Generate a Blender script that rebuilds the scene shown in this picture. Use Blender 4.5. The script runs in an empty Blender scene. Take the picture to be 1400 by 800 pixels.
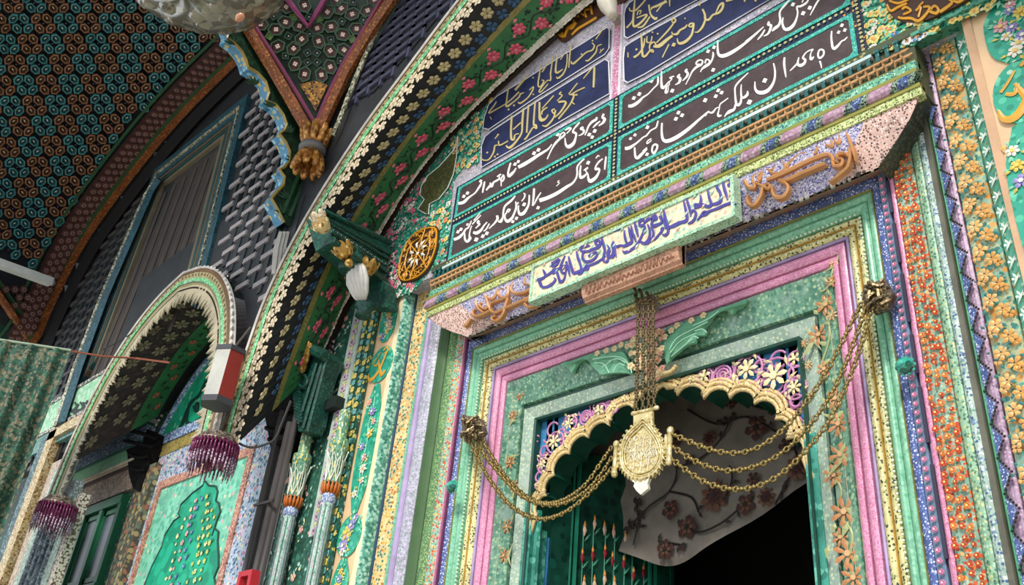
import bpy, math, random
from mathutils import Vector, Matrix
random.seed(7)
PI = math.pi
# ------------------------------------------------------------------ camera
# camera basis in world (X along the wall, Y into the wall, Z up)
RIGHT = Vector((0.7107290963703974, 0.6979740430816286, 0.08772905309419075))
DOWN = Vector((-0.3118959468734233, 0.42443839825629187, -0.8500429191573589))
FWD = Vector((-0.6305434718530112, 0.5767878997256429, 0.5193559943176093))
FPX = 1258.0
W = 2.4
CAM = Vector((0.0, -W, 1.5))
cd = bpy.data.cameras.new('camera'); cam = bpy.data.objects.new('camera', cd)
bpy.context.scene.collection.objects.link(cam)
mw = Matrix((RIGHT, -DOWN, -FWD)).transposed().to_4x4(); mw.translation = CAM
cam.matrix_world = mw
cd.sensor_width = 36.0; cd.lens = FPX / 1400 * 36.0; cd.clip_start = 0.02
bpy.context.scene.camera = cam
# ------------------------------------------------------------------ sky, exposure
wd = bpy.data.worlds.new('sky'); bpy.context.scene.world = wd; wd.use_nodes = True
bg = wd.node_tree.nodes['Background']
bg.inputs['Color'].default_value = (0.86, 0.93, 1.0, 1); bg.inputs['Strength'].default_value = 1.08
sd = bpy.data.lights.new('sun', 'SUN'); so = bpy.data.objects.new('sun', sd)
bpy.context.scene.collection.objects.link(so)
sd.energy = 2.7; sd.angle = math.radians(12); sd.color = (1.0, 0.95, 0.88)
so.rotation_euler = Vector((-0.32, 0.72, -0.62)).to_track_quat('-Z', 'Y').to_euler()
vs = bpy.context.scene.view_settings
vs.view_transform = 'Standard'; vs.look = 'None'; vs.gamma = 1.0; vs.exposure = 0.15
# ------------------------------------------------------------------ helpers
COL = bpy.context.scene.collection
WY = -0.24      # tympanum wall
FY = -0.64      # front arcade plane
CX = -1.832     # centre line of the doorway

def ray(px, py): return RIGHT * (px - 700) + DOWN * (py - 400) + FWD * FPX
def at(px, py, Y=0.0):
    d = ray(px, py); t = (Y - CAM.y) / d.y; return CAM + d * t
def atX(px, py, X):
    d = ray(px, py); return CAM + d * (X / d.x)
def atZ(px, py, Z):
    d = ray(px, py); return CAM + d * ((Z - CAM.z) / d.z)

def psz(p):
    """metres covered by one pixel of the photograph at this point"""
    return (Vector(p) - CAM).dot(FWD) / FPX

def hexc(h):
    o = []
    for i in (0, 2, 4):
        v = int(h[i:i + 2], 16) / 255
        o.append(v / 12.92 if v < .04045 else ((v + .055) / 1.055) ** 2.4)
    return (*o, 1)

MATS = {}
def M(name, base, spots=None, scale=60, thr=.32, rough=.45, metal=0, leaves=None, lscale=None, var=.22, bump=.25, spec=.5, wear_glare=None, nscale=9, lthr=.3):
    """painted surface: base colour with fine brushwork and optional small painted flowers"""
    if name in MATS: return MATS[name]
    scale *= 1.25; thr *= 1.4; lthr *= 1.4
    m = bpy.data.materials.new(name); MATS[name] = m; m.use_nodes = True
    nt = m.node_tree; N = nt.nodes; L = nt.links; b = N['Principled BSDF']
    b.inputs['Roughness'].default_value = rough; b.inputs['Metallic'].default_value = metal
    b.inputs['Specular IOR Level'].default_value = spec
    tc = N.new('ShaderNodeTexCoord'); co = tc.outputs['Object']
    no = N.new('ShaderNodeTexNoise'); no.inputs['Scale'].default_value = nscale; no.inputs['Detail'].default_value = 6
    no.inputs['Roughness'].default_value = .65
    L.new(co, no.inputs['Vector'])
    def mix(fac, a, c):
        x = N.new('ShaderNodeMix'); x.data_type = 'RGBA'
        for s, v in ((0, fac), (6, a), (7, c)):
            if isinstance(v, bpy.types.NodeSocket): L.new(v, x.inputs[s])
            else: x.inputs[s].default_value = v
        return x.outputs[2]
    bc = hexc(base)
    dk = tuple(c * (1 - var) for c in bc[:3]) + (1,); lt = tuple(min(1, c * (1 + var) + var * .02) for c in bc[:3]) + (1,)
    mr = N.new('ShaderNodeMapRange'); mr.inputs[1].default_value = .35; mr.inputs[2].default_value = .65
    L.new(no.outputs['Fac'], mr.inputs[0])
    cur = mix(mr.outputs[0], dk, lt)
    hsock = no.outputs['Fac']
    def dots(sc, th, pal, cur, seed):
        mp = N.new('ShaderNodeMapping'); mp.inputs['Location'].default_value = (seed, seed * .7, seed * .3)
        L.new(co, mp.inputs[0])
        v = N.new('ShaderNodeTexVoronoi'); v.inputs['Scale'].default_value = sc; L.new(mp.outputs[0], v.inputs['Vector'])
        lt_ = N.new('ShaderNodeMath'); lt_.operation = 'LESS_THAN'; lt_.inputs[1].default_value = th
        L.new(v.outputs['Distance'], lt_.inputs[0])
        sp = N.new('ShaderNodeSeparateColor'); L.new(v.outputs['Color'], sp.inputs[0])
        cr = N.new('ShaderNodeValToRGB'); cr.color_ramp.interpolation = 'CONSTANT'; e = cr.color_ramp.elements
        while len(e) < len(pal): e.new(.5)
        for i, h in enumerate(pal): e[i].position = i / len(pal); e[i].color = hexc(h)
        L.new(sp.outputs[0], cr.inputs[0])
        return mix(lt_.outputs[0], cur, cr.outputs[0]), lt_.outputs[0]
    if leaves: cur, _ = dots(lscale or scale * 1.6, lthr, leaves, cur, 3.3)
    if spots: cur, hs = dots(scale, thr, spots, cur, 0)
    if wear_glare:  # noise patches: wear, and glare painted on the lintel bands
        n2 = N.new('ShaderNodeTexNoise'); n2.inputs['Scale'].default_value = 14; n2.inputs['Detail'].default_value = 8
        n2.inputs['Roughness'].default_value = .75; L.new(co, n2.inputs['Vector'])
        m2 = N.new('ShaderNodeMapRange'); m2.inputs[1].default_value = .52; m2.inputs[2].default_value = .62
        m2.inputs[4].default_value = .75; L.new(n2.outputs['Fac'], m2.inputs[0])
        cur = mix(m2.outputs[0], cur, hexc(wear_glare))
    L.new(cur, b.inputs['Base Color'])
    if bump:
        nb = N.new('ShaderNodeTexNoise'); nb.inputs['Scale'].default_value = 70; nb.inputs['Detail'].default_value = 3
        L.new(co, nb.inputs['Vector'])
        bp = N.new('ShaderNodeBump'); bp.inputs['Strength'].default_value = bump; bp.inputs['Distance'].default_value = .004
        L.new(nb.outputs['Fac'], bp.inputs['Height']); L.new(bp.outputs[0], b.inputs['Normal'])
    return m
def P(h, rough=.5, metal=0, bump=0, var=.12, **k):
    return M('paint_' + h + ('m' if metal else '') + ('r%d' % int(rough * 100)), h, rough=rough, metal=metal, bump=bump, var=var, **k)

class MB:
    """collects faces; every face carries a material slot"""
    def __init__(s): s.v = []; s.f = []; s.m = []; s.smooth = False
    def add(s, vs, fs, mi=0):
        o = len(s.v); s.v += [tuple(p) for p in vs]
        for f in fs: s.f.append([o + i for i in f]); s.m.append(mi)
    def box(s, a, b, mi=0):
        x0, y0, z0 = a; x1, y1, z1 = b
        s.add([(x0, y0, z0), (x1, y0, z0), (x1, y1, z0), (x0, y1, z0), (x0, y0, z1), (x1, y0, z1), (x1, y1, z1), (x0, y1, z1)],
              [(0, 3, 2, 1), (4, 5, 6, 7), (0, 1, 5, 4), (1, 2, 6, 5), (2, 3, 7, 6), (3, 0, 4, 7)], mi)
    def slab(s, pts, d, mi=0, back=True):
        """flat outline of Vectors thickened by vector d"""
        n = len(pts); d = Vector(d); q = [Vector(p) + d for p in pts]
        fs = [tuple(range(n))] + [((i + 1) % n, i, n + i, n + (i + 1) % n) for i in range(n)]
        if back: fs.append(tuple(range(2 * n - 1, n - 1, -1)))
        s.add(list(pts) + q, fs, mi)
    def tube(s, pts, r, n=6, mi=0, cap=True, closed=False, flat=1.0, up=None):
        pts = [Vector(p) for p in pts]; k = len(pts)
        if k < 2: return
        rs = r if isinstance(r, (list, tuple)) else [r] * k
        ref = Vector(up) if up else Vector((0, 1, 0)); vs = []; fs = []
        for i, p in enumerate(pts):
            a = pts[(i - 1) % k] if closed or i > 0 else p; b = pts[(i + 1) % k] if closed or i < k - 1 else p
            t = b - a
            if t.length < 1e-9: t = Vector((0, 0, 1))
            t.normalize()
            u = t.cross(ref)
            if u.length < 1e-3: u = t.cross(Vector((1, 0, .1)))
            u.normalize(); w = u.cross(t).normalized()
            for j in range(n):
                an = 2 * PI * j / n
                vs.append(p + (u * math.cos(an) + w * math.sin(an) * flat) * rs[i])
        for i in range(k if closed else k - 1):
            for j in range(n):
                fs.append((i * n + j, i * n + (j + 1) % n, ((i + 1) % k) * n + (j + 1) % n, ((i + 1) % k) * n + j))
        if cap and not closed: fs += [tuple(range(n - 1, -1, -1)), tuple(range((k - 1) * n, k * n))]
        s.add(vs, fs, mi)
    def sweep(s, rows, mi=0, closed=False):
        """rows of equally long point lists -> quads; mi may be a list per column"""
        n = len(rows[0]); vs = [p for r in rows for p in r]; o = len(s.v); s.v += [tuple(p) for p in vs]
        for i in range(len(rows) - 1):
            for j in range(n - (0 if closed else 1)):
                s.f.append([o + i * n + j, o + i * n + (j + 1) % n, o + (i + 1) * n + (j + 1) % n, o + (i + 1) * n + j])
                s.m.append(mi[j] if isinstance(mi, list) else mi)
    def lathe(s, c, prof, n=16, mi=0, axis=(0, 0, 1), squash=1):
        ax = Vector(axis).normalized(); u = ax.orthogonal().normalized(); w = ax.cross(u)
        s.sweep([[Vector(c) + ax * h + (u * math.cos(2 * PI * j / n) + w * math.sin(2 * PI * j / n)) * r for j in range(n)] for r, h in prof], mi, True)
    def ball(s, c, r, n=6, mi=0, sc=(1, 1, 1)):
        c = Vector(c); rows = []
        for i in range(1, n):
            th = PI * i / n
            rows.append([c + Vector((math.sin(th) * math.cos(2 * PI * j / (n + 2)) * sc[0], math.sin(th) * math.sin(2 * PI * j / (n + 2)) * sc[1], math.cos(th) * sc[2])) * r for j in range(n + 2)])
        o = len(s.v); s.sweep(rows, mi, True); m = n + 2
        s.add([c + Vector((0, 0, r * sc[2]))] + rows[0], [(0, 1 + j, 1 + (j + 1) % m) for j in range(m)], mi)
        s.add([c - Vector((0, 0, r * sc[2]))] + rows[-1], [(0, 1 + (j + 1) % m, 1 + j) for j in range(m)], mi)
    def petals(s, c, u, w, nrm, r, n=5, mi=0, ci=None, fat=.42, rot=0, lift=.004, cr=.22, back=None, bi=0):
        """a raised flower lying in the plane u,w"""
        c = Vector(c)
        if back: s.add([c + nrm * lift * .3 + (u * math.cos(2 * PI * j / 10) + w * math.sin(2 * PI * j / 10)) * r * back for j in range(10)], [tuple(range(10))], bi)
        for k in range(n):
            a = rot + 2 * PI * k / n; d = u * math.cos(a) + w * math.sin(a); e = w * math.cos(a) - u * math.sin(a)
            f = fat * math.sin(PI / n) * 1.7 if n > 2 else fat
            s.add([c + nrm * lift * .2, c + d * r * .42 + e * r * f * .62 + nrm * lift, c + d * r * .74 + e * r * f * .9 + nrm * lift, c + d * r + nrm * lift * .5,
                   c + d * r * .74 - e * r * f * .9 + nrm * lift, c + d * r * .42 - e * r * f * .62 + nrm * lift, c + d * r * .6 + nrm * lift * 1.6],
                  [(0, 1, 6), (1, 2, 6), (2, 3, 6), (3, 4, 6), (4, 5, 6), (5, 0, 6)], mi)
        if ci is not None:
            s.add([c + nrm * lift * 1.9 + (u * math.cos(2 * PI * j / 6) + w * math.sin(2 * PI * j / 6)) * r * cr for j in range(6)], [tuple(range(6))], ci)
    def leaf(s, a, b, wd, nrm, mi=0, lift=.003):
        a = Vector(a); b = Vector(b); t = b - a; e = t.cross(nrm).normalized() * wd; m = a + t * .45
        s.add([a + nrm * lift * .3, m + e + nrm * lift, b + nrm * lift * .3, m - e + nrm * lift, m + nrm * lift * 1.8], [(0, 1, 4), (1, 2, 4), (2, 3, 4), (3, 0, 4)], mi)
    def build(s, name, mats, parent=None, kind=None, smooth=False, base=None):
        me = bpy.data.meshes.new(name)
        L = Vector((0, 0, 0)); p = parent
        while p is not None: L = L + p.location; p = p.parent
        if base is not None: L = L + Vector(base)
        me.from_pydata([(x - L.x, y - L.y, z - L.z) for x, y, z in s.v], [], s.f)
        if not isinstance(mats, (list, tuple)): mats = [mats]
        for m in mats: me.materials.append(m)
        if len(mats) > 1: me.polygons.foreach_set('material_index', s.m)
        if smooth: me.polygons.foreach_set('use_smooth', [True] * len(me.polygons))
        me.update()
        o = bpy.data.objects.new(name, me); COL.objects.link(o)
        if base is not None: o.location = Vector(base)
        if parent is not None: o.parent = parent
        if kind: o['kind'] = kind
        return o

def petal_part(name, mats, par, *a, **k):
    b = MB(); b.petals(*a, **k); return b.build(name, mats, par)

def tag(o, label, cat, group=None):
    o['label'] = label; o['category'] = cat
    if group: o['group'] = group
    return o
def thing(name, label, cat, loc=(0, 0, 0), group=None):
    o = bpy.data.objects.new(name, None); COL.objects.link(o); o.location = Vector(loc); o.empty_display_size = .05
    return tag(o, label, cat, group)
def struct(o): o['kind'] = 'structure'; return o
def lab(o, l): o['label'] = l; return o

def interp(tab, x):
    if x <= tab[0][0]: a, b = tab[0], tab[1]
    elif x >= tab[-1][0]: a, b = tab[-2], tab[-1]
    else:
        for a, b in zip(tab, tab[1:]):
            if a[0] <= x <= b[0]: break
    return a[1] + (b[1] - a[1]) * (x - a[0]) / (b[0] - a[0])
def catmull(p, k=5, closed=False):
    n = len(p)
    if n < 3: return list(p)
    out = []
    for i in range(n if closed else n - 1):
        g = (lambda j: p[j % n]) if closed else (lambda j: p[max(0, min(n - 1, j))])
        a, b, c, d = g(i - 1), g(i), g(i + 1), g(i + 2)
        for j in range(k):
            t = j / k
            out.append(tuple(.5 * (2 * b[m] + (c[m] - a[m]) * t + (2 * a[m] - 5 * b[m] + 4 * c[m] - d[m]) * t * t + (3 * b[m] - a[m] - 3 * c[m] + d[m]) * t ** 3) for m in range(len(b))))
    if not closed: out.append(tuple(p[-1]))
    return out
def V3(p): return Vector(p)
def curve3(pts, k=5, closed=False): return [Vector(q) for q in catmull([tuple(p) for p in pts], k, closed)]
def resample(pts, step=None, n=None):
    L = [0]
    for a, b in zip(pts, pts[1:]): L.append(L[-1] + (Vector(b) - Vector(a)).length)
    if n is None: n = max(2, int(round(L[-1] / step)) + 1)
    out = []; i = 0
    for k in range(n):
        d = L[-1] * k / (n - 1)
        while i < len(L) - 2 and L[i + 1] < d: i += 1
        t = (d - L[i]) / max(1e-9, L[i + 1] - L[i]); out.append(Vector(pts[i]).lerp(Vector(pts[i + 1]), t))
    return out

def rframe(b, x0, x1, z0, z1, e, y0, y1, mi=0):
    """mitred rectangular frame in the wall plane, front face at y0"""
    o_ = [(x0, z0), (x1, z0), (x1, z1), (x0, z1)]; i_ = [(x0 + e, z0 + e), (x1 - e, z0 + e), (x1 - e, z1 - e), (x0 + e, z1 - e)]
    b.sweep([[Vector((o_[k % 4][0], y1, o_[k % 4][1])), Vector((o_[k % 4][0], y0, o_[k % 4][1])), Vector((i_[k % 4][0], y0, i_[k % 4][1])), Vector((i_[k % 4][0], y1, i_[k % 4][1]))] for k in range(5)], mi)
UX = Vector((1, 0, 0)); UZ = Vector((0, 0, 1)); NY = Vector((0, -1, 0))

def strokes(mb, data, ox, oy, sc, Y, depth=.006, mi=0, wmul=1.0):
    """brush strokes: 'x y w, x y w; ...' in the coordinates of an enlarged crop of the wall; laid on the wall plane Y"""
    for st in data.split(';'):
        st = st.strip()
        if not st: continue
        p = [tuple(float(t) for t in q.split()) for q in st.split(',')]
        if len(p) == 1:
            x, y, w = p[0]; w *= .6
            q = [(x - w * 1.0, y + w * .55), (x - w * .25, y - w * .9), (x + w * 1.0, y - w * .55), (x + w * .25, y + w * .9)]
            f = [at(ox + a / sc, oy + b / sc, Y - depth) for a, b in q]
            mb.slab(f, (0, depth, 0), mi, back=False); continue
        p = catmull(p, 5)
        Lp = []; Rp = []
        for i, (x, y, w) in enumerate(p):
            a = p[max(0, i - 1)]; b = p[min(len(p) - 1, i + 1)]
            dx, dy = b[0] - a[0], b[1] - a[1]; l = math.hypot(dx, dy) or 1
            nx, ny = -dy / l, dx / l; w = max(w, 3) * .5 * wmul
            Lp.append(at(ox + (x + nx * w) / sc, oy + (y + ny * w) / sc, Y)); Rp.append(at(ox + (x - nx * w) / sc, oy + (y - ny * w) / sc, Y))
        rows = []
        D = Vector((0, -depth, 0))
        for l, r in zip(Lp, Rp): rows.append([l, l + D, l.lerp(r, .5) + D * 1.25, r + D, r])
        mb.sweep(rows, mi)
        mb.add(rows[0], [(0, 1, 2, 3, 4)], mi); mb.add(rows[-1], [(4, 3, 2, 1, 0)], mi)
def pxpoly(pts, Y): return [at(x, y, Y) for x, y in pts]
def pxcurve(pts, Y, k=6, closed=False): return [at(x, y, Y) for x, y in catmull(pts, k, closed)]
# ================================================================== setting: floor, walls
ZU = [(.58, 2.989), (.645, 3.048), (.73, 3.18), (.787, 3.245), (.858, 3.31), (.907, 3.366), (.938, 3.411)]
YU = [(.56, .03), (.645, 0), (.73, -.03), (.787, -.046), (.858, -.06), (.907, -.08), (.938, -.09), (.992, -.11), (1.063, -.115), (1.133, -.13), (1.188, -.16), (1.264, -.173), (1.306, -.2), (1.34, -.22), (3, -.22)]
def uat(px, py):
    u = 1.0
    for _ in range(12): u = abs(at(px, py, interp(YU, u)).x - CX)
    return u
b = MB(); b.box((-14, -9, -.1), (6, 4, 0)); struct(b.build('floor', M('stone_paving', 'B9B2A4', nscale=3, rough=.7)))
roofm = M('dark_timber', '4A4038', nscale=5, rough=.7)
b = MB(); b.box((-2.9, -2.7, 6.75), (4, -.3, 6.95)); b.box((-12, -3.6, 6.75), (-2.9, -.3, 6.95)); struct(b.build('ceiling', roofm))
m_green_floral = M('green_floral_ground', '2F9479', ['D76A8A', 'E7A9B4', 'F0DDE0', 'C94F72'], 34, .2, leaves=['1B5C48', '7FC7A4', '14503E'], lscale=70, rough=.4)
m_yel_floral = M('green_yellow_floral', '2C8E70', ['F0E27E', 'F3EBC0', 'E8C04E', 'F0A04E'], 34, .22, leaves=['17604A', '8ED3AE', '124a38'], lscale=70, rough=.4)
b = MB(); b.box((-3.34, WY, 3.735), (1.6, WY + .3, 5.3)); struct(b.build('wall_back', M('tympanum_lavender', 'B7B0BC', ['7F86A8', 'D9C6B2', '8E9E92', 'E6DDE8'], 90, .3, rough=.5)))
# dark green painted wall left of the doorway, behind the colonnettes
m_dkgreen = M('dark_green_stars', '2E5B4C', ['E3A69A', 'B9D8CE', 'D9D9A0', '9CC9BE'], 20, .16, leaves=['47806C', '20483C'], lscale=46, rough=.45)
b = MB(); b.box((-4.02, WY, 0), (-3.3, WY + .3, 4.6)); b.box((-5.52, WY + .002, 0), (-4.02, WY + .3, 4.6)); b.box((-9, WY, 0), (-5.52, WY + .3, 4.6))
struct(b.build('wall_left', [m_dkgreen]))
b = MB(); b.box((CX + 1.31, -.215, 0), (1.8, .1, 3.75)); b.box((-3.3, -.19, 0), (CX - 1.31, .1, 3.735)); b.box((CX - 1.35, -.02, 3.4), (CX + 1.35, .1, 3.8)); b.box((CX - 1.35, -.02, 0), (CX - .7, .1, 3.4)); b.box((CX + .7, -.02, 0), (CX + 1.35, .1, 3.4)); struct(b.build('wall_right', M('peach_paint', 'DFBA90', nscale=6, rough=.5, var=.1)))
# dark room behind the door
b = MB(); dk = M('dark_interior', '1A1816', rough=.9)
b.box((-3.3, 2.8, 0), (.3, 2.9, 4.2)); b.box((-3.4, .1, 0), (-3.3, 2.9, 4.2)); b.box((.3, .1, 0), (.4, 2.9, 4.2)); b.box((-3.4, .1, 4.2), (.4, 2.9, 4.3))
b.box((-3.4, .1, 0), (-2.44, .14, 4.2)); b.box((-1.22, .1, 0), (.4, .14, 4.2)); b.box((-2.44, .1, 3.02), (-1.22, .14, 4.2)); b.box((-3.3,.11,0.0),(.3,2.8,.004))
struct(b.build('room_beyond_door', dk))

# ================================================================== door surround: nested mouldings
sur = thing('door_surround', 'stepped portal of nested painted mouldings around the dark doorway', 'doorway', (CX, -.1, 0))
def pi_part(name, prof, mat, label=None, z0=0.0, mi=0, mats=None):
    b = MB(); rows = []
    for s, top in ((-1, 0), (-1, 1), (1, 1), (1, 0)):
        rows.append([Vector((CX + s * u, Y, interp(ZU, u) if top else z0)) for u, Y in prof])
    b.sweep(rows, mi)
    o = b.build(name, mat, sur)
    if label: lab(o, label)
    return o
def conv(u0, u1, bulge=.012, n=5, dip=.012, y0=None, y1=None):
    y0 = interp(YU, u0) if y0 is None else y0; y1 = interp(YU, u1) if y1 is None else y1
    p = [(u0, y0 + dip)]
    for i in range(n + 1):
        t = i / n; p.append((u0 + (u1 - u0) * (.04 + .92 * t), y0 + (y1 - y0) * t - bulge * math.sin(PI * t)))
    p.append((u1, y1 + dip)); return p
def flat(u0, u1, dip=.012, off=0):
    y0 = interp(YU, u0) + off; y1 = interp(YU, u1) + off
    return [(u0, y0 + dip), (u0 + .002, y0), (u1 - .002, y1), (u1, y1 + dip)]
m_pink = M('pink_paint', 'DA92B2', ['C87AA0', 'E4B0C8', 'BC6A94'], 150, .3, rough=.32, var=.12)
m_purple = P('7C4466', .4, bump=.1); m_lav = M('lavender_paint', 'A693BC', rough=.4, bump=.2)
m_mint = M('mint_paint', '7FBF9C', ['95CBAE', '6AAE8C', '8CC6A8'], 70, .34, rough=.3, var=.16)
m_cream = M('cream_black_vine', 'CFC88C', ['4A4B33', '7D8A4E', 'E8E3B0', '2F3A2C'], 90, .3, rough=.38)
m_blue = M('blue_white_scroll', '4E63A0', ['C3CBE4', '8E9BCB', 'E6E9F4'], 110, .26, rough=.38)
m_tealgroove = P('1C4A3C', .4)
m_oran = M('orange_coral_flowers', '8FB39C', ['D9632F', 'E8894A', 'E9B76A', 'C44A2C'], 62, .3, leaves=['5F8A70', 'B9D2BC'], lscale=110, rough=.38)
m_whiteblue = M('white_blue_speckle', 'A9C0B4', ['46608E', 'D9E2E0', '6E8CAE', 'C9D8D0', '6A9A80'], 110, .36, rough=.35)
m_greyblue = M('grey_blue_paint', '7D93AE', rough=.38)
m_silver = M('silver_lace', '9DB3A2', ['B9CDB4', '8AA690', 'C9D4B0'], 70, .3, rough=.24, wear_glare='B4BEB6', var=.2)  # pale patches paint the lintel's whitish glare into the colour
pi_part('inner_lace_frame', flat(.582, .645, .02), m_silver)
pi_part('dark_fillet', [(.575, .035), (.575, .004), (.584, .0), (.584, .03)], m_tealgroove, 'thin dark green fillet')
m_maple = M('green_maple_ground', '5E8C74', ['7FA88A', '4A7A64', '9DB890'], 60, .3, leaves=['3F7660', '6F9C80'], lscale=40, rough=.26, var=.2, wear_glare='8FA79A')  # lintel glare put into this colour too, as pale patches
pi_part('dark_fillet', flat(.643, .656, .03, .012), m_tealgroove)
pi_part('flower_panel', flat(.656, .73, .02), m_maple)
pi_part('dark_fillet', flat(.728, .736, .03, .02), m_tealgroove)
pi_part('pink_moulding', conv(.734, .757, .004), m_pink)
pi_part('purple_groove', [(.755, -.02), (.764, -.02)], m_purple)
pi_part('pink_moulding', conv(.762, .79, .006), m_pink)
pi_part('purple_groove', [(.786, -.03), (.797, -.034)], m_purple)
pi_part('lavender_fillet', conv(.795, .806, .004), m_lav)
pi_part('cream_moulding', conv(.806, .832, .008), m_cream)
pi_part('gold_fillet', conv(.831, .836, .006), P('B58A3C', .4))
pi_part('cream_moulding', conv(.836, .858, .006), m_cream)
pi_part('mint_moulding', conv(.861, .89, .012), m_mint)
pi_part('mint_moulding', conv(.890, .911, .006), m_mint)
pi_part('olive_fillet', conv(.911, .915, .005), P('8E8B47', .4))
pi_part('blue_moulding', conv(.915, .94, .004), m_blue)
pi_part('dark_fillet', [(.94, -.07), (.948, -.07)], P('2D2B40', .5))
# beads along the mint moulding
b = MB(); beadm = P('E6EDD6', .35)
for s in (-1, 1):
    z = 1.9
    while z < 3.31: b.ball((CX + s * .8605, -.072, z), .0042, 4); z += .0155
x = -.86
while x < .86: b.ball((CX + x, -.072, interp(ZU, .8605)), .0042, 4); x += .0155
b.build('bead_row', beadm, sur)
# scattered maple flowers on the flower panel and the inner lace frame
m_fl = P('BC8252', .4); m_fl2 = P('D3A876', .4); m_stem = P('A9B07A', .45)
b = MB()
pp = [(1075, 392, 11), (1100, 383, 9), (1042, 404, 12), (1012, 417, 9), (1000, 431, 11), (975, 440, 7), (1112, 396, 10), (1130, 417, 12), (1065, 427, 10), (1092, 424, 6), (1138, 385, 7),
      (1120, 458, 12), (1128, 505, 9), (1138, 432, 6), (1143, 545, 11), (1147, 580, 12), (1150, 622, 12), (1141, 650, 11), (1155, 700, 14), (1160, 757, 14), (1150, 735, 9), (1168, 790, 12),
      (1012, 450, 5), (1046, 440, 4), (955, 468, 5), (985, 462, 6), (1110, 540, 4), (1106, 500, 5), (1100, 470, 5), (1103, 580, 5),
      (702, 568, 8), (698, 632, 9), (703, 665, 8), (694, 720, 9), (690, 760, 9), (712, 540, 8), (722, 528, 8), (1140, 360, 6)]
for x, y, r in pp:
    u = uat(x, y); Y = interp(YU, min(u, .73)) - .004; c = at(x, y, Y); rr = r * .0032
    petal_part('maple_flower', [m_fl, m_fl2, m_stem], sur, c, UX, UZ, NY, rr * 1.05, 7, 0 if r > 6 else 1, 1, fat=.26, rot=PI / 2 + random.uniform(-.3, .3), lift=.004, cr=.2)
    for k in range(3): b.leaf(c + Vector((random.uniform(-1, 1), 0, random.uniform(-1, 1))) * rr * 1.2, c + Vector((random.uniform(-1, 1), 0, random.uniform(-1, 1))) * rr * 2.2, rr * .22, NY, 2)
for vine in ([(1140, 360), (1130, 395), (1105, 402), (1128, 430), (1134, 460), (1122, 500)], [(985, 462), (1010, 432), (1040, 420), (1070, 412), (1100, 402)], [(1135, 640), (1150, 670), (1146, 700), (1165, 730), (1158, 775)], [(1146, 520), (1135, 550), (1150, 600)]):
    b.tube([at(x, y, interp(YU, min(uat(x, y), .73)) - .004) for x, y in catmull(vine, 5)], .0035, 4, 2, flat=.5)
b.build('maple_vine', [m_fl, m_fl2, m_stem], sur)

# vertical bands beyond the square frame: (pixel edge pairs on a row of the photograph) -> offset from the centre line
def jamb(name, s, u0, u1, mat, bulge=0.0, z1=3.74, off=0.0, label=None, n=4, y0=None, y1=None, target=None):
    b = MB(); pr = conv(u0, u1, bulge, n, .02, y0, y1) if bulge else flat(u0, u1, .02, off) if y0 is None else [(u0, y0 + .02), (u0, y0), (u1, y1), (u1, y1 + .02)]
    if s < 0: pr = pr
    b.sweep([[Vector((CX + s * u, Y, z)) for u, Y in pr] for z in (0.0, 1.8, z1)])
    o = b.build(name, mat, target or sur)
    if label: lab(o, label)
    return o
UL = [uat(x, 600) for x in (484, 522.5, 539, 556, 559, 581, 592.5, 608.75, 619)]
UR = [uat(x, 600) for x in (1242, 1255, 1267, 1270, 1279, 1316, 1330, 1342, 1354, 1361, 1386)]
u_or, u_sc, u_pe = uat(1297, 200), uat(1340, 200), uat(1357, 200)
m_yorange = M('yellow_flower_field', 'D9BE84', ['E3A63C', 'B8722E', '4E8A7C', 'EBD9A6', '3F6F60'], 62, .33, rough=.36)
m_lavw = M('lavender_worn', 'A7A3B6', ['8F9A9C', 'C9C3D6', '7E9186'], 90, .33, rough=.25, wear_glare='BFC0C8')
m_grn2 = M('green_line_paint', '5E8858', ['2F5A3C', 'A9B86C'], 120, .3, rough=.4)
m_halfgreen = M('teal_half_round', '5FA28C', ['3D7C6A', 'A8D6C4', '9CCBB8'], 60, .4, rough=.22, var=.25)
# left side
jamb('purple_return', -1, .943, UL[8], m_purple, y0=-.1, y1=-.1)
jamb('pink_strip', -1, UL[8] * .35 + .943 * .65, UL[8] * .75 + .943 * .25, m_pink, y0=-.108, y1=-.108)
jamb('orange_flower_band', -1, UL[8], UL[7] + .03, m_oran, .004)
jamb('green_fillet', -1, UL[7] + .005, UL[6] - .012, m_grn2, .008); jamb('green_fillet', -1, UL[6] - .012, UL[5], P('3F5F34', .4), .006)
jamb('lavender_band', -1, UL[5], UL[4] - .022, m_lavw, .006); jamb('lavender_fillet', -1, UL[4] - .022, UL[4], m_lav, .005)
jamb('mint_fillet', -1, UL[4], UL[3], m_mint, .006)
jamb('yellow_flower_band', -1, UL[3], UL[2], m_yorange, .004)
jamb('dark_blue_fillet', -1, UL[2], UL[2] + .01, P('22405A', .4), .004)
jamb('teal_half_round', -1, UL[2] + .008, UL[1], m_halfgreen, .03, n=8, y0=-.2, y1=-.2)
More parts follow.
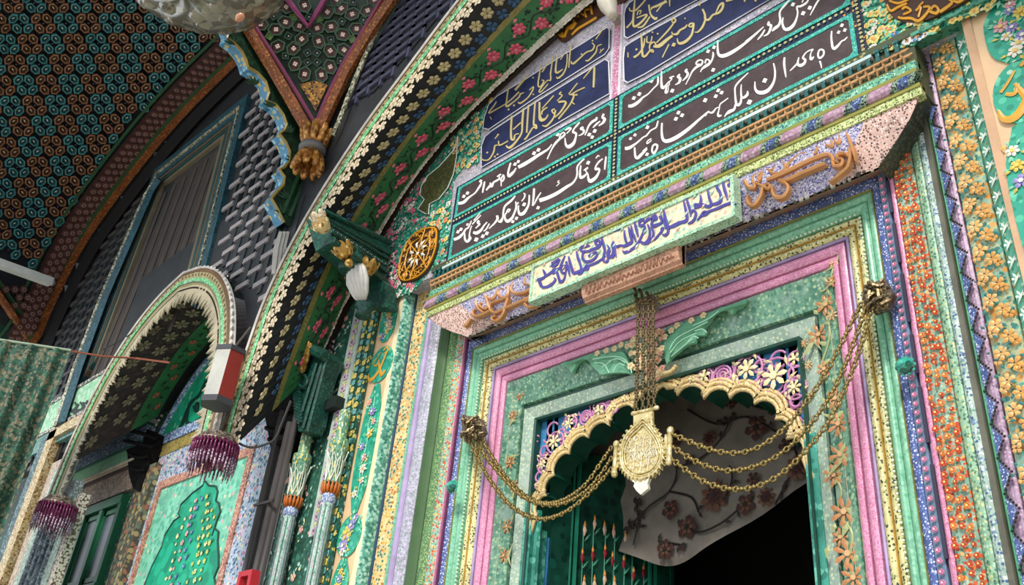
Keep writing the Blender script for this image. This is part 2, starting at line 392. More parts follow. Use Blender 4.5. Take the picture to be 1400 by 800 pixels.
# right side
jamb('blue_grey_band', 1, .94, UR[2], m_greyblue, .002)
jamb('dark_groove', 1, UR[2], UR[3], P('34365A', .5), y0=-.095, y1=-.095)
jamb('pink_strip', 1, UR[3], UR[4], m_pink, .004)
jamb('orange_flower_band', 1, UR[4], UR[5], m_oran, .003)
jamb('speckled_green_band', 1, UR[5], UR[6], M('green_speckle', '8DB596', ['5E8C66', 'C4C88C', 'A9CCB0', '48705A'], 100, .34, rough=.36), .004)
jamb('speckled_blue_band', 1, UR[6], UR[7], m_whiteblue, .006)
jamb('grey_hollow', 1, UR[7], UR[8], M('grey_brown_paint', '7C786A', rough=.45), y0=-.125, y1=-.15)
jamb('bright_green_fillet', 1, UR[8], UR[9], P('62B98A', .35), .008)
m_tri = M('mauve_paint', 'A98AA4', ['C6A9C0', '8E7090'], 90, .3, rough=.35)
jamb('mauve_band', 1, UR[9], u_or, m_tri, .01)
jamb('orange_blossom_band', 1, u_or, u_sc, M('teal_blossom_ground', 'A9B48E', ['D9A55A', '5FA596', 'C78F48', '7FB0A0', '3E7C74'], 46, .36, rough=.38), .003)
jamb('scroll_band', 1, u_sc, u_pe, M('green_scroll_ground', '5FAE94', ['C9DFC4', '8F8F54', '3F8A72'], 60, .25, rough=.38), .002)
# motifs of the right side
def upos(u, z, lift=.006, s=1): return Vector((CX + s * u, interp(YU, u) - lift, z))
OB = [P('DDA152', .4), P('E8B36C', .4), P('3A2A20', .5), P('3F7F7C', .4)]
b = MB(); uc = (u_or + u_sc) / 2; wd = (u_sc - u_or); z = 1.7; k = 0
while z < 3.72:
    c = upos(uc + (-.16 if k % 2 else .14) * wd, z, .010)
    petal_part('orange_blossom', OB, sur, c, UX, UZ, NY, .0215, 6 if k % 3 else 5, k % 2, 2, fat=.36, rot=random.random() * 6, lift=.004, cr=.13)
    for q in range(4):
        a = random.random() * 6.28; p = c + Vector((math.cos(a), 0, math.sin(a))) * .027
        b.leaf(p, p + Vector((random.uniform(-1, 1), 0, random.uniform(-1, 1))) * .018, .005, NY, 3)
    c2 = upos(uc + (.30 if k % 2 else -.30) * wd, z + .02, .009)
    b.petals(c2, UX, UZ, NY, .013, 4, 1 - k % 2, 2, fat=.4, rot=k, cr=.2)
    z += .0385; k += 1
b.build('blossom_leaves', OB, sur)
b = MB(); z = 1.7; k = 0; u0, u1 = UR[9] + .003, u_or - .003
while z < 3.7:
    h = .088; lft = .022
    a = upos(u0, z, lft); c = upos(u1, z + h * .5, lft); d = upos(u0, z + h, lft)
    e = upos(u0, z + h * .5, lft); 
    b.add([upos(u0, z + .006, lft), upos(u1 - .006, z + h * .5, lft), upos(u0, z + h - .006, lft)], [(0, 1, 2)], 0)
    for q in range(10):
        t = q / 10; p = a.lerp(c, t * 2) if t < .5 else c.lerp(d, t * 2 - 1); b.ball(p, .0035, 4, 1)
    z += h
b.build('triangle_pattern', [M('royal_blue_speckle', '5468A0', ['E4E8F2', '36508C', '9AA8CE'], 150, .3, rough=.4), P('1E2420', .5)], sur)
b = MB(); z = 1.7; k = 0
while z < 3.72:
    c = upos((u_sc + u_pe) / 2, z, .008); w_ = (u_pe - u_sc) * .36; s = 1
    b.leaf(c + Vector((-w_ * .7, 0, -.022)), c + Vector((w_ * .9, 0, .018)), .0035, NY, 0); b.leaf(c + Vector((w_ * .1, 0, -.002)), c + Vector((-w_ * .5, 0, .018)), .0035, NY, 0)
    b.ball(c + Vector((w_ * .5, 0, .004)), .0055, 4, 0, (1, .3, 1)); b.ball(c + Vector((-w_ * .6, 0, .0)), .004, 4, 0, (1, .3, 1)); z += .052
b.build('white_scrolls', P('E3EFE6', .4), sur)
b = MB(); z = 1.7
um = (UR[1] + UR[2]) / 2
while z < 3.40: b.petals(upos(um, z, .008), UX, UZ, NY, .0085, 5, 0, 1, fat=.5, cr=.3); b.leaf(upos(um - .006, z + .012, .008), upos(um + .006, z + .019, .008), .003, NY, 2); z += .0262
b.build('pink_rosettes', [P('D983A8', .4), P('F0D6DC', .4), P('4E6F86', .4)], sur)
b = MB(); z = 1.75
while z < 3.73:
    for k in range(3):
        u = UR[4] + (UR[5] - UR[4]) * (.18 + .32 * k) + random.uniform(-.004, .004)
        b.petals(upos(u, z + random.uniform(-.006, .006), .008), UX, UZ, NY, random.choice([.0105, .009, .0075]), 4 if k % 2 else 5, random.choice([0, 0, 1]), 2, fat=.5, rot=random.random() * 3, cr=.3)
    z += .0235
lab(b.build('coral_flowers', [P('CF5330', .4), P('E08A48', .4), P('F0CF80', .4)], sur), 'small red orange flowers')
# dark broken slot in the right jamb
b = MB()
for z0, z1 in ((3.24, 3.36), (3.06, 3.2), (2.86, 3.02), (2.7, 2.82), (2.5, 2.66), (2.2, 2.44)): b.box((CX + UR[2] + .001, -.114, z0), (CX + UR[3] + .004, -.1, z1))
b.build('slot', P('2E2C44', .6), sur)

# ================================================================== pilaster panels with medallions (left and right)
m_peach = M('peach_panel', 'E2BE94', nscale=8, rough=.35, var=.08)
m_med = M('medallion_green', '2FA286', ['6FCBA8', 'B9DCC0', '57BC98'], 24, .2, leaves=['238C72', '55BE9C'], lscale=40, rough=.35, var=.1, bump=.1)
medfl = [P('E7C65C', .4), P('E8A9B0', .4), P('9A8FC8', .4), P('EFE6D8', .4), P('8FD8B4', .4), P('D9A23A', .4)]
def medallion(par, c, rx, rz, kind, seed):
    rnd = random.Random(seed); b = MB(); n = 28; pts = []
    for i in range(n):
        a = 2 * PI * i / n; x, z = math.cos(a), math.sin(a)
        if kind == 'long':
            e = abs(z) ** 1.0; q = 1 - .28 * max(0, abs(z) - .55) / .45; x = math.copysign(abs(x) ** .55, x) * q; z = math.copysign(abs(z) ** .85, z)
            if abs(z) > .97: z *= 1.06
        pts.append(c + Vector((x * rx, -.006, z * rz)))
    b.slab(pts, (0, .005, 0), 0, back=False)
    o = b.build('medallion', m_med, par, base=c)
    f = MB()
    if kind == 'script':
        sc = rz
        for st in ([(-.9, -.3, .03), (-.8, -.62, .08), (-.45, -.7, .12), (.0, -.35, .1), (.3, .3, .08), (.45, .62, .05)], [(-.2, .3, .04), (.05, -.3, .1), (.3, -.66, .12), (.62, -.5, .05)],
                   [(.1, .75, .05), (.35, .86, .06), (.5, .62, .06), (.2, .55, .04)], [(-.7, .2, .04), (-.4, .42, .04), (-.1, .7, .03)], [(-.55, .1, .05), (-.3, .0, .06), (-.1, .25, .04)]):
            p = catmull(st, 5); f.tube([c + Vector((x * rx, -.009, z * rz)) for x, z, w in p], [w * rz * 1.0 for x, z, w in p], 4, 5, flat=.3)
    else:
        k = 9 if kind == 'long' else 6
        f.tube(curve3([c + Vector((rx * .15 * math.sin(t * 2.2), -.008, rz * (-.85 + .24 * t))) for t in range(8)], 3), .003, 4, 4, flat=.5)
        for i in range(k):
            q = c + Vector((rx * rnd.uniform(-.5, .5), -.0075, rz * (-.75 + 1.5 * i / (k - 1))))
            f.petals(q, UX, UZ, NY, rx * rnd.uniform(.24, .4), rnd.choice([5, 6, 8]), rnd.choice([0, 1, 2, 3]), rnd.choice([0, 3]), fat=.4, rot=rnd.random(), cr=.3)
            for j in range(5):
                a = rnd.random() * 6.28; s_ = q + Vector((math.cos(a) * rx * .3, 0, math.sin(a) * rx * .3)); f.leaf(s_, s_ + Vector((math.cos(a), 0, math.sin(a))) * rx * .3, rx * .07, NY, rnd.choice([4, 4, 0]))
    f.build('painted_flowers' if kind != 'script' else 'gold_script', medfl, o)
pil = thing('pilaster_panel', 'narrow peach pilaster panel with green medallions left of the portal mouldings', 'wall panel', (-3.22, -.235, 0), 'pilaster panels')
xl0, xl1 = at(484, 600, -.225).x, at(520, 600, -.225).x
b = MB(); b.box((xl0, -.225, 0), (xl1, -.19, 3.735)); b.build('panel_board', m_peach, pil)
b = MB(); b.box((xl1 - .032, -.228, 0), (xl1 + .002, -.205, 3.73)); b.build('cream_edge', P('E9DDB4', .35), pil)
xc = lambda y: at(0, 0, -.24)
for (px, py, hx, hz, kd) in ((535, 440, 12, 29, 'long'), (522, 498.5, 15, 27, 'script'), (509, 575, 13, 46, 'long'), (489, 632, 13, 0, 'x')):
    pass
def medpx(par, top, bot, hw, kind, seed, Y=-.226):
    a, d = at(*top, Y), at(*bot, Y); c = (a + d) / 2; rz = (a.z - d.z) / 2; mx, my = (top[0] + bot[0]) / 2, (top[1] + bot[1]) / 2
    rx = abs(at(mx + hw, my, Y).x - at(mx - hw, my, Y).x) / 2
    medallion(par, c, rx, rz, kind, seed)
medpx(pil, (540, 412), (523, 468), 10, 'long', 1); medpx(pil, (530, 473), (513, 525), 15, 'script', 2); medpx(pil, (520, 528), (482, 699), 11, 'long', 3)
medpx(pil, (487, 703), (470, 763), 15.5, 'round', 4); medpx(pil, (472, 767), (447, 890), 12, 'long', 5)
pir = thing('pilaster_panel', 'wide peach pilaster panel with green medallions at the right edge', 'wall panel', (-.4, -.235, 0), 'pilaster panels')
xr0 = at(1317, 30, -.225).x
b = MB(); b.box((xr0, -.225, 0), (-.02, -.19, 3.735)); b.build('panel_board', m_peach, pir)
b = MB(); b.box((xr0 - .004, -.229, 0), (xr0 + .02, -.19, 3.73)); b.build('edge_strip', P('CDA480', .4), pir)
medpx(pir, (1375, 2), (1392, 83), 40, 'long', 11); medpx(pir, (1392, 84), (1410, 168), 47, 'script', 12); medpx(pir, (1415, 168), (1440, 420), 42, 'long', 13)
medpx(pir, (1445, 425), (1470, 520), 42, 'round', 14); medpx(pir, (1468, 525), (1520, 800), 45, 'long', 15)
# ================================================================== scalloped arch with pierced spandrels
arch = thing('scalloped_arch', 'cream scalloped arch with pierced pink and cream spandrels over the doorway', 'arch', (CX, .03, 2.6))
YA = .02
cusp = [(.0, 2.955), (.0975, 2.925), (.21, 2.88), (.31, 2.857), (.402, 2.812), (.475, 2.738), (.508, 2.665), (.553, 2.60)]
def lobe_curve(off=0.0):
    pts = []
    def one(a, c, s):
        a = Vector((CX + s * a[0], YA, a[1])); c = Vector((CX + s * c[0], YA, c[1])); m = (a + c) / 2; d = c - a
        n = Vector((-d.z, 0, d.x)) if s > 0 else Vector((d.z, 0, -d.x)); n.normalize()
        if n.z < 0: n = -n
        out = []
        for i in range(9):
            t = i / 8; an = PI * (1 - t); r = d.length / 2 + off * .55
            out.append(m + d.normalized() * math.cos(an) * r + n * (math.sin(an) * r * .72 + off * .6))
        return out
    R = []
    for a, c in zip(cusp, cusp[1:]): R += one(a, c, 1)[:-1] if c is not cusp[-1] else one(a, c, 1)
    L = []
    for a, c in zip(cusp, cusp[1:]): L += one(a, c, -1)[:-1] if c is not cusp[-1] else one(a, c, -1)
    tail = [Vector((CX + .575 + off * .6, YA, 2.52))]; tl = [Vector((CX - .575 - off * .6, YA, 2.52))]
    return list(reversed(L + tl)) + R[1:] + tail
m_gold = M('cream_gold', 'D6BC84', ['A9803E', 'EAD9A8'], 120, .25, rough=.38, var=.18)
b = MB(); c0 = lobe_curve(0)
b.tube(c0, .0085, 6, 0); b.tube([p + Vector((0, -.004, 0)) for p in lobe_curve(.016)], .008, 6, 0); b.tube(lobe_curve(.031), .007, 6, 0)
b.build('scalloped_rim', m_gold, arch, smooth=True)
b = MB(); b.sweep([[p + Vector((0, 0, 0)), p + Vector((0, .11, 0)), p + Vector((0, .11, .03))] for p in c0])
b.build('green_intrados', M('deep_green_gloss', '0B4434', rough=.35), arch)
# backing plate between the scallops and the square frame
b = MB(); o = lobe_curve(.02); rows = []
for p in o:
    dx = p.x - CX; top = Vector((CX + dx * (1.02 if abs(dx) > .3 else 1), YA + .022, 2.995)); rows.append([Vector((p.x, YA + .022, p.z)), top])
b.sweep(rows); b.box((CX - .59, YA + .02, 2.3), (CX - .57, YA + .1, 3.0)); b.box((CX + .57, YA + .02, 2.3), (CX + .59, YA + .1, 3.0))
b.build('blue_backing', M('sky_blue_paint', '3E86B8', rough=.45, bump=.2), arch)
m_fp = P('C888B4', .4); m_fc = P('EADBA8', .4); m_fg = P('2E6F6A', .4)
b = MB()
def circ(c, r, a0=0, a1=2 * PI, n=12, shrink=0): return [c + Vector((math.cos(a0 + (a1 - a0) * i / n), 0, math.sin(a0 + (a1 - a0) * i / n))) * r * (1 - shrink * i / n) for i in range(n + 1)]
SP = [(940, 460, 8, [(55, 480, 45, 'f'), (195, 440, 75, 'f'), (380, 425, 88, 's'), (665, 365, 135, 'F'), (960, 440, 165, 'F'), (1000, 250, 75, 'c'), (1185, 250, 70, 'f'), (1180, 400, 62, 'c'), (1180, 565, 95, 'F'), (870, 540, 60, 'c'), (510, 450, 50, 'l'), (800, 330, 60, 'c'), (1190, 700, 50, 'c')]),
      (715, 540, 5, [(700, 30, 30, 'f'), (620, 88, 33, 'f'), (530, 110, 45, 'f'), (430, 155, 43, 's'), (322, 200, 55, 'F'), (222, 325, 68, 'F'), (205, 235, 45, 'c'), (140, 480, 45, 'F'), (145, 385, 32, 'c'), (110, 560, 28, 'c'), (102, 620, 20, 'f'), (385, 215, 25, 'l'), (265, 270, 35, 'c'), (95, 300, 20, 'c')])]
for ox, oy, sc, L_ in SP:
    for x, y, r, kd in L_:
        c = at(ox + x / sc, oy + y / sc, YA - .002); r = r / sc * .0032
        if kd in 'fFs': b.tube(circ(c, r, 0, 2 * PI, 14), .0042, 5, 0)
        if kd == 'c': b.tube(circ(c, r, .5, 5.2, 10), .004, 5, 0)
        if kd == 's': b.tube(circ(c, r * .75, 0, 3.6 * PI, 18, .8), .0042, 5, 0)
        if kd in 'fF': b.petals(c + NY * .004, UX, UZ, NY, r * (.88 if kd == 'f' else .74), 5 if kd == 'f' else 7, 1, 1, fat=.3, rot=random.random(), lift=.006, cr=.3)
        if kd == 'F':
            for q in range(5):
                a = q * 1.25 + random.random(); b.leaf(c + Vector((math.cos(a), 0, math.sin(a))) * r * .8, c + Vector((math.cos(a + .5), 0, math.sin(a + .5))) * r * 1.2, .006, NY, 1, .006)
        if kd == 'l': b.leaf(c + Vector((0, 0, -r)), c + Vector((0, 0, r)), r * .4, NY, 1, .006); b.leaf(c + Vector((-r * .7, 0, r * .5)), c + Vector((r * .7, 0, 0)), r * .3, NY, 1, .006)
rnd = random.Random(12)
for s in (-1, 1):
    for i in range(46):
        u = rnd.uniform(.14, .57); zl = interp([(.0, 2.99), (.2, 2.955), (.31, 2.93), (.40, 2.89), (.47, 2.83), (.52, 2.76), (.575, 2.66)], u); z = rnd.uniform(zl, min(2.975, zl + .17))
        c = Vector((CX + s * u, YA + .004, z)); a = rnd.random() * 6.28
        b.tube(circ(c, rnd.uniform(.012, .022), a, a + rnd.uniform(2.5, 4.5), 8), .0034, 4, 0)
        if i % 2: b.leaf(c, c + Vector((math.cos(a), 0, math.sin(a))) * .026, .006, NY, 1, .006)
b.build('pierced_fretwork', [m_fp, m_fc, m_fg], arch)
b = MB()
for s in (-1, 1): b.tube([Vector((CX + s * x, YA - .005, z)) for x, z in ((.03, 2.99), (.06, 2.963), (.1, 2.955), (.085, 2.975))], [.006, .014, .013, .007], 6, 0)
b.build('crest_curl', m_gold, arch, smooth=True)

# ================================================================== carved acanthus group on the lintel
ac = thing('acanthus_crest', 'pair of carved mint acanthus leaves with pink blossom cluster above the arch', 'carving', at(885, 480, -.04))
m_ac = M('mint_carved', '6FB08C', rough=.35, var=.14, nscale=25); 
def carved_leaf(px, ridge, veins, name='acanthus_leaf'):
    b = MB(); Y = -.03; c = catmull(px, 4, True); P0 = [at(x, y, Y) for x, y in c]
    R = [at(x, y, Y - .03) for x, y in resample2(ridge, len(c) // 2)]
    n = len(P0); o = len(b.v)
    cen = []
    for i, p in enumerate(P0):
        q = min(R, key=lambda r: (Vector((r.x - p.x, 0, r.z - p.z))).length); cen.append(q.lerp(p, .25) + Vector((0, .004, 0)))
    rows = [P0, [p + Vector((0, -.012, 0)) for p in P0], cen, [min(R, key=lambda r: (r - q).length) for q in cen]]
    b.sweep(rows, 0, True)
    for v in veins: b.tube([at(x, y, Y - .031) for x, y in catmull(v, 4)], .0022, 4, 1, flat=.8)
    lab(b.build(name, [m_ac, P('A9DCC0', .35)], ac, smooth=False), 'mint green carved leaf')
def resample2(p, n):
    q = resample([Vector((x, y, 0)) for x, y in catmull(p, 5)], n=max(n, 3)); return [(v.x, v.y) for v in q]
def Z(ox, oy, s, l): return [(ox + x / s, oy + y / s) for x, y in l]
carved_leaf(Z(720, 460, 8, [(390, 320), (450, 290), (560, 270), (650, 225), (780, 215), (900, 200), (1000, 180), (1080, 190), (1130, 280), (1180, 420), (1100, 410), (1000, 410), (900, 420), (840, 430), (790, 390), (730, 330), (700, 280), (650, 260), (590, 300), (540, 370), (510, 410), (480, 370), (440, 345)]),
            Z(720, 460, 8, [(450, 310), (620, 250), (760, 270), (900, 260), (1030, 270), (1120, 380)]),
            [Z(720, 460, 8, l) for l in ([(720, 250), (900, 220), (1040, 235), (1120, 320), (1150, 400)], [(900, 270), (1000, 245), (1080, 290)], [(820, 340), (920, 270)], [(940, 390), (1000, 300), (1070, 320)], [(740, 290), (840, 300), (900, 400)])])
carved_leaf(Z(860, 400, 8, [(430, 790), (400, 600), (420, 530), (500, 450), (580, 380), (650, 340), (760, 300), (850, 260), (960, 210), (1020, 180), (1150, 150), (1260, 100), (1310, 100), (1240, 180), (1190, 200), (1140, 250), (1080, 200), (1000, 200), (930, 290), (900, 340), (850, 400), (850, 480), (760, 490), (740, 560), (650, 590), (560, 660), (480, 730)]),
            Z(860, 400, 8, [(440, 720), (480, 590), (600, 470), (750, 380), (900, 280), (1050, 185), (1250, 130)]),
            [Z(860, 400, 8, l) for l in ([(440, 620), (520, 500), (700, 400), (860, 320)], [(450, 660), (560, 530), (740, 440)], [(460, 700), (600, 580), (700, 500)], [(700, 360), (860, 290), (980, 200)], [(720, 420), (800, 400), (850, 440)], [(640, 540), (700, 480), (760, 500)])])
b = MB(); m1 = [P('E8D3A4', .4), P('D9A086', .4), P('2F5A44', .5)]
for i in range(70):
    t = random.random(); x = 862 + 44 * random.random(); y = 452 + 70 * random.random()
    if x < 872 and y > 505: continue
    c = at(x, y, -.045 - random.random() * .02); b.petals(c, UX, UZ, NY, random.uniform(.010, .017), 5, 0 if x < 884 else random.choice([0, 1, 1]), 1, fat=.5, rot=random.random() * 3, lift=.006, cr=.25)
for x, y in Z(860, 400, 8, [(400, 490), (470, 420), (530, 365), (690, 310), (820, 255), (330, 430)]) + Z(720, 460, 8, [(1110, 110), (1040, 95), (970, 140), (880, 160), (780, 190), (1150, 190)]):
    b.petals(at(x, y, -.045), UX, UZ, NY, .014, 5, 0, 1, fat=.5, rot=random.random() * 3, lift=.006, cr=.25)
for i in range(26):
    x = 868 + 36 * random.random(); y = 450 + 75 * random.random(); c = at(x, y, -.04); b.leaf(c, c + Vector((random.uniform(-.02, .02), 0, random.uniform(-.02, .02))), .005, NY, 2)
b.build('blossom_cluster', m1, ac)
b = MB(); b.tube(pxcurve([(895, 520), (905, 512), (918, 508), (925, 500)], -.05), .009, 6, 0); b.build('scroll', m_gold, ac, smooth=True)

# ================================================================== cornice over the doorway
YC = -.255
cor = thing('cornice', 'projecting cornice of dentils, pierced band and pink and blue roll above the doorway', 'cornice', (CX, YC, 3.3))
zc = lambda y: at(850, y, YC).z
XL, XR = at(590, 392, YC).x, at(1250, 72, YC).x
b = MB(); b.box((XL - .02, YC + .0, zc(244)), (XR + .02, WY + .02, zc(236))); b.box((XL, YC + .014, zc(306)), (XR, -.13, zc(240)))
b.build('cornice_core', M('olive_cornice', '4A5236', rough=.45), cor)
b = MB(); z1, z0 = zc(242), zc(257); b.box((-.005, -.014, z0 - z1 + .004), (.007, 0, 0)); b.box((-.008, -.016, -.012), (.010, 0, -.002))
me = None; n = int((XR - XL) / .0305); dm = M('teal_dentil', '245E5C', ['5F9E98', '163F40'], 60, .3, rough=.4)
for i in range(n):
    if me is None:
        o = b.build('dentil', dm); me = o.data
    else: o = bpy.data.objects.new('dentil', me); COL.objects.link(o)
    o.parent = cor; o.location = Vector((XL + .01 + i * .0305, YC + .012, z1)) - cor.location
b = MB(); zt, zb = zc(257.5), zc(273.5); h = zt - zb; x = XL; k = 0
while x < XR - .02:
    for r in (0, 1):
        x0 = x + (.0075 if r else 0); zz = zt - h * (.28 + .44 * r)
        b.tube([Vector((x0, YC - .002, zz - h * .2)), Vector((x0 + .006, YC - .012, zz + .002)), Vector((x0 + .018, YC - .012, zz + .0)), Vector((x0 + .026, YC - .002, zz + h * .22))], [.004, .0065, .0065, .0045], 5, 0)
    b.ball((x + .004, YC - .008, zb + h * .5), .0048, 4, 0); x += .028; k += 1
lab(b.build('pierced_band', M('tan_pierced', 'C99C6C', rough=.45), cor), 'tan pierced band')
b = MB(); b.box((XL, YC - .004, zc(275)), (XR, YC + .03, zc(273))); b.build('olive_fillet', P('6F6B30', .45), cor)
b = MB(); b.box((XL, YC - .006, zc(285)), (XR, YC + .03, zc(275))); b.build('green_dotted_band', M('green_dotted', '6FB08E', ['2F6E50', 'B9DCC4', '2A5A70'], 120, .32, rough=.4), cor)
b = MB(); b.box((XL, YC - .012, zc(289)), (XR, YC + .03, zc(285))); b.box((XL, YC - .006, zc(305)), (XR, YC + .03, zc(301))); b.build('olive_fillet', P('8E8A3E', .45), cor)
zr = (zc(289) + zc(301)) / 2; rr = (zc(289) - zc(301)) / 2 * 1.02; n = 30; x = XL; dx = (XR - XL) / n
mr_ = [M('mauve_roll', 'B28BA0', ['C9A9BC'], 60, .3, rough=.3), M('green_dot_roll', '7F9A84', ['1A2A22', 'B9C9A8', '26323A'], 120, .34, rough=.35), M('blue_roll', '4A5F90', ['9FB0D0', '2F3F6A'], 110, .32, rough=.35)]
for i in range(n):
    b = MB(); x0 = XL + dx * i; sl = dx * .5
    def ring(x, s=0): return [Vector((x + (math.sin(2 * PI * j / 10)) * .012, YC - .004 - rr * .9 * math.cos(2 * PI * j / 10), zr + rr * math.sin(2 * PI * j / 10))) for j in range(10)]
    if i % 2 == 0: b.sweep([ring(x0), ring(x0 + dx)], 0, True)
    else: b.sweep([ring(x0), ring(x0 + dx * .28)], 1, True); b.sweep([ring(x0 + dx * .28), ring(x0 + dx * .72)], 2, True); b.sweep([ring(x0 + dx * .72), ring(x0 + dx)], 1, True)
    for q in (0, 1):
        for r_ in ring(x0 + dx * (0 if q else .1) if i % 2 else x0 + 0.003 * q)[2:9]: b.ball(r_ + NY * .001, .0026, 3, 3)
    o = b.build('roll_segment', mr_ + [P('15201A', .5)], cor, smooth=False)
# cove: slopes back to the frame
CY1 = -.19; cz0, cz1 = zc(305), at(850, 374, CY1).z; xl1, xr1 = at(640, 460, CY1).x, at(1200, 228, CY1).x
b = MB(); prof = [(0, 0), (.25, .1), (.5, .3), (.75, .62), (1, 1)]
rows = []
for t, d in prof:
    z = cz0 + (cz1 - cz0) * t; Y = YC + (CY1 - YC) * d; rows.append((z, Y, XL + (xl1 - XL) * d, XR + (xr1 - XR) * d))
m_cove = M('cove_lavender', 'AFA9C2', ['E4E2EE', '5A62A8', '33366E', 'C9BFD0'], 140, .36, rough=.38)
m_covep = M('cove_pink', 'D9B4A8', ['4A3A34', 'F0DDD0', '7A5A50'], 110, .3, rough=.4)
xs = lambda r: [r[2], r[2] + .2, r[3] - .17, r[3]]
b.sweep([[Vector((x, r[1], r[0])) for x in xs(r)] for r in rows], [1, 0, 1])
for k in (2, 3):  # ends of the cove, their shade painted in as dark green
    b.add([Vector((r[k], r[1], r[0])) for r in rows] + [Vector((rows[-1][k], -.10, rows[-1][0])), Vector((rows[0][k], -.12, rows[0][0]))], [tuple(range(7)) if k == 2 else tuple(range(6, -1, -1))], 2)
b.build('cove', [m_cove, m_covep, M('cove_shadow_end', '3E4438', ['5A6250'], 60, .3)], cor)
b = MB(); b.box((XL, YC - .002, cz0 - .03), (XR, YC + .03, cz0 + .002)); b.build('yellow_green_band', M('yellow_green_speckle', 'B9C27E', ['3A4A2A', 'E4E6B0', '6E8A4E'], 120, .33, rough=.4), cor)
b = MB(); x = xl1 + .02
while x < xr1 - .01:
    b.ball((x, CY1 - .004, cz1 - .0 + random.uniform(-.006, .004)), random.uniform(.005, .01), 4, random.randint(0, 1)); x += random.uniform(.012, .03)
b.build('broken_bead_edge', [P('4A4840', .6), P('A9A59A', .5)], cor)
b = MB(); b.sweep([[Vector((x, CY1 + .004, cz1 - .004)), Vector((x, -.095, 3.413)), Vector((x, -.05, 3.42))] for x in (xl1, xr1)]); b.build('orange_underband', M('orange_grey_band', '9A7E6A', ['C4763E', '8A8F8E', 'B98A60'], 50, .4, rough=.45), cor)

# ---- raised lettering on the cove
def relief(name, data, ox, oy, sc, label, Yb):
    b = MB(); strokes(b, data, ox, oy, sc, Yb, .02, 0)
    o = b.build(name, M('tan_relief', 'C08A56', rough=.4, var=.15)); tag(o, label, 'calligraphy'); return o
s = 6.667
relief('raised_calligraphy', '''1025 5 38, 1060 60 38, 1100 170 32, 1140 290 26, 1160 370 8;1000 40 26, 1010 100 30, 1010 190 32, 980 190 26, 950 120 26, 930 150 26, 950 220 30, 900 220 28, 870 170 22, 840 190 26, 800 270 32, 785 300 14;
1100 250 26, 1105 330 28, 1080 420 26, 1000 490 24, 920 560 10;1100 330 22, 1060 290 26, 1000 300 26, 990 330 20, 1040 350 24, 1020 400 30, 960 400 26, 950 360 20, 1010 380 16;
960 420 22, 945 330 32, 900 300 32, 820 320 34, 700 370 34, 560 440 34, 420 500 34, 350 530 24;
880 380 28, 760 430 30, 640 480 30, 530 530 28, 460 540 24, 530 570 26, 540 620 28, 500 680 30, 430 690 34, 400 640 26, 400 590 14;
660 185 32, 680 220 28, 640 270 28, 570 320 26, 510 345 14;700 285 34, 640 310 26, 560 370 24, 530 420 30;430 310 24, 480 330 32, 510 390 30, 520 430 30, 470 470 22;
470 470 20, 400 470 26, 360 420 24, 370 370 22, 430 380 20, 400 440 22, 350 440 20;290 310 26, 310 370 30, 325 450 24, 270 500 22, 290 540 26;
110 390 40, 130 460 38, 150 540 38, 190 600 36, 240 590 26, 220 520 24, 270 470 24, 310 470 20, 270 550 30;200 350 22, 210 400 26, 160 450 22, 90 480 22, 60 440 22, 90 400 20;
250 560 22, 310 590 26, 360 610 28, 380 580 24, 340 570 20, 330 610 18;310 600 22, 290 680 26, 240 750 28, 190 760 28, 170 710 20, 180 670 10''', 1000, 170, s, 'tan raised calligraphy on the right end of the lavender cove', -.225)
relief('raised_calligraphy', '''1000 150 30, 1030 230 28, 1010 320 24, 1080 340 16;960 190 24, 930 240 26, 880 260 26, 840 330 26;900 290 26, 860 380 26, 900 430 26, 1000 420 26, 1080 380 26, 1110 420 26, 1060 470 26, 940 530 26, 800 590 26, 680 640 28, 630 600 24, 640 540 22, 740 500 24, 830 460 24;
780 270 28, 820 340 28, 830 430 26, 790 480 26, 730 450 24, 740 390 22, 790 380 20;690 310 20, 720 370 24, 700 440 24, 650 490 26, 600 460 22, 620 410 20, 680 410 20;
560 390 26, 590 480 28, 610 560 26, 570 600 24, 520 560 22, 540 530 18;450 420 26, 480 500 28, 490 580 26, 560 640 26;470 470 22, 540 440 24, 570 400 20;460 600 24, 440 640 24, 470 680 26, 560 650 24, 640 610 22;
830 480 20, 800 560 22, 780 640 22, 740 700 24, 680 730 24, 650 700 20, 690 670 18;1010 540 22, 1050 580 24, 1120 560 24, 1160 500 24, 1110 470 20, 1020 520 20;420 700 20, 380 760 26, 350 790 20''', 595, 350, 8, 'tan raised calligraphy on the left end of the lavender cove', -.225)

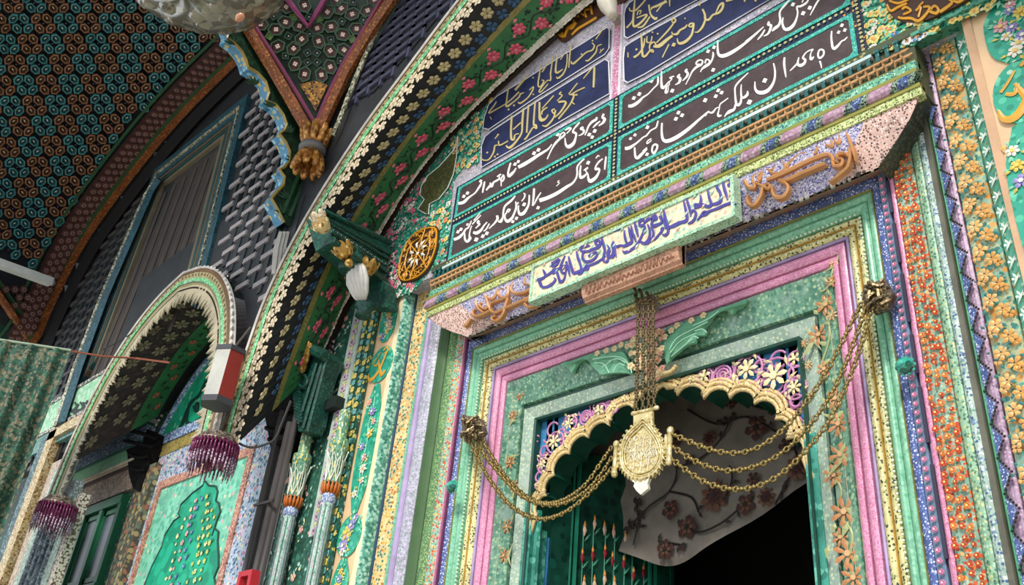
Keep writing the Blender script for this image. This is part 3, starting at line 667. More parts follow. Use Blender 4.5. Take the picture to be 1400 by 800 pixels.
# ---- calligraphy board on the cornice
bd = thing('inscription_board', 'long cream board with purple blue calligraphy fixed across the cove', 'sign', at(870, 330, -.3), None)
YB = -.29
c4 = [at(729, 372, YB), at(1001, 233, YB), at(1017, 284, YB), at(738, 412, YB)]
zt = (c4[0].z + c4[1].z) / 2; zb = (c4[2].z + c4[3].z) / 2; x0, x1 = c4[0].x, c4[1].x
b = MB(); b.box((x0, YB, zb), (x1, YB + .035, zt)); b.build('board', M('cream_board', 'E6D6B4', ['DDB79A', 'B9CDB4', 'EFE6CC', '9CC4AE'], 45, .3, rough=.4, var=.08), bd)
b = MB(); e = .013
rframe(b, x0 - .006, x1 + .006, zb - .004, zt + .004, e, YB - .006, YB + .036)
b.build('mint_frame', M('mint_frame_paint', 'A9CFB0', ['5F9A7C', 'D9E8C8'], 90, .28, rough=.38), bd)
b = MB()
strokes(b, '''90 620 10, 130 650 30, 160 720 28, 220 730 24, 300 690 26, 350 630 18, 330 600 10;90 620 10, 150 620 26, 210 580 20, 200 530 24, 180 490 10;200 590 14, 250 560 24, 300 520 22, 330 490 24, 330 540 18, 280 530 18;
400 340 12, 350 380 24, 300 410 24, 310 450 20, 370 420 20, 410 350 12;350 470 14, 375 540 24, 400 620 24, 420 660 30, 470 620 18, 490 520 16, 490 440 20, 450 460 22, 430 520 22, 470 540 22;
480 300 10, 430 420 22, 410 470 20, 370 480 14;495 380 20, 520 460 26, 545 580 10;530 310 12, 550 400 26, 580 500 28, 600 540 30, 660 520 28, 700 490 24, 690 420 20, 660 340 26, 635 240 10;
660 560 10, 700 540 22, 730 490 24, 790 480 30, 780 430 20, 740 480 16;790 440 18, 880 410 24, 980 350 18, 1030 300 14;980 40 12, 1000 130 26, 1025 230 24, 1010 300 20, 1010 370 26, 1060 380 24, 1060 320 18;
700 190 24, 760 170 30, 820 165 12;690 200 16, 710 240 24, 800 240 24, 840 220 26, 900 200 28, 950 170 28, 960 110 24, 910 90 24, 900 140 24, 950 160 20;730 250 18, 720 330 22, 760 380 30, 840 370 26, 910 310 20, 910 250 16, 850 280 26, 800 310 20;
1060 290 16, 1090 240 20, 1065 160 12;1080 290 20, 1130 320 28, 1150 240 24, 1140 100 12;1180 320 10, 1150 200 20, 1130 120 12''', 725, 320, 10, YB, .004, 0, 1.3)
strokes(b, '''530 580 30, 600 560 20, 640 570 28, 720 530 32, 745 500 26, 720 400 26, 700 310 14;640 350 10, 650 450 22, 670 520 20;735 290 12, 750 380 24, 780 450 24, 800 510 10;780 240 14, 800 320 26, 830 440 14;
620 640 16, 660 655 28, 750 610 24, 820 540 20, 880 430 20, 920 320 20, 900 280 24, 860 300 22, 850 240 24, 900 210 24, 920 260 20;930 240 18, 970 200 30, 1010 200 20;1060 130 14, 1080 190 28, 1030 220 22, 1020 290 28, 1080 290 26, 1160 240 20;
960 270 14, 990 360 22, 980 460 22, 930 530 30, 880 520 26, 860 490 14;1010 300 16, 1040 390 22, 1020 470 22, 950 540 24;1140 350 20, 1170 320 24, 1150 370 20, 1090 440 18, 1050 490 12;1180 80 16, 1200 180 28, 1235 300 28, 1240 380 24, 1200 420 26, 1160 410 12;
1140 140 10, 1180 230 18, 1210 330 16;1250 310 20, 1300 300 34, 1360 270 32, 1400 240 30;430 400 10, 470 370 20, 540 350 18, 620 310 14;470 540 18, 490 640 22, 460 720 26, 410 700 20, 420 620 14;530 720 10, 510 600 18, 490 500 10''', 790, 280, 10, YB, .004, 0, 1.3)
strokes(b, '''300 720 24, 380 680 30, 450 650 30, 520 630 32, 550 590 28, 530 470 26, 500 340 12;545 320 12, 560 380 24, 590 480 24, 600 560 12;600 520 18, 640 480 20, 670 520 24, 650 600 24, 600 650 24, 560 660 12;
650 440 12, 660 400 22, 720 400 24, 740 340 24, 730 270 12;650 450 20, 720 430 20, 770 400 24, 830 430 34, 880 400 28, 850 300 24, 830 200 14;880 400 20, 950 390 32, 1010 350 30, 1000 240 26, 960 170 28, 940 110 12;1040 70 14, 1050 150 28, 1080 250 26, 1100 330 12;
690 620 12, 740 560 22, 800 540 26, 830 510 24, 780 500 18, 740 550 16;830 500 20, 950 460 26, 1060 410 26, 1140 380 26, 1180 340 22, 1160 250 24, 1130 210 14;1110 60 14, 1150 100 20, 1110 140 22, 1160 150 14;1190 380 26, 1220 400 20;
70 690 20, 130 680 26, 200 640 18, 170 560 16;90 600 20, 110 550 24, 60 590 20;230 480 16, 250 580 26, 280 700 24, 290 790 20''', 885, 240, 10, YB, .004, 0, 1.3)
b.build('lettering', P('4A4494', .35), bd)
b = MB()
for i in range(26):
    t = (i + .5) / 26; x = x0 + (x1 - x0) * t; z = zb + (zt - zb) * random.choice([.2, .5, .75, .85]); b.leaf(Vector((x, YB - .002, z)), Vector((x + .018, YB - .002, z + .02)), .005, NY, i % 3)
b.build('painted_leaves', [P('8FBFA8', .4), P('E2B49A', .4), P('B9D4C0', .4)], bd)

# ---- carved tan tablet under the board
tb = thing('carved_tablet', 'pinkish tan carved wooden tablet hanging under the cream board', 'sign', at(868, 370, -.25))
YT = -.25; q = [at(801, 384, YT), at(930, 329, YT), at(938, 357, YT), at(805, 412, YT)]
zt, zb = (q[0].z + q[1].z) / 2, (q[2].z + q[3].z) / 2; x0, x1 = q[0].x - .004, q[1].x + .004
m_tan = M('carved_tan', 'BD8E74', ['9A6A54', 'D0A58A'], 110, .28, rough=.5, bump=.5)
b = MB(); n = 7
b.sweep([[Vector((x, YT - .018 * math.sin(PI * j / n) + (.02 if j in (0, n) else 0), zt + (zb - zt) * j / n)) for j in range(n + 1)] for x in (x0, x1)])
b.box((x0, YT + .005, zb), (x1, YT + .025, zt)); b.add([Vector((x1, YT - .018 * math.sin(PI * j / n) + (.02 if j in (0, n) else 0), zt + (zb - zt) * j / n)) for j in range(n + 1)], [tuple(range(n, -1, -1))])
b.build('tablet_board', m_tan, tb)
b = MB(); rnd = random.Random(5)
for r in range(2):
    x = x0 + .02
    while x < x1 - .03:
        z = zb + (zt - zb) * (.3 + .42 * r); w_ = rnd.uniform(.012, .03); h_ = rnd.uniform(.006, .02)
        p = [Vector((x, 0, z)), Vector((x + w_ * .3, 0, z + h_)), Vector((x + w_ * .6, 0, z - h_ * .4)), Vector((x + w_, 0, z + h_ * .4))]
        for v in p: v.y = YT - .018 * math.sin(PI * (v.z - zb) / (zt - zb)) - .001
        b.tube(curve3(p, 3),   .003, 4); x += w_ * .8
x_ = [(x0 + .006, zb + .006), (x1 - .006, zb + .006), (x1 - .006, zt - .006), (x0 + .006, zt - .006)]
b.build('carved_script', P('8E6048', .5), tb)
# ================================================================== tympanum: inscription panels
m_brown = M('dark_brown_panel', '48383A', nscale=14, rough=.5, var=.25, wear_glare='4E4042')
m_tq = M('turquoise_frame', '3FAF9E', ['2A8C80', '8FD8C6'], 100, .3, rough=.4)
m_navy = P('14253F', .45); m_wh = P('F2EEE8', .4); m_bead = P('D9D2A0', .4)
NV = M('navy_panel', '1F2952', nscale=10, rough=.5, var=.3)
YP = WY - .014
zp = lambda y: at(834, y, YP).z
XD0, XD1 = at(837.5, 162, YP - .003).x, at(846, 160, YP - .003).x
XTL, XTR = at(619, 310, YP - .003).x, at(1167, 33, YP - .003).x
# blue-black ground strip behind the four panels, with little flower beads
g = thing('panel_grid', 'dark navy beaded framework between the four white inscription panels', 'wall panel', (CX, WY, 3.8))
b = MB(); b.box((XTL - .02, WY - .012, zp(248)), (XTR + .03, WY + .01, zp(136))); b.build('navy_ground', m_navy, g)
b = MB(); zl = zp(246)
for z in (zp(188), zp(250)):
    x = XTL
    while x < XTR + .02: b.petals((x, WY - .014, z), UX, UZ, NY, .0062, 5, 0, 1, fat=.6, cr=.3, rot=x * 40); x += .021
for x in ((XD0 + XD1) / 2, XTR + .018):
    z = zp(248)
    while z < zp(120 if x > XD1 else 138): b.petals((x, WY - .014, z), UX, UZ, NY, .0062, 5, 0, 1, fat=.6, cr=.3, rot=z * 40); z += .019
b.build('flower_beads', [P('DCD9A8', .4), P('B9A25A', .4)], g)
b = MB(); b.box((XTL - .03, WY - .02, zp(256)), (XTR + .04, WY + .01, zp(252.5))); b.build('white_line', P('C9DAD8', .4), g)
def panel(x0, x1, z0, z1, label, data):
    t = thing('script_board', label, 'sign', ((x0 + x1) / 2, YP, z0), 'dark inscription panels in white script')
    b = MB(); b.box((x0, YP, z0), (x1, YP + .014, z1)); b.build('panel_board', m_brown, t)
    b = MB(); e = .015
    rframe(b, x0, x1, z0, z1, e, YP - .003, YP + .002)
    for sx in (0, 1):
        for sz in (0, 1):
            cx_ = x1 - e if sx else x0 + e; cz_ = z1 - e if sz else z0 + e; dx = -1 if sx else 1; dz = -1 if sz else 1
            b.slab([Vector((cx_, YP - .003, cz_)), Vector((cx_ + dx * .012, YP - .003, cz_)), Vector((cx_, YP - .003, cz_ + dz * .012))] if sx == sz else [Vector((cx_, YP - .003, cz_ + dz * .012)), Vector((cx_ + dx * .012, YP - .003, cz_)), Vector((cx_, YP - .003, cz_))], (0, .003, 0))
    b.build('turquoise_frame', m_tq, t)
    b = MB()
    for ox, oy, d in data: strokes(b, d, ox, oy, 10, YP - .0005, .0025, 0, 1.05)
    b.build('white_lettering', m_wh, t)
    return t
panel(XTL, XD0, zp(184), zp(139.5), 'upper left dark panel of white script, left of the centre bead line', [
(615, 220, '480 285 16, 465 360 22, 450 440 12;500 405 16, 550 350 30, 575 345 38, 600 300 22, 640 275 24, 680 250 20, 680 220 16;650 220 14, 680 200 20, 705 185 14;555 300 14, 560 350 22;740 190 18, 718 225 18, 702 270 20, 725 280 18, 745 240 18, 738 195 16;705 290 14, 705 350 10;835 30 18, 815 100 20, 800 170 24, 812 215 32, 850 180 36, 880 150 24, 910 100 12;890 45 45;935 8 42;190 485 45;240 440 45;420 275 40;120 585 36, 190 570 38, 250 515 28, 290 485 20, 350 440 16, 400 370 24, 425 330 22, 438 290 14'),
(715, 140, '-60 890 40, 20 850 46, 110 795 42, 200 735 36, 290 680 28, 350 640 20, 400 575 10;335 780 12, 370 700 14, 410 620 18, 450 560 28, 500 510 26, 550 470 26, 575 440 22, 560 415 16, 520 440 16, 500 500 16;150 695 50;210 650 50;475 440 48;580 385 16, 640 355 22, 660 365 16, 600 430 12;780 275 16, 740 320 22, 700 370 16, 690 410 30, 730 430 26, 720 500 24, 690 570 40, 630 610 46, 590 580 26, 578 490 10;830 340 22, 795 365 30, 830 380 28, 835 410 24, 810 440 18, 765 460 10;1015 205 18, 1000 240 28, 950 270 30, 900 330 20, 870 410 16, 850 455 10;1060 260 12, 1010 300 22, 960 350 12;1110 160 26, 1090 210 26, 1120 230 36, 1100 280 28, 1040 325 12;980 390 50;905 440 48;945 475 45')])
panel(XTL, XD0, zp(246), zp(194.5), 'lower left dark panel of white script, nearest the gold medallion', [
(715, 195, '1140 195 18, 1130 280 22, 1120 375 14;1095 225 14, 1040 270 20, 1000 330 18, 1000 370 30, 1040 360 26, 1045 400 22, 1000 480 36, 930 530 46, 900 500 28, 890 420 10;1000 220 10, 1030 182 14, 1050 195 10;795 315 16, 785 400 22, 790 480 32, 830 470 30, 880 420 16, 860 390 12, 890 345 16, 835 385 14;890 275 50;845 225 12, 790 275 20, 745 340 20, 745 420 20, 730 490 20, 680 560 25, 600 610 35, 480 690 42, 350 755 46, 230 795 50;500 520 10, 478 545 12, 502 555 10, 460 600 8'),
(615, 260, '1155 -20 22, 1150 80 24, 1135 220 14;1250 35 12, 1200 110 18, 1160 190 12, 1140 215 10;1205 240 45;1090 70 16, 1085 180 20, 1060 250 26, 1010 320 40, 960 330 36, 940 270 18, 945 210 10;1015 195 50;985 155 12, 1020 110 16, 1030 60 18, 1012 45 12;905 160 14, 912 240 24, 880 330 22, 850 390 32, 790 430 40, 755 380 22, 765 320 12;945 170 16, 915 205 12;770 330 14, 800 270 18, 828 270 16, 800 310 12;910 385 45;860 430 42;900 80 12, 840 150 26, 760 220 22, 735 300 20, 730 370 20, 700 430 36, 665 430 16;650 350 30, 655 400 30, 620 450 20, 590 490 10;610 460 16, 540 530 12;545 460 14, 500 540 16, 465 565 10;515 440 14, 470 490 18, 430 550 30, 370 590 40, 325 580 30;505 590 50;450 630 50;360 675 55;405 420 32, 385 450 26, 410 470 22, 355 525 10;415 320 12, 330 420 12;430 345 12, 310 470 14;60 680 36, 130 650 36, 190 590 26, 220 540 20, 260 510 20, 300 420 10;205 590 14, 210 670 25, 240 710 26, 280 660 36, 270 620 16, 285 540 12, 305 490 12;150 535 45;110 570 45;240 470 35')])
panel(XD1, XTR, zp(184), zp(139.5), 'upper right dark panel of white script, above the longest line', [
(850, 100, '95 455 36, 150 450 42, 230 400 36, 290 340 22, 320 320 18, 370 285 14, 440 210 14, 490 160 18, 500 110 22, 500 50 16;240 285 50;165 340 50;405 105 52;550 -20 18, 545 110 24, 560 205 36, 610 170 20, 650 120 14, 650 170 10, 620 190 14, 605 270 28, 635 255 10, 640 190 10;720 45 14, 660 70 18, 690 80 14, 650 130 10;690 240 52;800 20 22, 770 55 26, 800 75 36, 790 130 26, 735 165 8'),
(930, 50, '100 450 28, 75 480 24, 105 500 30, 95 550 26, 35 610 10;80 660 10, 130 560 14, 170 480 20, 230 420 28, 290 390 24, 310 340 18, 270 325 16, 230 350 18, 225 385 18, 270 380 14;280 490 10, 300 450 18, 350 410 36, 400 375 30, 400 330 18, 360 320 18, 342 370 18;400 385 22, 440 320 20, 455 250 22, 450 215 12;450 455 52;380 200 48;462 145 48;520 55 16, 515 150 22, 525 240 32, 570 270 46, 650 250 46, 760 190 40, 860 120 32, 960 40 26, 1010 -5 18'),
(1020, 0, '0 580 30, 100 500 28, 180 430 20, 245 370 10;260 410 14, 220 480 22, 160 550 10;320 300 26, 305 345 26, 345 350 30, 330 420 28, 300 470 22, 245 500 10;640 -40 16, 600 0 18, 540 70 24, 480 140 20, 462 200 24, 472 280 26, 450 350 30, 400 390 36, 360 430 14;510 245 14, 500 320 24, 530 400 36, 590 400 42, 650 350 36, 690 270 24, 710 180 20, 700 100 22, 750 90 26, 820 50 26, 860 0 14;640 60 54;780 180 56;870 105 54;1000 0 20, 950 80 20, 880 215 8;770 40 14, 790 -10 14')])
panel(XD1, XTR, zp(246), zp(194.5), 'lower right dark panel of white script, directly above the dentils', [
(1040, 30, '975 130 16, 970 220 22, 985 340 32, 1010 370 36, 1060 330 30, 1110 270 18, 1150 250 18, 1190 210 10;1110 45 48;1065 140 45;1150 110 48;830 380 24, 865 400 24, 860 460 20, 810 500 26, 788 460 22, 800 400 20, 832 380 20;812 540 22, 825 580 20, 836 640 8;725 380 20, 660 400 14, 610 440 16, 580 500 22, 612 520 30, 600 570 32, 550 600 40, 510 580 30, 525 490 12;720 380 16, 688 440 12, 690 515 32, 732 480 14;510 570 22, 450 630 18, 405 675 8;330 490 22, 325 580 28, 340 700 22, 350 765 8'),
(930, 50, '1280 370 16, 1300 480 22, 1290 600 26, 1240 700 36, 1170 760 46, 1080 770 46, 1030 720 28, 1025 620 10;1155 600 62'),
(950, 100, '745 395 66;725 250 14, 720 300 32, 670 340 30, 640 320 24, 635 230 16, 640 160 10;640 320 20, 632 400 26, 600 440 36, 570 420 30, 555 300 20, 555 200 18, 600 130 20, 670 60 14, 735 0 12;560 430 20, 540 500 30, 480 530 42, 430 570 20, 410 605 8;460 345 12, 400 390 14, 350 430 14, 335 500 12, 320 560 20, 330 590 32, 370 580 14;330 470 12, 290 490 14, 250 540 24, 210 545 20, 190 530 16, 140 590 22;320 235 50;365 265 50;285 315 50;140 370 56'),
(850, 150, '555 185 18, 550 300 24, 565 400 34, 610 435 46, 700 410 48, 820 340 46, 950 240 38, 1050 150 30, 1190 30 18;775 40 50;825 75 50;740 125 52;450 480 26, 490 490 24, 480 550 22, 440 600 28, 418 560 20, 430 500 20, 455 480 18;410 400 14, 360 430 12, 350 470 12, 412 425 12;350 520 12, 290 575 12, 350 540 16, 270 620 36, 220 665 36, 190 640 26, 180 520 18;345 610 46;50 535 42, 110 525 40, 180 480 26, 220 450 20, 300 380 16, 340 360 18, 400 290 16, 470 250 16, 490 200 18, 500 155 14;350 240 50;180 345 42;120 395 40')])

# navy panels with gold script
YN = WY - .008
def navy(pts, label, data):
    t = thing('navy_panel', label, 'sign', at(*pts[0], YN), 'navy panels in gold script')
    b = MB(); b.slab(pxpoly(pts, YN), (0, .008, 0)); b.build('panel_board', NV, t)
    b = MB(); b.tube(pxpoly(pts, YN - .002) , .0035, 4, 0, closed=True, flat=.5); b.build('white_outline', P('D9D9E0', .4), t)
    b = MB()
    for ox, oy, d in data: strokes(b, d, ox, oy, 10, YN - .001, .003, 0, 1.15)
    b.build('gold_lettering', P('C9B880', .4), t)
navy([(660, 175), (662, 160), (668, 143), (680, 131), (722, 106), (770, 75), (800, 57), (830, 37), (833, 40), (832.5, 66), (827, 74), (800, 91), (730, 135), (668, 177)], 'upper navy panel of thin gold script left of the pink strip', [
(650, 100, '290 390 8, 260 440 10, 185 550 12, 300 490 10, 450 400 10, 600 260 14;455 195 14, 430 380 14, 430 460 20, 520 400 12, 600 330 12, 620 290 14, 670 270 8;725 25 14, 545 235 24;590 400 16, 620 415 18, 720 340 12, 780 250 14, 800 190 10;740 235 8, 800 185 10;880 0 12, 860 170 14, 900 185 16, 940 110 12, 910 100 10;1030 0 12, 1030 100 14, 980 110 10, 880 240 14, 900 260 10, 1000 150 8;1110 60 14, 1150 70 12, 1215 0 10;785 60 20;525 440 24;450 495 24;790 290 20;205 600 10, 225 640 8'),
(720, 30, '1055 90 10, 950 240 10;1030 310 10, 970 340 10, 950 420 14, 850 530 16, 810 530 12;900 290 12, 930 330 14, 900 390 16, 820 420 14, 720 510 16, 650 570 22, 620 570 16, 615 540 10;615 300 14, 595 450 14, 580 630 10;900 255 20;750 440 22;1010 380 16;1060 365 10, 1000 430 8;425 450 12, 400 650 18, 420 700 22, 500 650 10;560 440 10, 550 600 12, 500 720 16, 420 780 12;540 410 8, 465 520 8;365 460 12, 330 720 14;200 590 12, 170 790 12;310 540 10, 215 690 10')])
navy([(658, 229), (658, 200), (663, 187), (672, 179), (730, 141), (805, 95), (827, 81), (832, 84), (833, 112), (833, 128), (780, 158), (720, 193)], 'lower navy panel of gold script left of the pink strip', [
(650, 140, '500 190 22, 490 360 20, 495 500 24, 530 510 18, 545 450 12, 600 430 10;660 90 20, 645 260 22, 635 420 16, 560 540 20, 480 620 28, 435 610 18, 430 590 10;520 375 12, 625 280 14;730 40 16, 715 250 18, 705 420 14;820 0 16, 800 300 18, 830 310 18, 835 360 20, 790 350 14, 700 490 18, 670 510 14;880 0 20, 880 150 22, 900 240 42, 960 230 20, 1000 170 10;990 70 10, 920 120 16, 910 170 12;1090 95 14, 1050 115 16, 1080 160 16, 1100 110 14, 1070 220 16, 980 325 20, 920 320 12;450 530 12, 400 560 14, 330 590 16, 320 530 10;310 590 12, 270 600 14, 250 690 16, 180 790 14, 90 780 14, 85 700 8;300 450 10, 320 440 10, 270 500 8;160 685 24;265 740 24;300 710 24'),
(650, 100, '1075 310 12, 915 490 10;1180 260 14, 1150 290 12, 1190 310 12, 1120 385 8;1140 400 22, 1240 400 22, 1180 520 20, 1090 610 12;1290 300 12, 1350 300 18, 1300 430 16, 1140 630 16;1320 400 16, 1360 430 14;1400 140 12, 1280 290 10'),
(720, 30, '930 620 22, 925 760 22, 918 900 18;900 630 12, 780 780 8;800 900 14, 690 950 14, 620 1000 14, 700 1000 18')])
navy([(853.5, 50), (853, 20), (855, 12), (860, 4), (870, -3), (958, -3), (930, 12), (890, 34), (858, 52)], 'upper navy panel of gold script right of the pink strip', [
(850, 0, '185 0 14, 170 150 20, 160 330 22, 190 365 24, 280 300 20, 350 210 20, 300 215 14, 210 250 14;330 0 12, 200 140 16, 120 150 16, 110 110 10;70 385 18, 130 320 14, 160 260 10;375 70 20, 400 200 20, 460 260 32, 490 240 12;390 230 14, 300 360 20, 220 380 12;620 20 28, 500 80 26, 420 110 20, 410 140 12;600 10 10, 480 165 12;660 0 14, 660 90 10;215 210 8, 230 160 12, 270 150 12, 250 200 8')])
navy([(853, 110), (852, 80), (854, 64), (862, 58), (900, 36), (970, -2), (1056, -3), (1000, 30), (940, 66), (880, 102), (858, 113)], 'lower navy panel of gold script right of the pink strip', [
(850, 0, '1110 130 20, 1140 200 24, 1150 270 26, 1200 270 26, 1250 210 20, 1330 180 24, 1380 120 26, 1390 50 26, 1340 80 20, 1290 190 12;1150 270 20, 1110 370 24, 1050 440 16, 1005 445 10;1090 30 20, 1060 80 20;920 370 16, 940 330 18, 990 330 20, 960 370 16, 930 370 14;990 340 18, 960 480 24, 880 570 32, 800 600 30, 770 570 16, 765 530 8;690 300 14, 700 260 18, 740 270 18, 730 310 16, 690 310 14;745 280 14, 640 420 18, 480 590 12;900 340 10, 870 380 20, 800 420 22, 760 470 26, 700 470 14, 690 440 10;700 490 24, 620 550 34, 520 630 42, 440 640 26;270 470 20, 280 600 22, 290 760 26, 330 770 22, 390 700 18, 430 690 18, 430 720 14, 390 690 12, 390 620 18, 450 580 16, 480 650 16;320 530 12, 300 640 18, 240 740 18, 170 790 26;200 675 28;420 440 20;340 450 20;490 460 24;865 250 20;710 610 52;350 500 10, 350 580 14, 400 580 12, 420 500 10;650 610 12, 560 790 12;90 720 8, 90 790 12'),
(950, 0, '430 20 22, 520 -5 22;680 10 28;830 5 28')])
# pink strip between them
t = thing('pink_strip', 'vertical pink scroll strip between the navy panels', 'wall panel', at(842, 118, WY))
x0, x1 = at(836, 100, WY).x, at(850, 100, WY).x
b = MB(); b.box((x0, WY - .006, zp(137)), (x1, WY, 5.0)); b.build('white_edge', P('D9D4D8', .4), t)
b = MB(); b.box((x0 + .014, WY - .011, zp(136)), (x1 - .014, WY, 5.0)); b.build('pink_field', M('pink_scroll', 'CF86A8', ['E9BFD2', 'B5608C', 'F0D4E0'], 95, .34, rough=.4), t)
b = MB(); z = zp(134)
while z < 4.7: b.tube(circ(Vector(((x0 + x1) / 2, WY - .012, z)), .010, .4, 4.6, 6), .002, 4); z += .024
b.build('scrolls', P('E9C4D6', .4), t)
# floral spandrels
def spandrel(name, pts, mat, label, fl, n, yel, seed, holes=()):
    t = thing(name, label, 'wall panel', at(*pts[0], WY)); b = MB(); b.slab(pxpoly(pts, WY - .004), (0, .004, 0)); b.build('painted_ground', mat, t)
    rnd = random.Random(seed); b = MB(); xs_ = [p[0] for p in pts]; ys_ = [p[1] for p in pts]; c = 0; tr = 0
    def inside(x, y):
        r = False; j = len(pts) - 1
        for i in range(len(pts)):
            if (pts[i][1] > y) != (pts[j][1] > y) and x < (pts[j][0] - pts[i][0]) * (y - pts[i][1]) / (pts[j][1] - pts[i][1]) + pts[i][0]: r = not r
            j = i
        return r
    while c < n and tr < n * 30:
        tr += 1; x, y = rnd.uniform(min(xs_), max(xs_)), rnd.uniform(min(ys_), max(ys_))
        if not inside(x, y): continue
        if any(((x - h[0]) / h[2]) ** 2 + ((y - h[1]) / h[3]) ** 2 < 1 for h in holes): continue
        p = at(x, y, WY - .006); k = yel(x, y, rnd)
        if rnd.random() < .55: b.petals(p, UX, UZ, NY, rnd.uniform(.009, .019), rnd.choice([4, 5, 5, 6]), k, 5 if k != 5 else 0, fat=.5, rot=rnd.random() * 6, cr=.28)
        a = rnd.random() * 6.28; q = p + Vector((math.cos(a), 0, math.sin(a))) * .022
        b.leaf(p + Vector((rnd.uniform(-.02, .02), 0, rnd.uniform(-.02, .02))), q, .006, NY, rnd.choice([3, 4, 4])); c += 1
    b.build('painted_flowers', fl, t)
    return t
fl = [P('D9628A', .4), P('EBD27A', .4), P('E8E4DC', .4), P('12513F', .4), P('7CC9A6', .4), P('E89A5A', .4), P('3F86B8', .4)]
spl = spandrel('floral_spandrel', [(519, 418), (520, 330), (535, 300), (560, 262), (590, 222), (620, 186), (650, 155), (672, 137), (664, 150), (657, 180), (655, 222), (630, 232), (619, 250), (612, 350), (585, 372), (568, 396)], m_green_floral, 'green flowered spandrel with pink and yellow blossoms left of the panels', fl, 420,
         lambda x, y, r: r.choice([0, 0, 0, 2]) if x < 590 else r.choice([1, 1, 5, 2, 4]), 3, [(572, 347, 30, 45), (603, 235, 22, 50), (582, 280, 13, 18)])
spandrel('floral_spandrel', [(1168, 77), (1150, 0), (1150, -10), (1400, -10), (1375, 0), (1258, 52), (1250, 62)], m_yel_floral, 'green flowered panel with yellow blossoms at the right of the panels', fl, 190, lambda x, y, r: r.choice([1, 1, 1, 1, 2, 4]) if y < 45 or x < 1220 else r.choice([2, 6]), 4, [(1275, -8, 66, 40)])
b = MB(); b.box((XR + .0, WY - .018, 3.733), (.02, WY + .05, 3.747)); tag(b.build('green_ledge', M('green_ledge_paint', '4F9A80', ['2F6E58'], 60, .3)), 'narrow green ledge under the yellow flowered panel at right', 'ledge')
# gold medallion
YM = WY - .016
md = thing('gold_medallion', 'oval brown medallion of gold tracery with white drops on the flowered spandrel', 'medallion', at(572, 395, YM))
c = at(571.5, 347, YM); pc = [(598, 311), (590, 309), (575, 313), (560, 325), (549, 345), (544, 368), (545, 380), (550, 386), (560, 385), (575, 378), (588, 363), (597, 340), (599, 322)]
b = MB(); op = pxcurve(pc, YM, 4, True); b.slab(op, (0, .014, 0)); b.build('brown_disc', P('3A2416', .45), md)
b = MB(); gold = P('D99A24', .35)
rim = [c + (p - c) * .93 + NY * .002 for p in op]
rnd = random.Random(6)
for k in range(56):
    p = op[rnd.randrange(len(op))]; r_ = rnd.uniform(.62, .88); q0 = c + (p - c) * r_ + NY * .003; b.tube(circ(q0, rnd.uniform(.006, .012), rnd.random() * 3, 3 + rnd.random() * 3, 6), .0024, 4)
b.tube(rim, .0045, 5, 0, closed=True)
N_ = len(op)
for r0, w_ in ((.62, .0035), (.3, .003)):
    b.tube([c + (p - c) * r0 + NY * .003 for p in op], w_, 4, 0, closed=True)
for k in range(8):
    p = op[(k * N_) // 8]; q = op[((k * N_) // 8 + N_ // 16) % N_]
    b.tube([c + (p - c) * .08 + NY * .003, c + (p - c) * .92 + NY * .003], .0035, 4, 0)
    b.tube(curve3([c + (p - c) * .62 + NY * .003, c + (q - c) * .8 + NY * .004, c + (p - c) * .95 + NY * .003], 3), .003, 4, 0)
    b.tube(curve3([c + (q - c) * .4 + NY * .003, c + (p - c) * .75 + NY * .004, c + (q - c) * .92 + NY * .003], 3), .003, 4, 0)
    b.leaf(c + (q - c) * .2, c + (q - c) * .5, .0085, NY, 1, .009)
b.ball(c + NY * .004, .010, 5, 1, (1, .4, 1)); b.build('gold_tracery', [gold, P('F4EEE0', .4)], md)
# cypress motif
cy = thing('cypress_motif', 'painted dark olive cypress with white outline between the gold medallion and the navy panels', 'painted motif', at(590, 290, WY - .01))
pc = [(623, 200), (618, 208), (600, 228), (585, 240), (576, 254), (574, 266), (580, 273), (578, 276), (571, 286), (581, 292), (586, 293), (587, 279), (590, 277), (600, 272), (612, 257), (620, 238), (624, 215)]
pc = [(626, 186)] + pc
b = MB(); b.slab(pxpoly(pc, WY - .010), (0, .006, 0)); b.build('cypress_body', M('olive_brown', '4A4F2A', ['6E7040', '3A3A20'], 90, .35, rough=.5), cy)
b = MB(); b.tube(pxpoly(pc, WY - .012), .003, 4, closed=True); b.build('white_outline', P('DDE4D8', .4), cy)
# brown cartouche with gold script at the top, and the one at the right edge
def cart(px, label, data, sc=None):
    t = thing('gold_script_cartouche', label, 'sign', at(*px[0], WY - .012), 'brown cartouches in gold script')
    b = MB(); b.slab(pxcurve(px, WY - .014, 3, True), (0, .010, 0)); b.build('brown_board', P('4A2E20', .45), t)
    b = MB()
    for ox, oy, s_, d in data: strokes(b, d, ox, oy, s_, WY - .015, .004, 0, 1.1)
    b.build('gold_lettering', P('E0A02E', .35), t)
cart([(762, 50), (763, 38), (772, 25), (790, 10), (810, -5), (870, -20), (860, -5), (840, 10), (815, 25), (790, 42), (770, 57)], 'brown cartouche of gold script behind the white lamp socket', [
(720, 30, 10, '440 170 26, 470 200 22, 490 150 20, 500 220 18;520 210 20, 560 100 30, 600 60 26, 650 20 22, 640 -60 20;560 80 24, 620 90 26, 680 10 20;620 180 14, 700 100 22, 780 50 22, 900 -20 24, 960 -60 20;700 -60 26, 720 -120 22, 790 -90 26;820 -60 26, 800 -150 22, 860 -180 24;540 0 18, 580 -40 20, 620 -100 18;880 -220 22, 900 -100 22')])
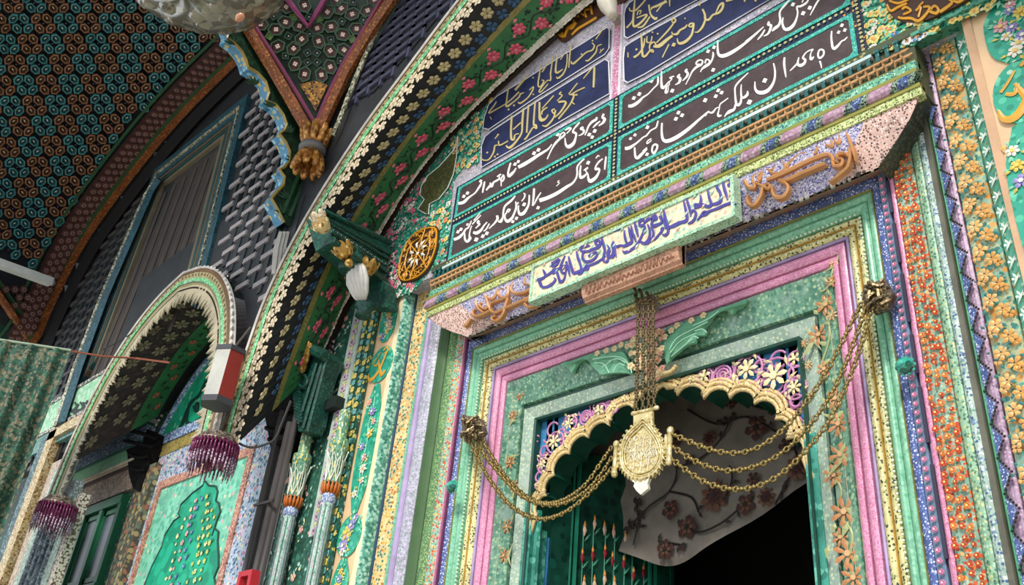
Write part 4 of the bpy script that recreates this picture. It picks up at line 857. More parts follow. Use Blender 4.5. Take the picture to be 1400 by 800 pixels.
cart([(1211, -6), (1212, 8), (1218, 20), (1232, 29), (1252, 30), (1275, 24), (1300, 12), (1325, -2), (1330, -20), (1250, -30)], 'brown cartouche of gold script over the yellow blossoms at top right', [
(1160, 0, 5.83, '310 40 14, 340 90 16, 400 60 16, 470 30 14;330 10 14, 400 30 16, 480 0 14;400 140 14, 430 150 16, 500 150 18, 560 170 20, 620 120 18, 650 60 16, 600 60 14;430 80 14, 460 60 16, 500 90 14, 440 120 12;540 90 14, 580 60 14, 560 140 14;640 90 20, 700 110 20, 720 80 18, 690 50 16, 660 80 16;730 100 20, 790 60 20, 830 20 18, 790 -10 16;840 10 16, 880 20 20, 930 -10 16;600 20 12, 560 60 10')])
# white lamp socket
ls = thing('lamp_socket', 'small off-white lamp socket fixed above the pink strip', 'lamp socket', at(838, 25, -.27))
a_, d_ = at(826, -6, -.36), at(840, 26, -.33)
b = MB(); ax = (d_ - a_); Lh = ax.length; b.lathe(a_ - ax * .1, [(.001, 0), (.034, .0), (.042, Lh * .3), (.04, Lh * .55), (.026, Lh * .85), (.022, Lh), (.001, Lh)], 14, 0, ax); b.build('socket_body', P('DDD4C2', .4), ls, smooth=True)
b = MB(); b.tube([at(838, 24, -.33), at(845, 30, -.245)], .016, 8); b.box(tuple(at(840, 36, -.26)), tuple(at(850, 22, -.24))); b.build('bracket', P('A89A88', .5), ls)
# ================================================================== great arch in front of the doorway
def arch_pts(half, cx):
    """half: list of (x, z) from spring to apex on the left side -> full arch, mirrored about cx"""
    h = catmull(half, 6); return h + [(2 * cx - x, z) for x, z in reversed(h[:-1])]
FA = arch_pts([(-3.672, 2.90), (-3.67, 3.1), (-3.635, 3.4), (-3.575, 3.7), (-3.39, 4.04), (-3.08, 4.38), (-2.78, 4.61), (-2.43, 4.86), (-2.1, 5.03), (CX, 5.14)], CX)
BA = arch_pts([(-3.69, 3.53), (-3.68, 3.56), (-3.66, 3.6), (-3.53, 3.87), (-3.38, 4.14), (-3.22, 4.345), (-3.02, 4.51), (-2.82, 4.625), (-2.42, 4.76), (-2.0, 4.87), (CX, 4.90)], CX)
def resn(c, Y, n): return resample([Vector((x, Y, z)) for x, z in c], n=n)
NA = 121
fa, ba = resn(FA, FY, NA), resn(BA, WY, NA)
# match by height on the way up so the boards run straight back
def match(fa, ba):
    out = []
    for p in fa:
        out.append(p)
    return out
ga = thing('great_arch', 'tall pointed arch with lace edging and dark flowered soffit over the doorway', 'arch', (CX, FY, 2.9))
def normals(c, cx):
    out = []
    for i, p in enumerate(c):
        t = (c[min(i + 1, len(c) - 1)] - c[max(0, i - 1)]).normalized(); n = Vector((t.z, 0, -t.x))
        out.append(n)     # points inwards (right of the direction of travel)
    return out
def band(mb, c, nn, o0, o1, y0, y1, mi=0, d=.02):
    """strip of the arch face between inward offsets o0, o1"""
    rows = []
    for p, n in zip(c, nn):
        a = p + n * o0; e = p + n * o1
        rows.append([Vector((a.x, y0 + d, a.z)), Vector((a.x, y0, a.z)), Vector((e.x, y1, e.z)), Vector((e.x, y1 + d, e.z))])
    mb.sweep(rows, mi)
m_tan2 = M('tan_arrow_band', 'A39468', ['6E6240', 'C2B68C'], 60, .28, rough=.45)
m_brg = M('bright_green_moulding', '6FBF83', ['B9E4C0', '4A9A66'], 70, .33, rough=.3)
m_lace = M('cream_lace', 'D8C6A6', ['B9A684', 'EADCC6'], 80, .3, rough=.5)
m_wlace = P('CFCAC2', .5, var=.25)
def arch_front(par, c, cx, lw, cr=True, lace='flower', sc=1.0, yb=FY):
    nn = normals(c, cx); D = Vector((0, yb - FY, 0)); c = [p + D for p in c]
    if cr:
        b = MB(); L = [p - n * (.030 * sc) for p, n in zip(c, nn)]; q = resample(L, step=.02)
        rows = []
        for i, p in enumerate(q):
            a = q[max(0, i - 1)]; e = q[min(len(q) - 1, i + 1)]; t = (e - a).normalized(); n = Vector((t.z, 0, -t.x)); w_ = .007 + .007 * math.sin(i * 2.3)
            rows.append([p - n * w_ + Vector((0, -.004, 0)), p + Vector((0, -.013, 0)), p + n * .008 + Vector((0, -.006, 0)), p + Vector((0, .02, 0))])
        b.sweep(rows); b.build('white_cresting', m_wlace, par)
    b = MB(); band(b, c, nn, -.018 * sc, .0, yb - .006, yb - .012); b.build('brown_fillet', P('6E5238', .45), par)
    b = MB(); band(b, c, nn, 0, .038 * sc, yb - .008, yb - .008); b.build('tan_band', m_tan2, par)
    b = MB(); q = resample([p + n * .019 * sc for p, n in zip(c, nn)], step=.045)
    for i in range(1, len(q) - 1):
        t = (q[i + 1] - q[i - 1]).normalized(); n = Vector((t.z, 0, -t.x)); p = q[i] + Vector((0, -.009, 0)); b.leaf(p - n * .012 - t * .006, p + n * .012 + t * .006, .005, NY, 0, .002)
    b.build('arrow_marks', P('4A3E28', .5), par)
    b = MB(); L = [p + n * .051 * sc + Vector((0, -.008, 0)) for p, n in zip(c, nn)]; b.tube(L, .014 * sc, 6, flat=.45, up=(0, 1, 0)); b.build('green_roll', m_brg, par)
    b = MB(); band(b, c, nn, .066 * sc, .082 * sc, yb - .004, yb); b.build('olive_fillet', P('8A7F4E', .45), par)
    L = resample([p + n * .094 * sc for p, n in zip(c, nn)], step=.074 if lace == 'flower' else .026); b = MB(); me = None
    for i, p in enumerate(L):
        a = L[max(0, i - 1)]; e = L[min(len(L) - 1, i + 1)]; t = (e - a).normalized(); n = Vector((t.z, 0, -t.x))
        if lace == 'flower':
            for dn, s_, rt in ((.0, 1, 0), (.056, .84, .6)):
                if me is None:
                    f = MB(); f.petals(Vector((0, 0, 0)), UX, UZ, NY, .038, 5, 0, 0, fat=.42, rot=.3, lift=.006); o = f.build('lace_flower', m_lace); me = o.data
                else: o = bpy.data.objects.new('lace_flower', me); COL.objects.link(o)
                o.parent = par; o.location = p + n * dn + t * (.03 if dn else 0) - par.location; o.rotation_euler = (0, rt + i * .9, 0); o.scale = (s_, 1, s_)
        else:
            h = .055 + .055 * ((i * 7) % 5) / 4; b.slab([p - t * .011, p - t * .014 + n * h * .5, p - t * .003 + n * h, p + t * .006 + n * h * .6, p + t * .014 + n * h * .8, p + t * .012], (0, .008, 0))
    if lace != 'flower': b.sweep([[p - n * .014 * sc, p + n * .012 * sc] for p, n in zip([p + n * .094 * sc for p, n in zip(c, nn)], nn)]); b.build('lace_edging', P('B3A88C', .5, var=.2), par, kind='stuff')
c_out = [p - n * .07 for p, n in zip(fa, normals(fa, CX))]
arch_front(ga, c_out, CX, .1)
# soffit: from the front curve back to the tympanum
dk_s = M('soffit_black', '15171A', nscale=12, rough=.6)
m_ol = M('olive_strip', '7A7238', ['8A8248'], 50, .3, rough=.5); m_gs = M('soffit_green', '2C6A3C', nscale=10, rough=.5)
fi = [p + n * .035 for p, n in zip(fa, normals(fa, CX))]
def sof(t, i):
    u = i / (NA - 1) * (NA - 1); return fi[i].lerp(ba[i], t)
def sband(par, name, t0, t1, mat, raise_=0, n=2, rng=None):
    b = MB(); rows = []
    for i in (rng or range(NA)): rows.append([sof(t0 + (t1 - t0) * k / (n - 1), i) + Vector((0, 0, -raise_)) for k in range(n)])
    b.sweep(rows); return b.build(name, mat, par)
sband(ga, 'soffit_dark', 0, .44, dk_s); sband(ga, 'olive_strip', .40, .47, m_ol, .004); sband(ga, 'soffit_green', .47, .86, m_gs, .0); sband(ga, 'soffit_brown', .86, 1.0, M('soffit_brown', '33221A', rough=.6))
def sframe(t, fi_):
    i = max(1, min(NA - 2, int(fi_))); f = fi_ - i; p = sof(t, i).lerp(sof(t, min(NA - 1, i + 1)), f)
    ta = (sof(t, i + 1) - sof(t, i - 1)).normalized(); cr = (sof(min(1, t + .1), i) - sof(t - .1 if t > .1 else 0, i)).normalized(); nr = cr.cross(ta).normalized()
    if nr.z > 0: nr = -nr
    # normal must face the arch centre
    ctr = Vector((CX, p.y, 3.2)) - p
    if nr.dot(ctr) < 0: nr = -nr
    return p, ta, cr, nr
pm = [P('C4B484', .45), P('2A4C6C', .5), P('D2566C', .45), P('0A2014', .5), P('E27F8A', .45), P('6E5A30', .5)]
b = MB(); g2 = MB(); i = 2.0; k = 0; seglen = (fa[1] - fa[0]).length; st = .085 / seglen
while i < NA * .56:
    p, ta, cr, nr = sframe(.20, i); petal_part('soffit_flower', pm, ga, p + nr * .004, ta, cr, nr, .032, 6, 0, 5, fat=.42, rot=k, lift=.006, cr=.16)
    p, ta, cr, nr = sframe(.345, i + st * .5); petal_part('soffit_flower', pm, ga, p + nr * .004, ta, cr, nr, .030, 4, 1, None, fat=.42, rot=k, lift=.005)
    i += st; k += 1
b = MB(); i = 2.0; k = 0; st = .105 / seglen; vine = []
while i < NA * .6:
    t = .60 if k % 2 else .74
    p, ta, cr, nr = sframe(t, i); petal_part('soffit_flower', pm, ga, p + nr * .003, ta, cr, nr, .034, 7, 2, 4, fat=.44, rot=k, lift=.006, cr=.25)
    for dt, di in ((.15, .2), (-.12, .55)):
        t2 = t + (dt if not k % 2 else -dt); p2, ta2, cr2, n2 = sframe(min(.83, max(.5, t2)), i + di * st); b.leaf(p2 + n2 * .003 - ta2 * .014, p2 + n2 * .003 + ta2 * .014, .009, n2, 4)
    for q in range(16):
        t3 = .67 + random.uniform(-.15, .15); p3, ta3, cr3, n3 = sframe(t3, i + random.random() * st); d = (ta3 * random.uniform(-1, 1) + cr3 * random.uniform(-1, 1)) * .022; b.leaf(p3 + n3 * .002, p3 + d + n3 * .002, .006, n3, 3)
    vine.append((.67 + (.06 if k % 2 else -.06), i)); i += st; k += 1
vp = curve3([sframe(t, i)[0] + sframe(t, i)[3] * .003 for t, i in vine], 4); b.tube(vp, .004, 4, 3)
lab(b.build('soffit_vine', pm, ga), 'dark vine with coral pink blossoms on the green soffit')
# white flower lace along the wall edge of the soffit
b = MB(); q = resample([p + Vector((0, -.03, -.0)) for p in ba[:int(NA * .56)]], step=.02)
for j, p in enumerate(q):
    t = (q[min(j + 1, len(q) - 1)] - q[max(0, j - 1)]).normalized(); n = Vector((t.z, 0, -t.x))
    for e in (.0, .026): b.petals(p + n * (e + random.uniform(-.004, .004)) + NY * .02, t, n, NY, random.uniform(.019, .024), 5, random.choice([0, 0, 1]), None, fat=.6, rot=random.random() * 6, lift=.006)
b.sweep([[p - Vector((0, -.01, 0)), p + Vector((.018, -.0, -.012))] for p in q], 2)
b.build('white_lace_edge', [P('CFC7B4', .45), P('B0A590', .45), P('3A2A20', .5)], ga)

# wall face above and beside the arches
m_lat = M('lattice_back', '23262A', rough=.6)
b = MB()
lo = [p - n * .08 for p, n in zip(fa, normals(fa, CX))]
rows = [[Vector((p.x, FY + .01, p.z)), Vector((p.x + (p.x - CX) * .0, FY + .01, 6.75))] for p in lo if p.z > 3.3]
b.sweep(rows); b.sweep([[Vector((p.x, FY + .02, p.z)), q - n * .09] for p, q, n in zip(lo, ba, normals(ba, CX))])
struct(b.build('wall_front', m_lat))

# ================================================================== beam bracket at the spring of the arch
m_dg = M('deep_green_carved', '12453A', ['1F6654', '0B2E28'], 60, .3, rough=.45)
bk = thing('carved_beam_bracket', 'dark green carved beam with gold acanthus knobs at the foot of the soffit', 'bracket', (-3.36, -.3, 3.95))
tl, tr_, bl, br_ = at(441, 287, -.72), at(534, 330, -.28), at(455, 330, -.72), at(527, 390, -.28)
b = MB(); wv = Vector((.13, 0, 0))
b.add([tl, tr_, br_, bl, tl - wv, tr_ - wv, br_ - wv, bl - wv], [(0, 3, 2, 1), (4, 5, 6, 7), (0, 1, 5, 4), (3, 7, 6, 2), (0, 4, 7, 3), (1, 2, 6, 5)])
b.build('beam', m_dg, bk)
b = MB()
for f, r in ((.04, .013), (.3, .008), (.42, .008), (.72, .011), (.96, .016)):
    b.tube([tl.lerp(bl, f) + Vector((.004, 0, 0)), tr_.lerp(br_, f) + Vector((.004, 0, 0))], r, 6, 0)
for j in range(16):
    p = tl.lerp(tr_, (j + .5) / 16).lerp(bl.lerp(br_, (j + .5) / 16), .57); b.petals(p, (tr_ - tl).normalized(), UZ, UX, .012, 4, 0, None, fat=.5, lift=.006)
b.build('mouldings', m_dg, bk)
m_gil = M('gilded', 'B58A3E', ['7A5A22', 'E0BE72'], 40, .3, rough=.3, metal=.35, var=.3); m_gw = M('gilded_pale', 'D9C08A', ['F2E4C0', '9A7A3A'], 40, .3, rough=.3, var=.3)
def acan(par, c, r, n, up, mat, label, open_=.9, name='acanthus_knob', layers=2, ln=1.0):
    b = MB(); up = Vector(up).normalized(); u = up.orthogonal().normalized(); w = up.cross(u)
    for L_ in range(layers):
        for k in range(n):
            a = 2 * PI * (k + .5 * L_) / n; d = u * math.cos(a) + w * math.sin(a); e = w * math.cos(a) - u * math.sin(a); s_ = 1 - .28 * L_
            rows = []
            for t in (0, .3, .6, .85, 1):
                p = Vector(c) + up * (r * 1.5 * ln * t * s_) + d * (r * s_ * (.45 + open_ * .55 * math.sin(t * 1.9))) - up * (r * .35 * max(0, t - .6)); wd = r * .42 * s_ * math.sin(PI * (.12 + .8 * t)) * 6.5 / n
                rows.append([p - e * wd - d * r * .04, p + d * r * .07, p + e * wd - d * r * .04])
            b.sweep(rows, 0)
    b.ball(Vector(c) + up * r * .5, r * .5, 5)
    return lab(b.build(name, mat, par), label)
acan(bk, at(446, 316, -.75), .045, 7, (.2, -.9, .25), m_gw, 'pale gilt knob')
acan(bk, at(440, 305, -.72), .04, 6, (-.3, -.5, .8), m_lace, 'cream acanthus leaf')
acan(bk, at(474, 352, -.62), .05, 8, (-.3, -.4, .8), m_gil, 'gilt acanthus fan')
b = MB(); b.ball(at(477, 360, -.64), .02, 6); b.build('gilt_boss', m_gil, bk, smooth=True)
b = MB(); b.lathe(at(480, 362, -.52), [(.001, -.05), (.05, -.04), (.065, .0), (.05, .05), (.06, .07), (.001, .08)], 12); b.slab(pxpoly([(490, 350), (527, 388), (530, 420), (505, 420)], -.33), (0, .06, 0)); b.build('green_block', m_dg, bk)
# white shell bracket with gilt crest
sh = thing('shell_bracket', 'white fluted shell bracket with gilt leaves under the green beam', 'bracket', at(492, 420, -.40))
b = MB(); top, bot = at(489, 362, -.5), at(497, 414, -.42)
for k in range(8):
    a = -1.3 + 2.6 * k / 7; rows = []
    pts = [(0, .35), (.2, .85), (.5, 1.0), (.8, .7), (1, .25)]
    b.tube([top.lerp(bot, t) + Vector((math.sin(a) * .062 * r, -math.cos(a) * .05 * r, 0)) for t, r in pts], [.008, .012, .0135, .011, .006], 6)
b.build('fluted_shell', P('CFCDC8', .4, var=.2), sh, smooth=True)
acan(sh, at(500, 376, -.46), .05, 7, (.15, .0, 1), m_gil, 'gilt crest leaves', ln=1.1, name='gilt_crest')
b = MB(); b.lathe(at(499, 420, -.4), [(.001, .02), (.045, .02), (.05, .0), (.03, -.02), (.04, -.05), (.001, -.05)], 12); b.build('collar', m_dg, sh, smooth=True)

# ================================================================== lower green scroll bracket
lb = thing('scroll_bracket', 'dark green carved scroll bracket with gilt shell at the foot of the arch', 'bracket', at(428, 585, -.28))
px = [(394, 458), (400, 454), (444, 480), (450, 490), (441, 505), (436, 520), (430, 545), (424, 575), (418, 588), (408, 590), (405, 570), (402, 545), (398, 525), (397, 510), (402, 500), (396, 485), (393, 475)]
b = MB(); b.slab(pxpoly(px, -.36), (.0, .09, 0)); b.build('scroll_board', m_dg, lb)
b = MB()
b.tube(pxpoly([(396, 462), (420, 475), (446, 487)], -.385), .028, 8)
for x0, y0, x1, y1 in ((440, 497, 414, 586), (433, 497, 408, 580), (446, 492, 420, 590)): b.tube(pxpoly([(x0, y0), (x1, y1)], -.37), .009, 5)
for j in range(14): x, y = 399 + j * .4, 515 + j * 4.4; b.tube(pxpoly([(x, y), (x + 10, y + 5)], -.375), .007, 5)
b.tube(pxcurve([(408, 560), (400, 530), (403, 515), (415, 512), (420, 522), (414, 530), (408, 524)], -.375), .008, 5)
b.build('carved_ribs', m_dg, lb)
b = MB()
for j in range(7):
    a = .5 + j * .28; p0 = at(416, 508, -.385); b.tube([p0, p0 + Vector((-math.cos(a) * .07, -.02, math.sin(a) * .13)), p0 + Vector((-math.cos(a) * .10, -.03, math.sin(a) * .15))], [.006, .012, .006], 5)
b.tube(pxcurve([(392, 478), (398, 476), (404, 482), (408, 494), (414, 508)], -.39), .012, 6); lab(b.build('gilt_shell', m_gil, lb, smooth=True), 'gilt shell')

# ================================================================== colonnettes and painted strips left of the pilaster
def vstrip(name, px0, px1, yref, mat, z0, z1, Y=WY - .006, par=None, label=None, d=.01, pz=None):
    x0, x1 = at(px0, yref, Y).x, at(px1, yref, Y).x; b = MB(); b.box((x0, Y, z0), (x1, Y + d, z1)); return b.build(name, mat, par), x0, x1
ws = thing('painted_wall_strips', 'green wall strips painted with diagonal flowers between bracket and peach pilaster', 'wall panel', (-3.45, WY, 0))
zt = 3.78
m_ds = M('green_yellow_quatrefoil', '1F5244', ['C9B65C', '4E8A88', '2F6E66', 'D9C870'], 38, .34, rough=.42)
o, a0, a1 = vstrip('quatrefoil_strip', 464, 484, 600, m_ds, 0, zt, par=ws)
o, w0, w1 = vstrip('white_flower_strip', 449, 463, 600, M('pale_strip', 'B9C9BE', rough=.4), 2.6, zt + .1, WY - .012, ws)
b = MB(); z = 2.62; k = 0
while z < 3.85:
    c = Vector(((w0 + w1) / 2, WY - .014, z)); b.petals(c, UX, UZ, NY, .022, 5, 0, 1, fat=.5, rot=k, lift=.004, cr=.3)
    b.leaf(c + Vector((-.02, 0, .02)), c + Vector((.02, 0, .045)), .007, NY, 2); b.leaf(c + Vector((-.012, 0, .012)), c + Vector((.024, 0, .03)), .005, NY, 2); z += .062; k += 1
b.build('strip_flowers', [P('C9A6BC', .4), P('5A6E6A', .4), P('D9D28A', .4)], ws)
o, s0, s1 = vstrip('dark_lattice_strip', 417, 427, 600, M('dark_flower_strip', '1A2A26', ['C9B0B4', 'A88A90'], 42, .3, rough=.45), 1.2, 3.62, WY - .02, ws)
b = MB(); b.box((at(425, 580, -.3).x, -.30, at(430, 566, -.3).z), (at(455, 570, -.3).x, WY, at(430, 553, -.3).z)); b.build('dark_ledge', P('101E1A', .6), ws)
b = MB(); m_q = [P('D9C46A', .4), P('6FA8A0', .4), P('2A6A5C', .4)]
z = 2.2; r = 0
while z < 3.76:
    for q in range(2):
        c = Vector((a0 + (a1 - a0) * (.28 + .46 * q) , WY - .009, z + .018 * q)); b.petals(c, UX, UZ, NY, .016, 4, (r + q) % 2, None, fat=.6, rot=.78, lift=.003)
    z += .036; r += 1
b.build('quatrefoils', m_q, ws)
rnd = random.Random(9); b = MB()
for i in range(240):
    x = rnd.uniform(-3.98, at(449, 600, WY).x); z = rnd.uniform(2.1, 3.75); c = Vector((x, WY - .002, z)); k = rnd.choice([0, 1, 1, 2])
    if k == 0: b.petals(c, UX, UZ, NY, rnd.uniform(.012, .02), 4, 0, None, fat=.5, rot=rnd.random() * 3, lift=.003)
    else: b.leaf(c, c + Vector((rnd.uniform(-.02, .02), 0, rnd.uniform(.01, .03))), .006, NY, k)
b.build('scattered_petals', [P('DDA698', .4), P('A9CFC0', .4), P('D4D8A0', .4)], ws)
b = MB(); pc = at(464, 500, WY - .012)
b.slab(pxpoly([(461, 492), (464, 499), (470, 502), (474, 497), (474, 500), (471, 504), (465, 504), (461, 499)], WY - .008), (0, .004, 0)); b.build('crescent', P('C9D8C0', .4), ws)
def colonnette(cpx, cpy, label):
    """position of the orange ring in the photograph"""
    Y = -.29; c = at(cpx, cpy, Y); t = thing('colonnette', label, 'column', (c.x, Y, 0), 'painted colonnettes')
    r = .052; b = MB(); n = 8
    b.sweep([[Vector((c.x + r * math.cos(2 * PI * (j + .5) / n), Y + r * math.sin(2 * PI * (j + .5) / n), z)) for j in range(n)] for z in (0, c.z - .055)], [0, 1, 0, 1, 0, 1, 0, 1], True)
    b.build('shaft', [M('shaft_green', '9CC4B0', ['5F9080', 'D4E4D8', 'C9A6B4'], 60, .3, rough=.3), M('shaft_pale', 'C4CCD2', ['E0B9C4', '9FB4B0', 'DDE4E8'], 60, .3, rough=.3)], t)
    b = MB()
    for j in range(n):
        a = 2 * PI * j / n; p = Vector((c.x + r * 1.04 * math.cos(a), Y + r * 1.04 * math.sin(a), 0)); b.tube([p, p + Vector((0, 0, c.z - .08))], .0035, 4)
    b.build('shaft_lines', P('2F6A5A', .4), t)
    b = MB(); b.lathe(c + Vector((0, 0, -.075)), [(.045, 0), (.062, .01), (.064, .03), (.055, .045)], 14); lab(b.build('blue_collar', M('blue_collar', '7486B0', ['D4DAEA'], 60, .3), t, smooth=True), 'blue collar')
    b = MB(); n = 14
    for j in range(n):
        a = 2 * PI * j / n; d = Vector((math.cos(a), math.sin(a), 0)); b.tube([c + d * .052 + Vector((0, 0, -.03)), c + d * .07 + Vector((0, 0, -.005)), c + d * .074 + Vector((0, 0, .02))], [.009, .013, .006], 5)
    lab(b.build('orange_petals', P('C46A26', .4), t, smooth=True), 'orange petal ring')
    b = MB(); b.lathe(c + Vector((0, 0, .02)), [(.05, 0), (.055, .04), (.06, .1), (.075, .16), (.082, .17), (.08, .20), (.05, .21), (.05, .34)], 14); b.build('capital', M('capital_green', '6FA082', ['E0DCA0', 'D9E4D0', '3F7A64', 'E0C95A'], 50, .32, rough=.4), t)
    b = MB()
    for j in range(7):
        a = 2 * PI * j / 7
        def q(da, rr, z): return c + Vector((math.cos(a + da) * rr, math.sin(a + da) * rr, z))
        b.tube([q(0, .058, .025), q(-.4, .063, .07), q(-.3, .07, .12), q(0, .08, .15), q(.3, .07, .12), q(.4, .063, .07), q(0, .058, .025)], .005, 4)
        b.tube([q(0, .056, .03), q(0, .062, .09), q(-.2, .09, .17), q(-.3, .1, .16)], .004, 4)
    b.build('capital_scrolls', P('DDE0D0', .4), t)
    k = 14.5 * psz(c) / .087; t.scale = (k, k, 1)
    return t
colonnette(400.5, 686, 'left of the two painted colonnettes, beside the dark pipes'); colonnette(452, 667, 'right of the two painted colonnettes, beside the peach pilaster')
# ================================================================== small arch of the side bay
CS = -4.64
SA = arch_pts([(-5.56, 2.9), (-5.545, 3.12), (-5.50, 3.38), (-5.36, 3.70), (-5.15, 3.94), (-4.9, 4.085), (CS, 4.15)], CS)
sa = thing('small_arch', 'small pointed arch with white cresting and dripping lace over the emerald panel', 'arch', (CS, FY, 2.9))
sfa = resn(SA, FY, 71)
arch_front(sa, [p + n * -.0 for p, n in zip(sfa, normals(sfa, CS))], CS, .1, lace='drip', sc=.95, yb=FY - .07)
BS = arch_pts([(-5.53, 3.54), (-5.51, 3.58), (-5.47, 3.64), (-5.30, 3.86), (-5.05, 4.02), (CS, 4.12)], CS)
sba = resn(BS, WY, 71); sfi = [p + n * .085 + Vector((0, -.066, 0)) for p, n in zip(sfa, normals(sfa, CS))]
def ssof(t, i): return sfi[i].lerp(sba[i], t)
def sb2(name, t0, t1, mat):
    b = MB(); b.sweep([[ssof(t0, i), ssof(t1, i)] for i in range(6, 71)]); return b.build(name, mat, sa)
sb2('soffit_brown', 0, .58, M('soffit_plum', '2A1D1C', ['3E2A28'], 20, .3, rough=.6)); sb2('soffit_green', .58, .86, m_gs); sb2('soffit_dark', .86, 1, dk_s)
b = MB()
for i in range(8, 70, 3):
    for t, r in ((.14, .045), (.36, .045), (.5, .025)):
        j = min(69, i + (2 if t == .36 else 0)); p = ssof(t, j); ta = (ssof(t, j + 1) - ssof(t, j - 1)).normalized(); cr = (ssof(t + .1, j) - ssof(t, j)).normalized(); nr = cr.cross(ta).normalized()
        if nr.dot(Vector((CS, p.y, 3.2)) - p) < 0: nr = -nr
        petal_part('soffit_flower', [P('82765E', .5), P('5A4A3A', .5)], sa, p + nr * .004, ta, cr, nr, r, 6, 0, 1, fat=.36, rot=i, lift=.005, cr=.15)
b = MB()
for i in range(8, 69):
    t = .72 + .05 * (1 if i % 2 else -1); p = ssof(t, i); ta = (ssof(t, i + 1) - ssof(t, i - 1)).normalized(); cr = (ssof(t + .05, i) - ssof(t - .05, i)).normalized(); nr = cr.cross(ta).normalized()
    if nr.dot(Vector((CS, p.y, 3.2)) - p) < 0: nr = -nr
    if i % 3 == 0: b.petals(p + nr * .004, ta, cr, nr, .024, 5, 0, 0, fat=.5, rot=i, lift=.005)
    for q in range(3): d = (ta * random.uniform(-1, 1) + cr * random.uniform(-1, 1)) * .03; b.leaf(p + nr * .003, p + d + nr * .003, .007, nr, 1)
b.build('soffit_vine', [P('9A5A40', .5), P('0E2418', .5)], sa)
b = MB()
for p in resample([q + Vector((0, -.03, -.0)) for q in sba[:50]], step=.034): b.ball(p, .009, 5)
b.build('bead_row', P('C9C4B4', .4), sa)
b = MB(); sl = [p - n * .03 for p, n in zip(sfa, normals(sfa, CS))]
b.sweep([[Vector((p.x, FY + .012, p.z)), Vector((p.x, FY + .012, 4.55))] for p in sl if p.z > 2.9]); struct(b.build('wall_front', m_lat))

# ---- emerald wall panel behind the small arch
em = thing('emerald_mural', 'emerald painted wall panel with vase of flowers under a scalloped outline', 'wall panel', (-4.7, WY, 0))
def frame_px(par, name, xl, xr, zt_, w_, mat, Y, z0=1.2):
    b = MB(); b.box((xl, Y, z0), (xl + w_, WY, zt_)); b.box((xr - w_, Y, z0), (xr, WY, zt_)); b.box((xl + w_, Y, zt_ - w_), (xr - w_, WY, zt_)); return b.build(name, mat, par)
Xa, Xb = -5.2, -4.2
m_ol2 = M('olive_gold_band', '9C8A4C', ['5E5A30', 'B9A868'], 40, .25, rough=.45)
m_pw = M('pale_blue_floral', 'A9BCD0', ['D98CA4', '3E5C86', 'E8C0CC', '2F6A60', 'E9E2B0'], 34, .28, leaves=['4A6A92', 'C9D8E4'], lscale=60, rough=.42)
m_cb = M('coral_border', 'B07A66', ['D9A890', '8A4E44', 'D8B8A8'], 60, .32, rough=.45)
frame_px(em, 'olive_frame', Xa - .275, Xb + .275, 3.135 + .30, .075, m_ol2, WY - .014)
frame_px(em, 'pale_floral_frame', Xa - .20, Xb + .20, 3.135 + .225, .175, m_pw, WY - .010)
frame_px(em, 'coral_frame', Xa - .03, Xb + .03, 3.135 + .045, .05, m_cb, WY - .018)
b = MB(); b.box((Xa + .01, WY - .008, 1.2), (Xb - .01, WY, 3.15)); b.build('mint_field', M('mint_field', '7FCDB0', ['D9A9B0', 'E4D8B0', 'A9DCC8'], 16, .16, leaves=['5FB498'], lscale=26, rough=.4), em)
E_ = lambda l: [(x / 4, 600 + y / 4) for x, y in l]
out = E_([(1120, 230), (1110, 255), (1050, 300), (990, 360), (975, 410), (985, 425), (950, 450), (900, 530), (885, 590), (860, 640), (830, 700), (790, 800), (760, 900), (1180, 900), (1180, 800), (1170, 760), (1195, 700), (1195, 640), (1190, 560), (1195, 510), (1175, 490), (1160, 530), (1185, 450), (1205, 400), (1195, 350), (1180, 340), (1190, 290), (1180, 260), (1140, 255)])
b = MB(); b.slab(pxpoly(out, WY - .012), (0, .006, 0)); b.build('emerald_field', M('emerald_field', '10A27C', ['0F8E6E', '24B48E'], 12, .4, rough=.4, var=.15), em)
b = MB(); b.tube(pxpoly(out, WY - .013), .0055, 5, closed=True); b.build('dark_outline', P('14463C', .45), em)
b = MB(); rnd = random.Random(2)
for sx, col in ((.12, 1), (.2, 0), (-.02, 2), (-.1, 3), (-.18, 0), (.26, 1)):
    for i in range(18):
        z = 2.25 + i * .045; x = -4.62 + sx * (1 - (i / 18) ** 2 * .6) + rnd.uniform(-.03, .03)
        if z > 3.02 - abs(sx) * .4: break
        c = Vector((x, WY - .016, z)); b.petals(c, UX, UZ, NY, rnd.uniform(.010, .018), rnd.choice([4, 5, 6]), col, 4, fat=.5, rot=rnd.random() * 6, lift=.003); b.leaf(c, c + Vector((rnd.uniform(-.04, .04), 0, .02)), .007, NY, 5)
b.build('painted_flowers', [P('D9DCA0', .4), P('C9CF6A', .4), P('5A86B8', .4), P('E0A0A8', .4), P('E8E4C8', .4), P('0E6E58', .4)], em)
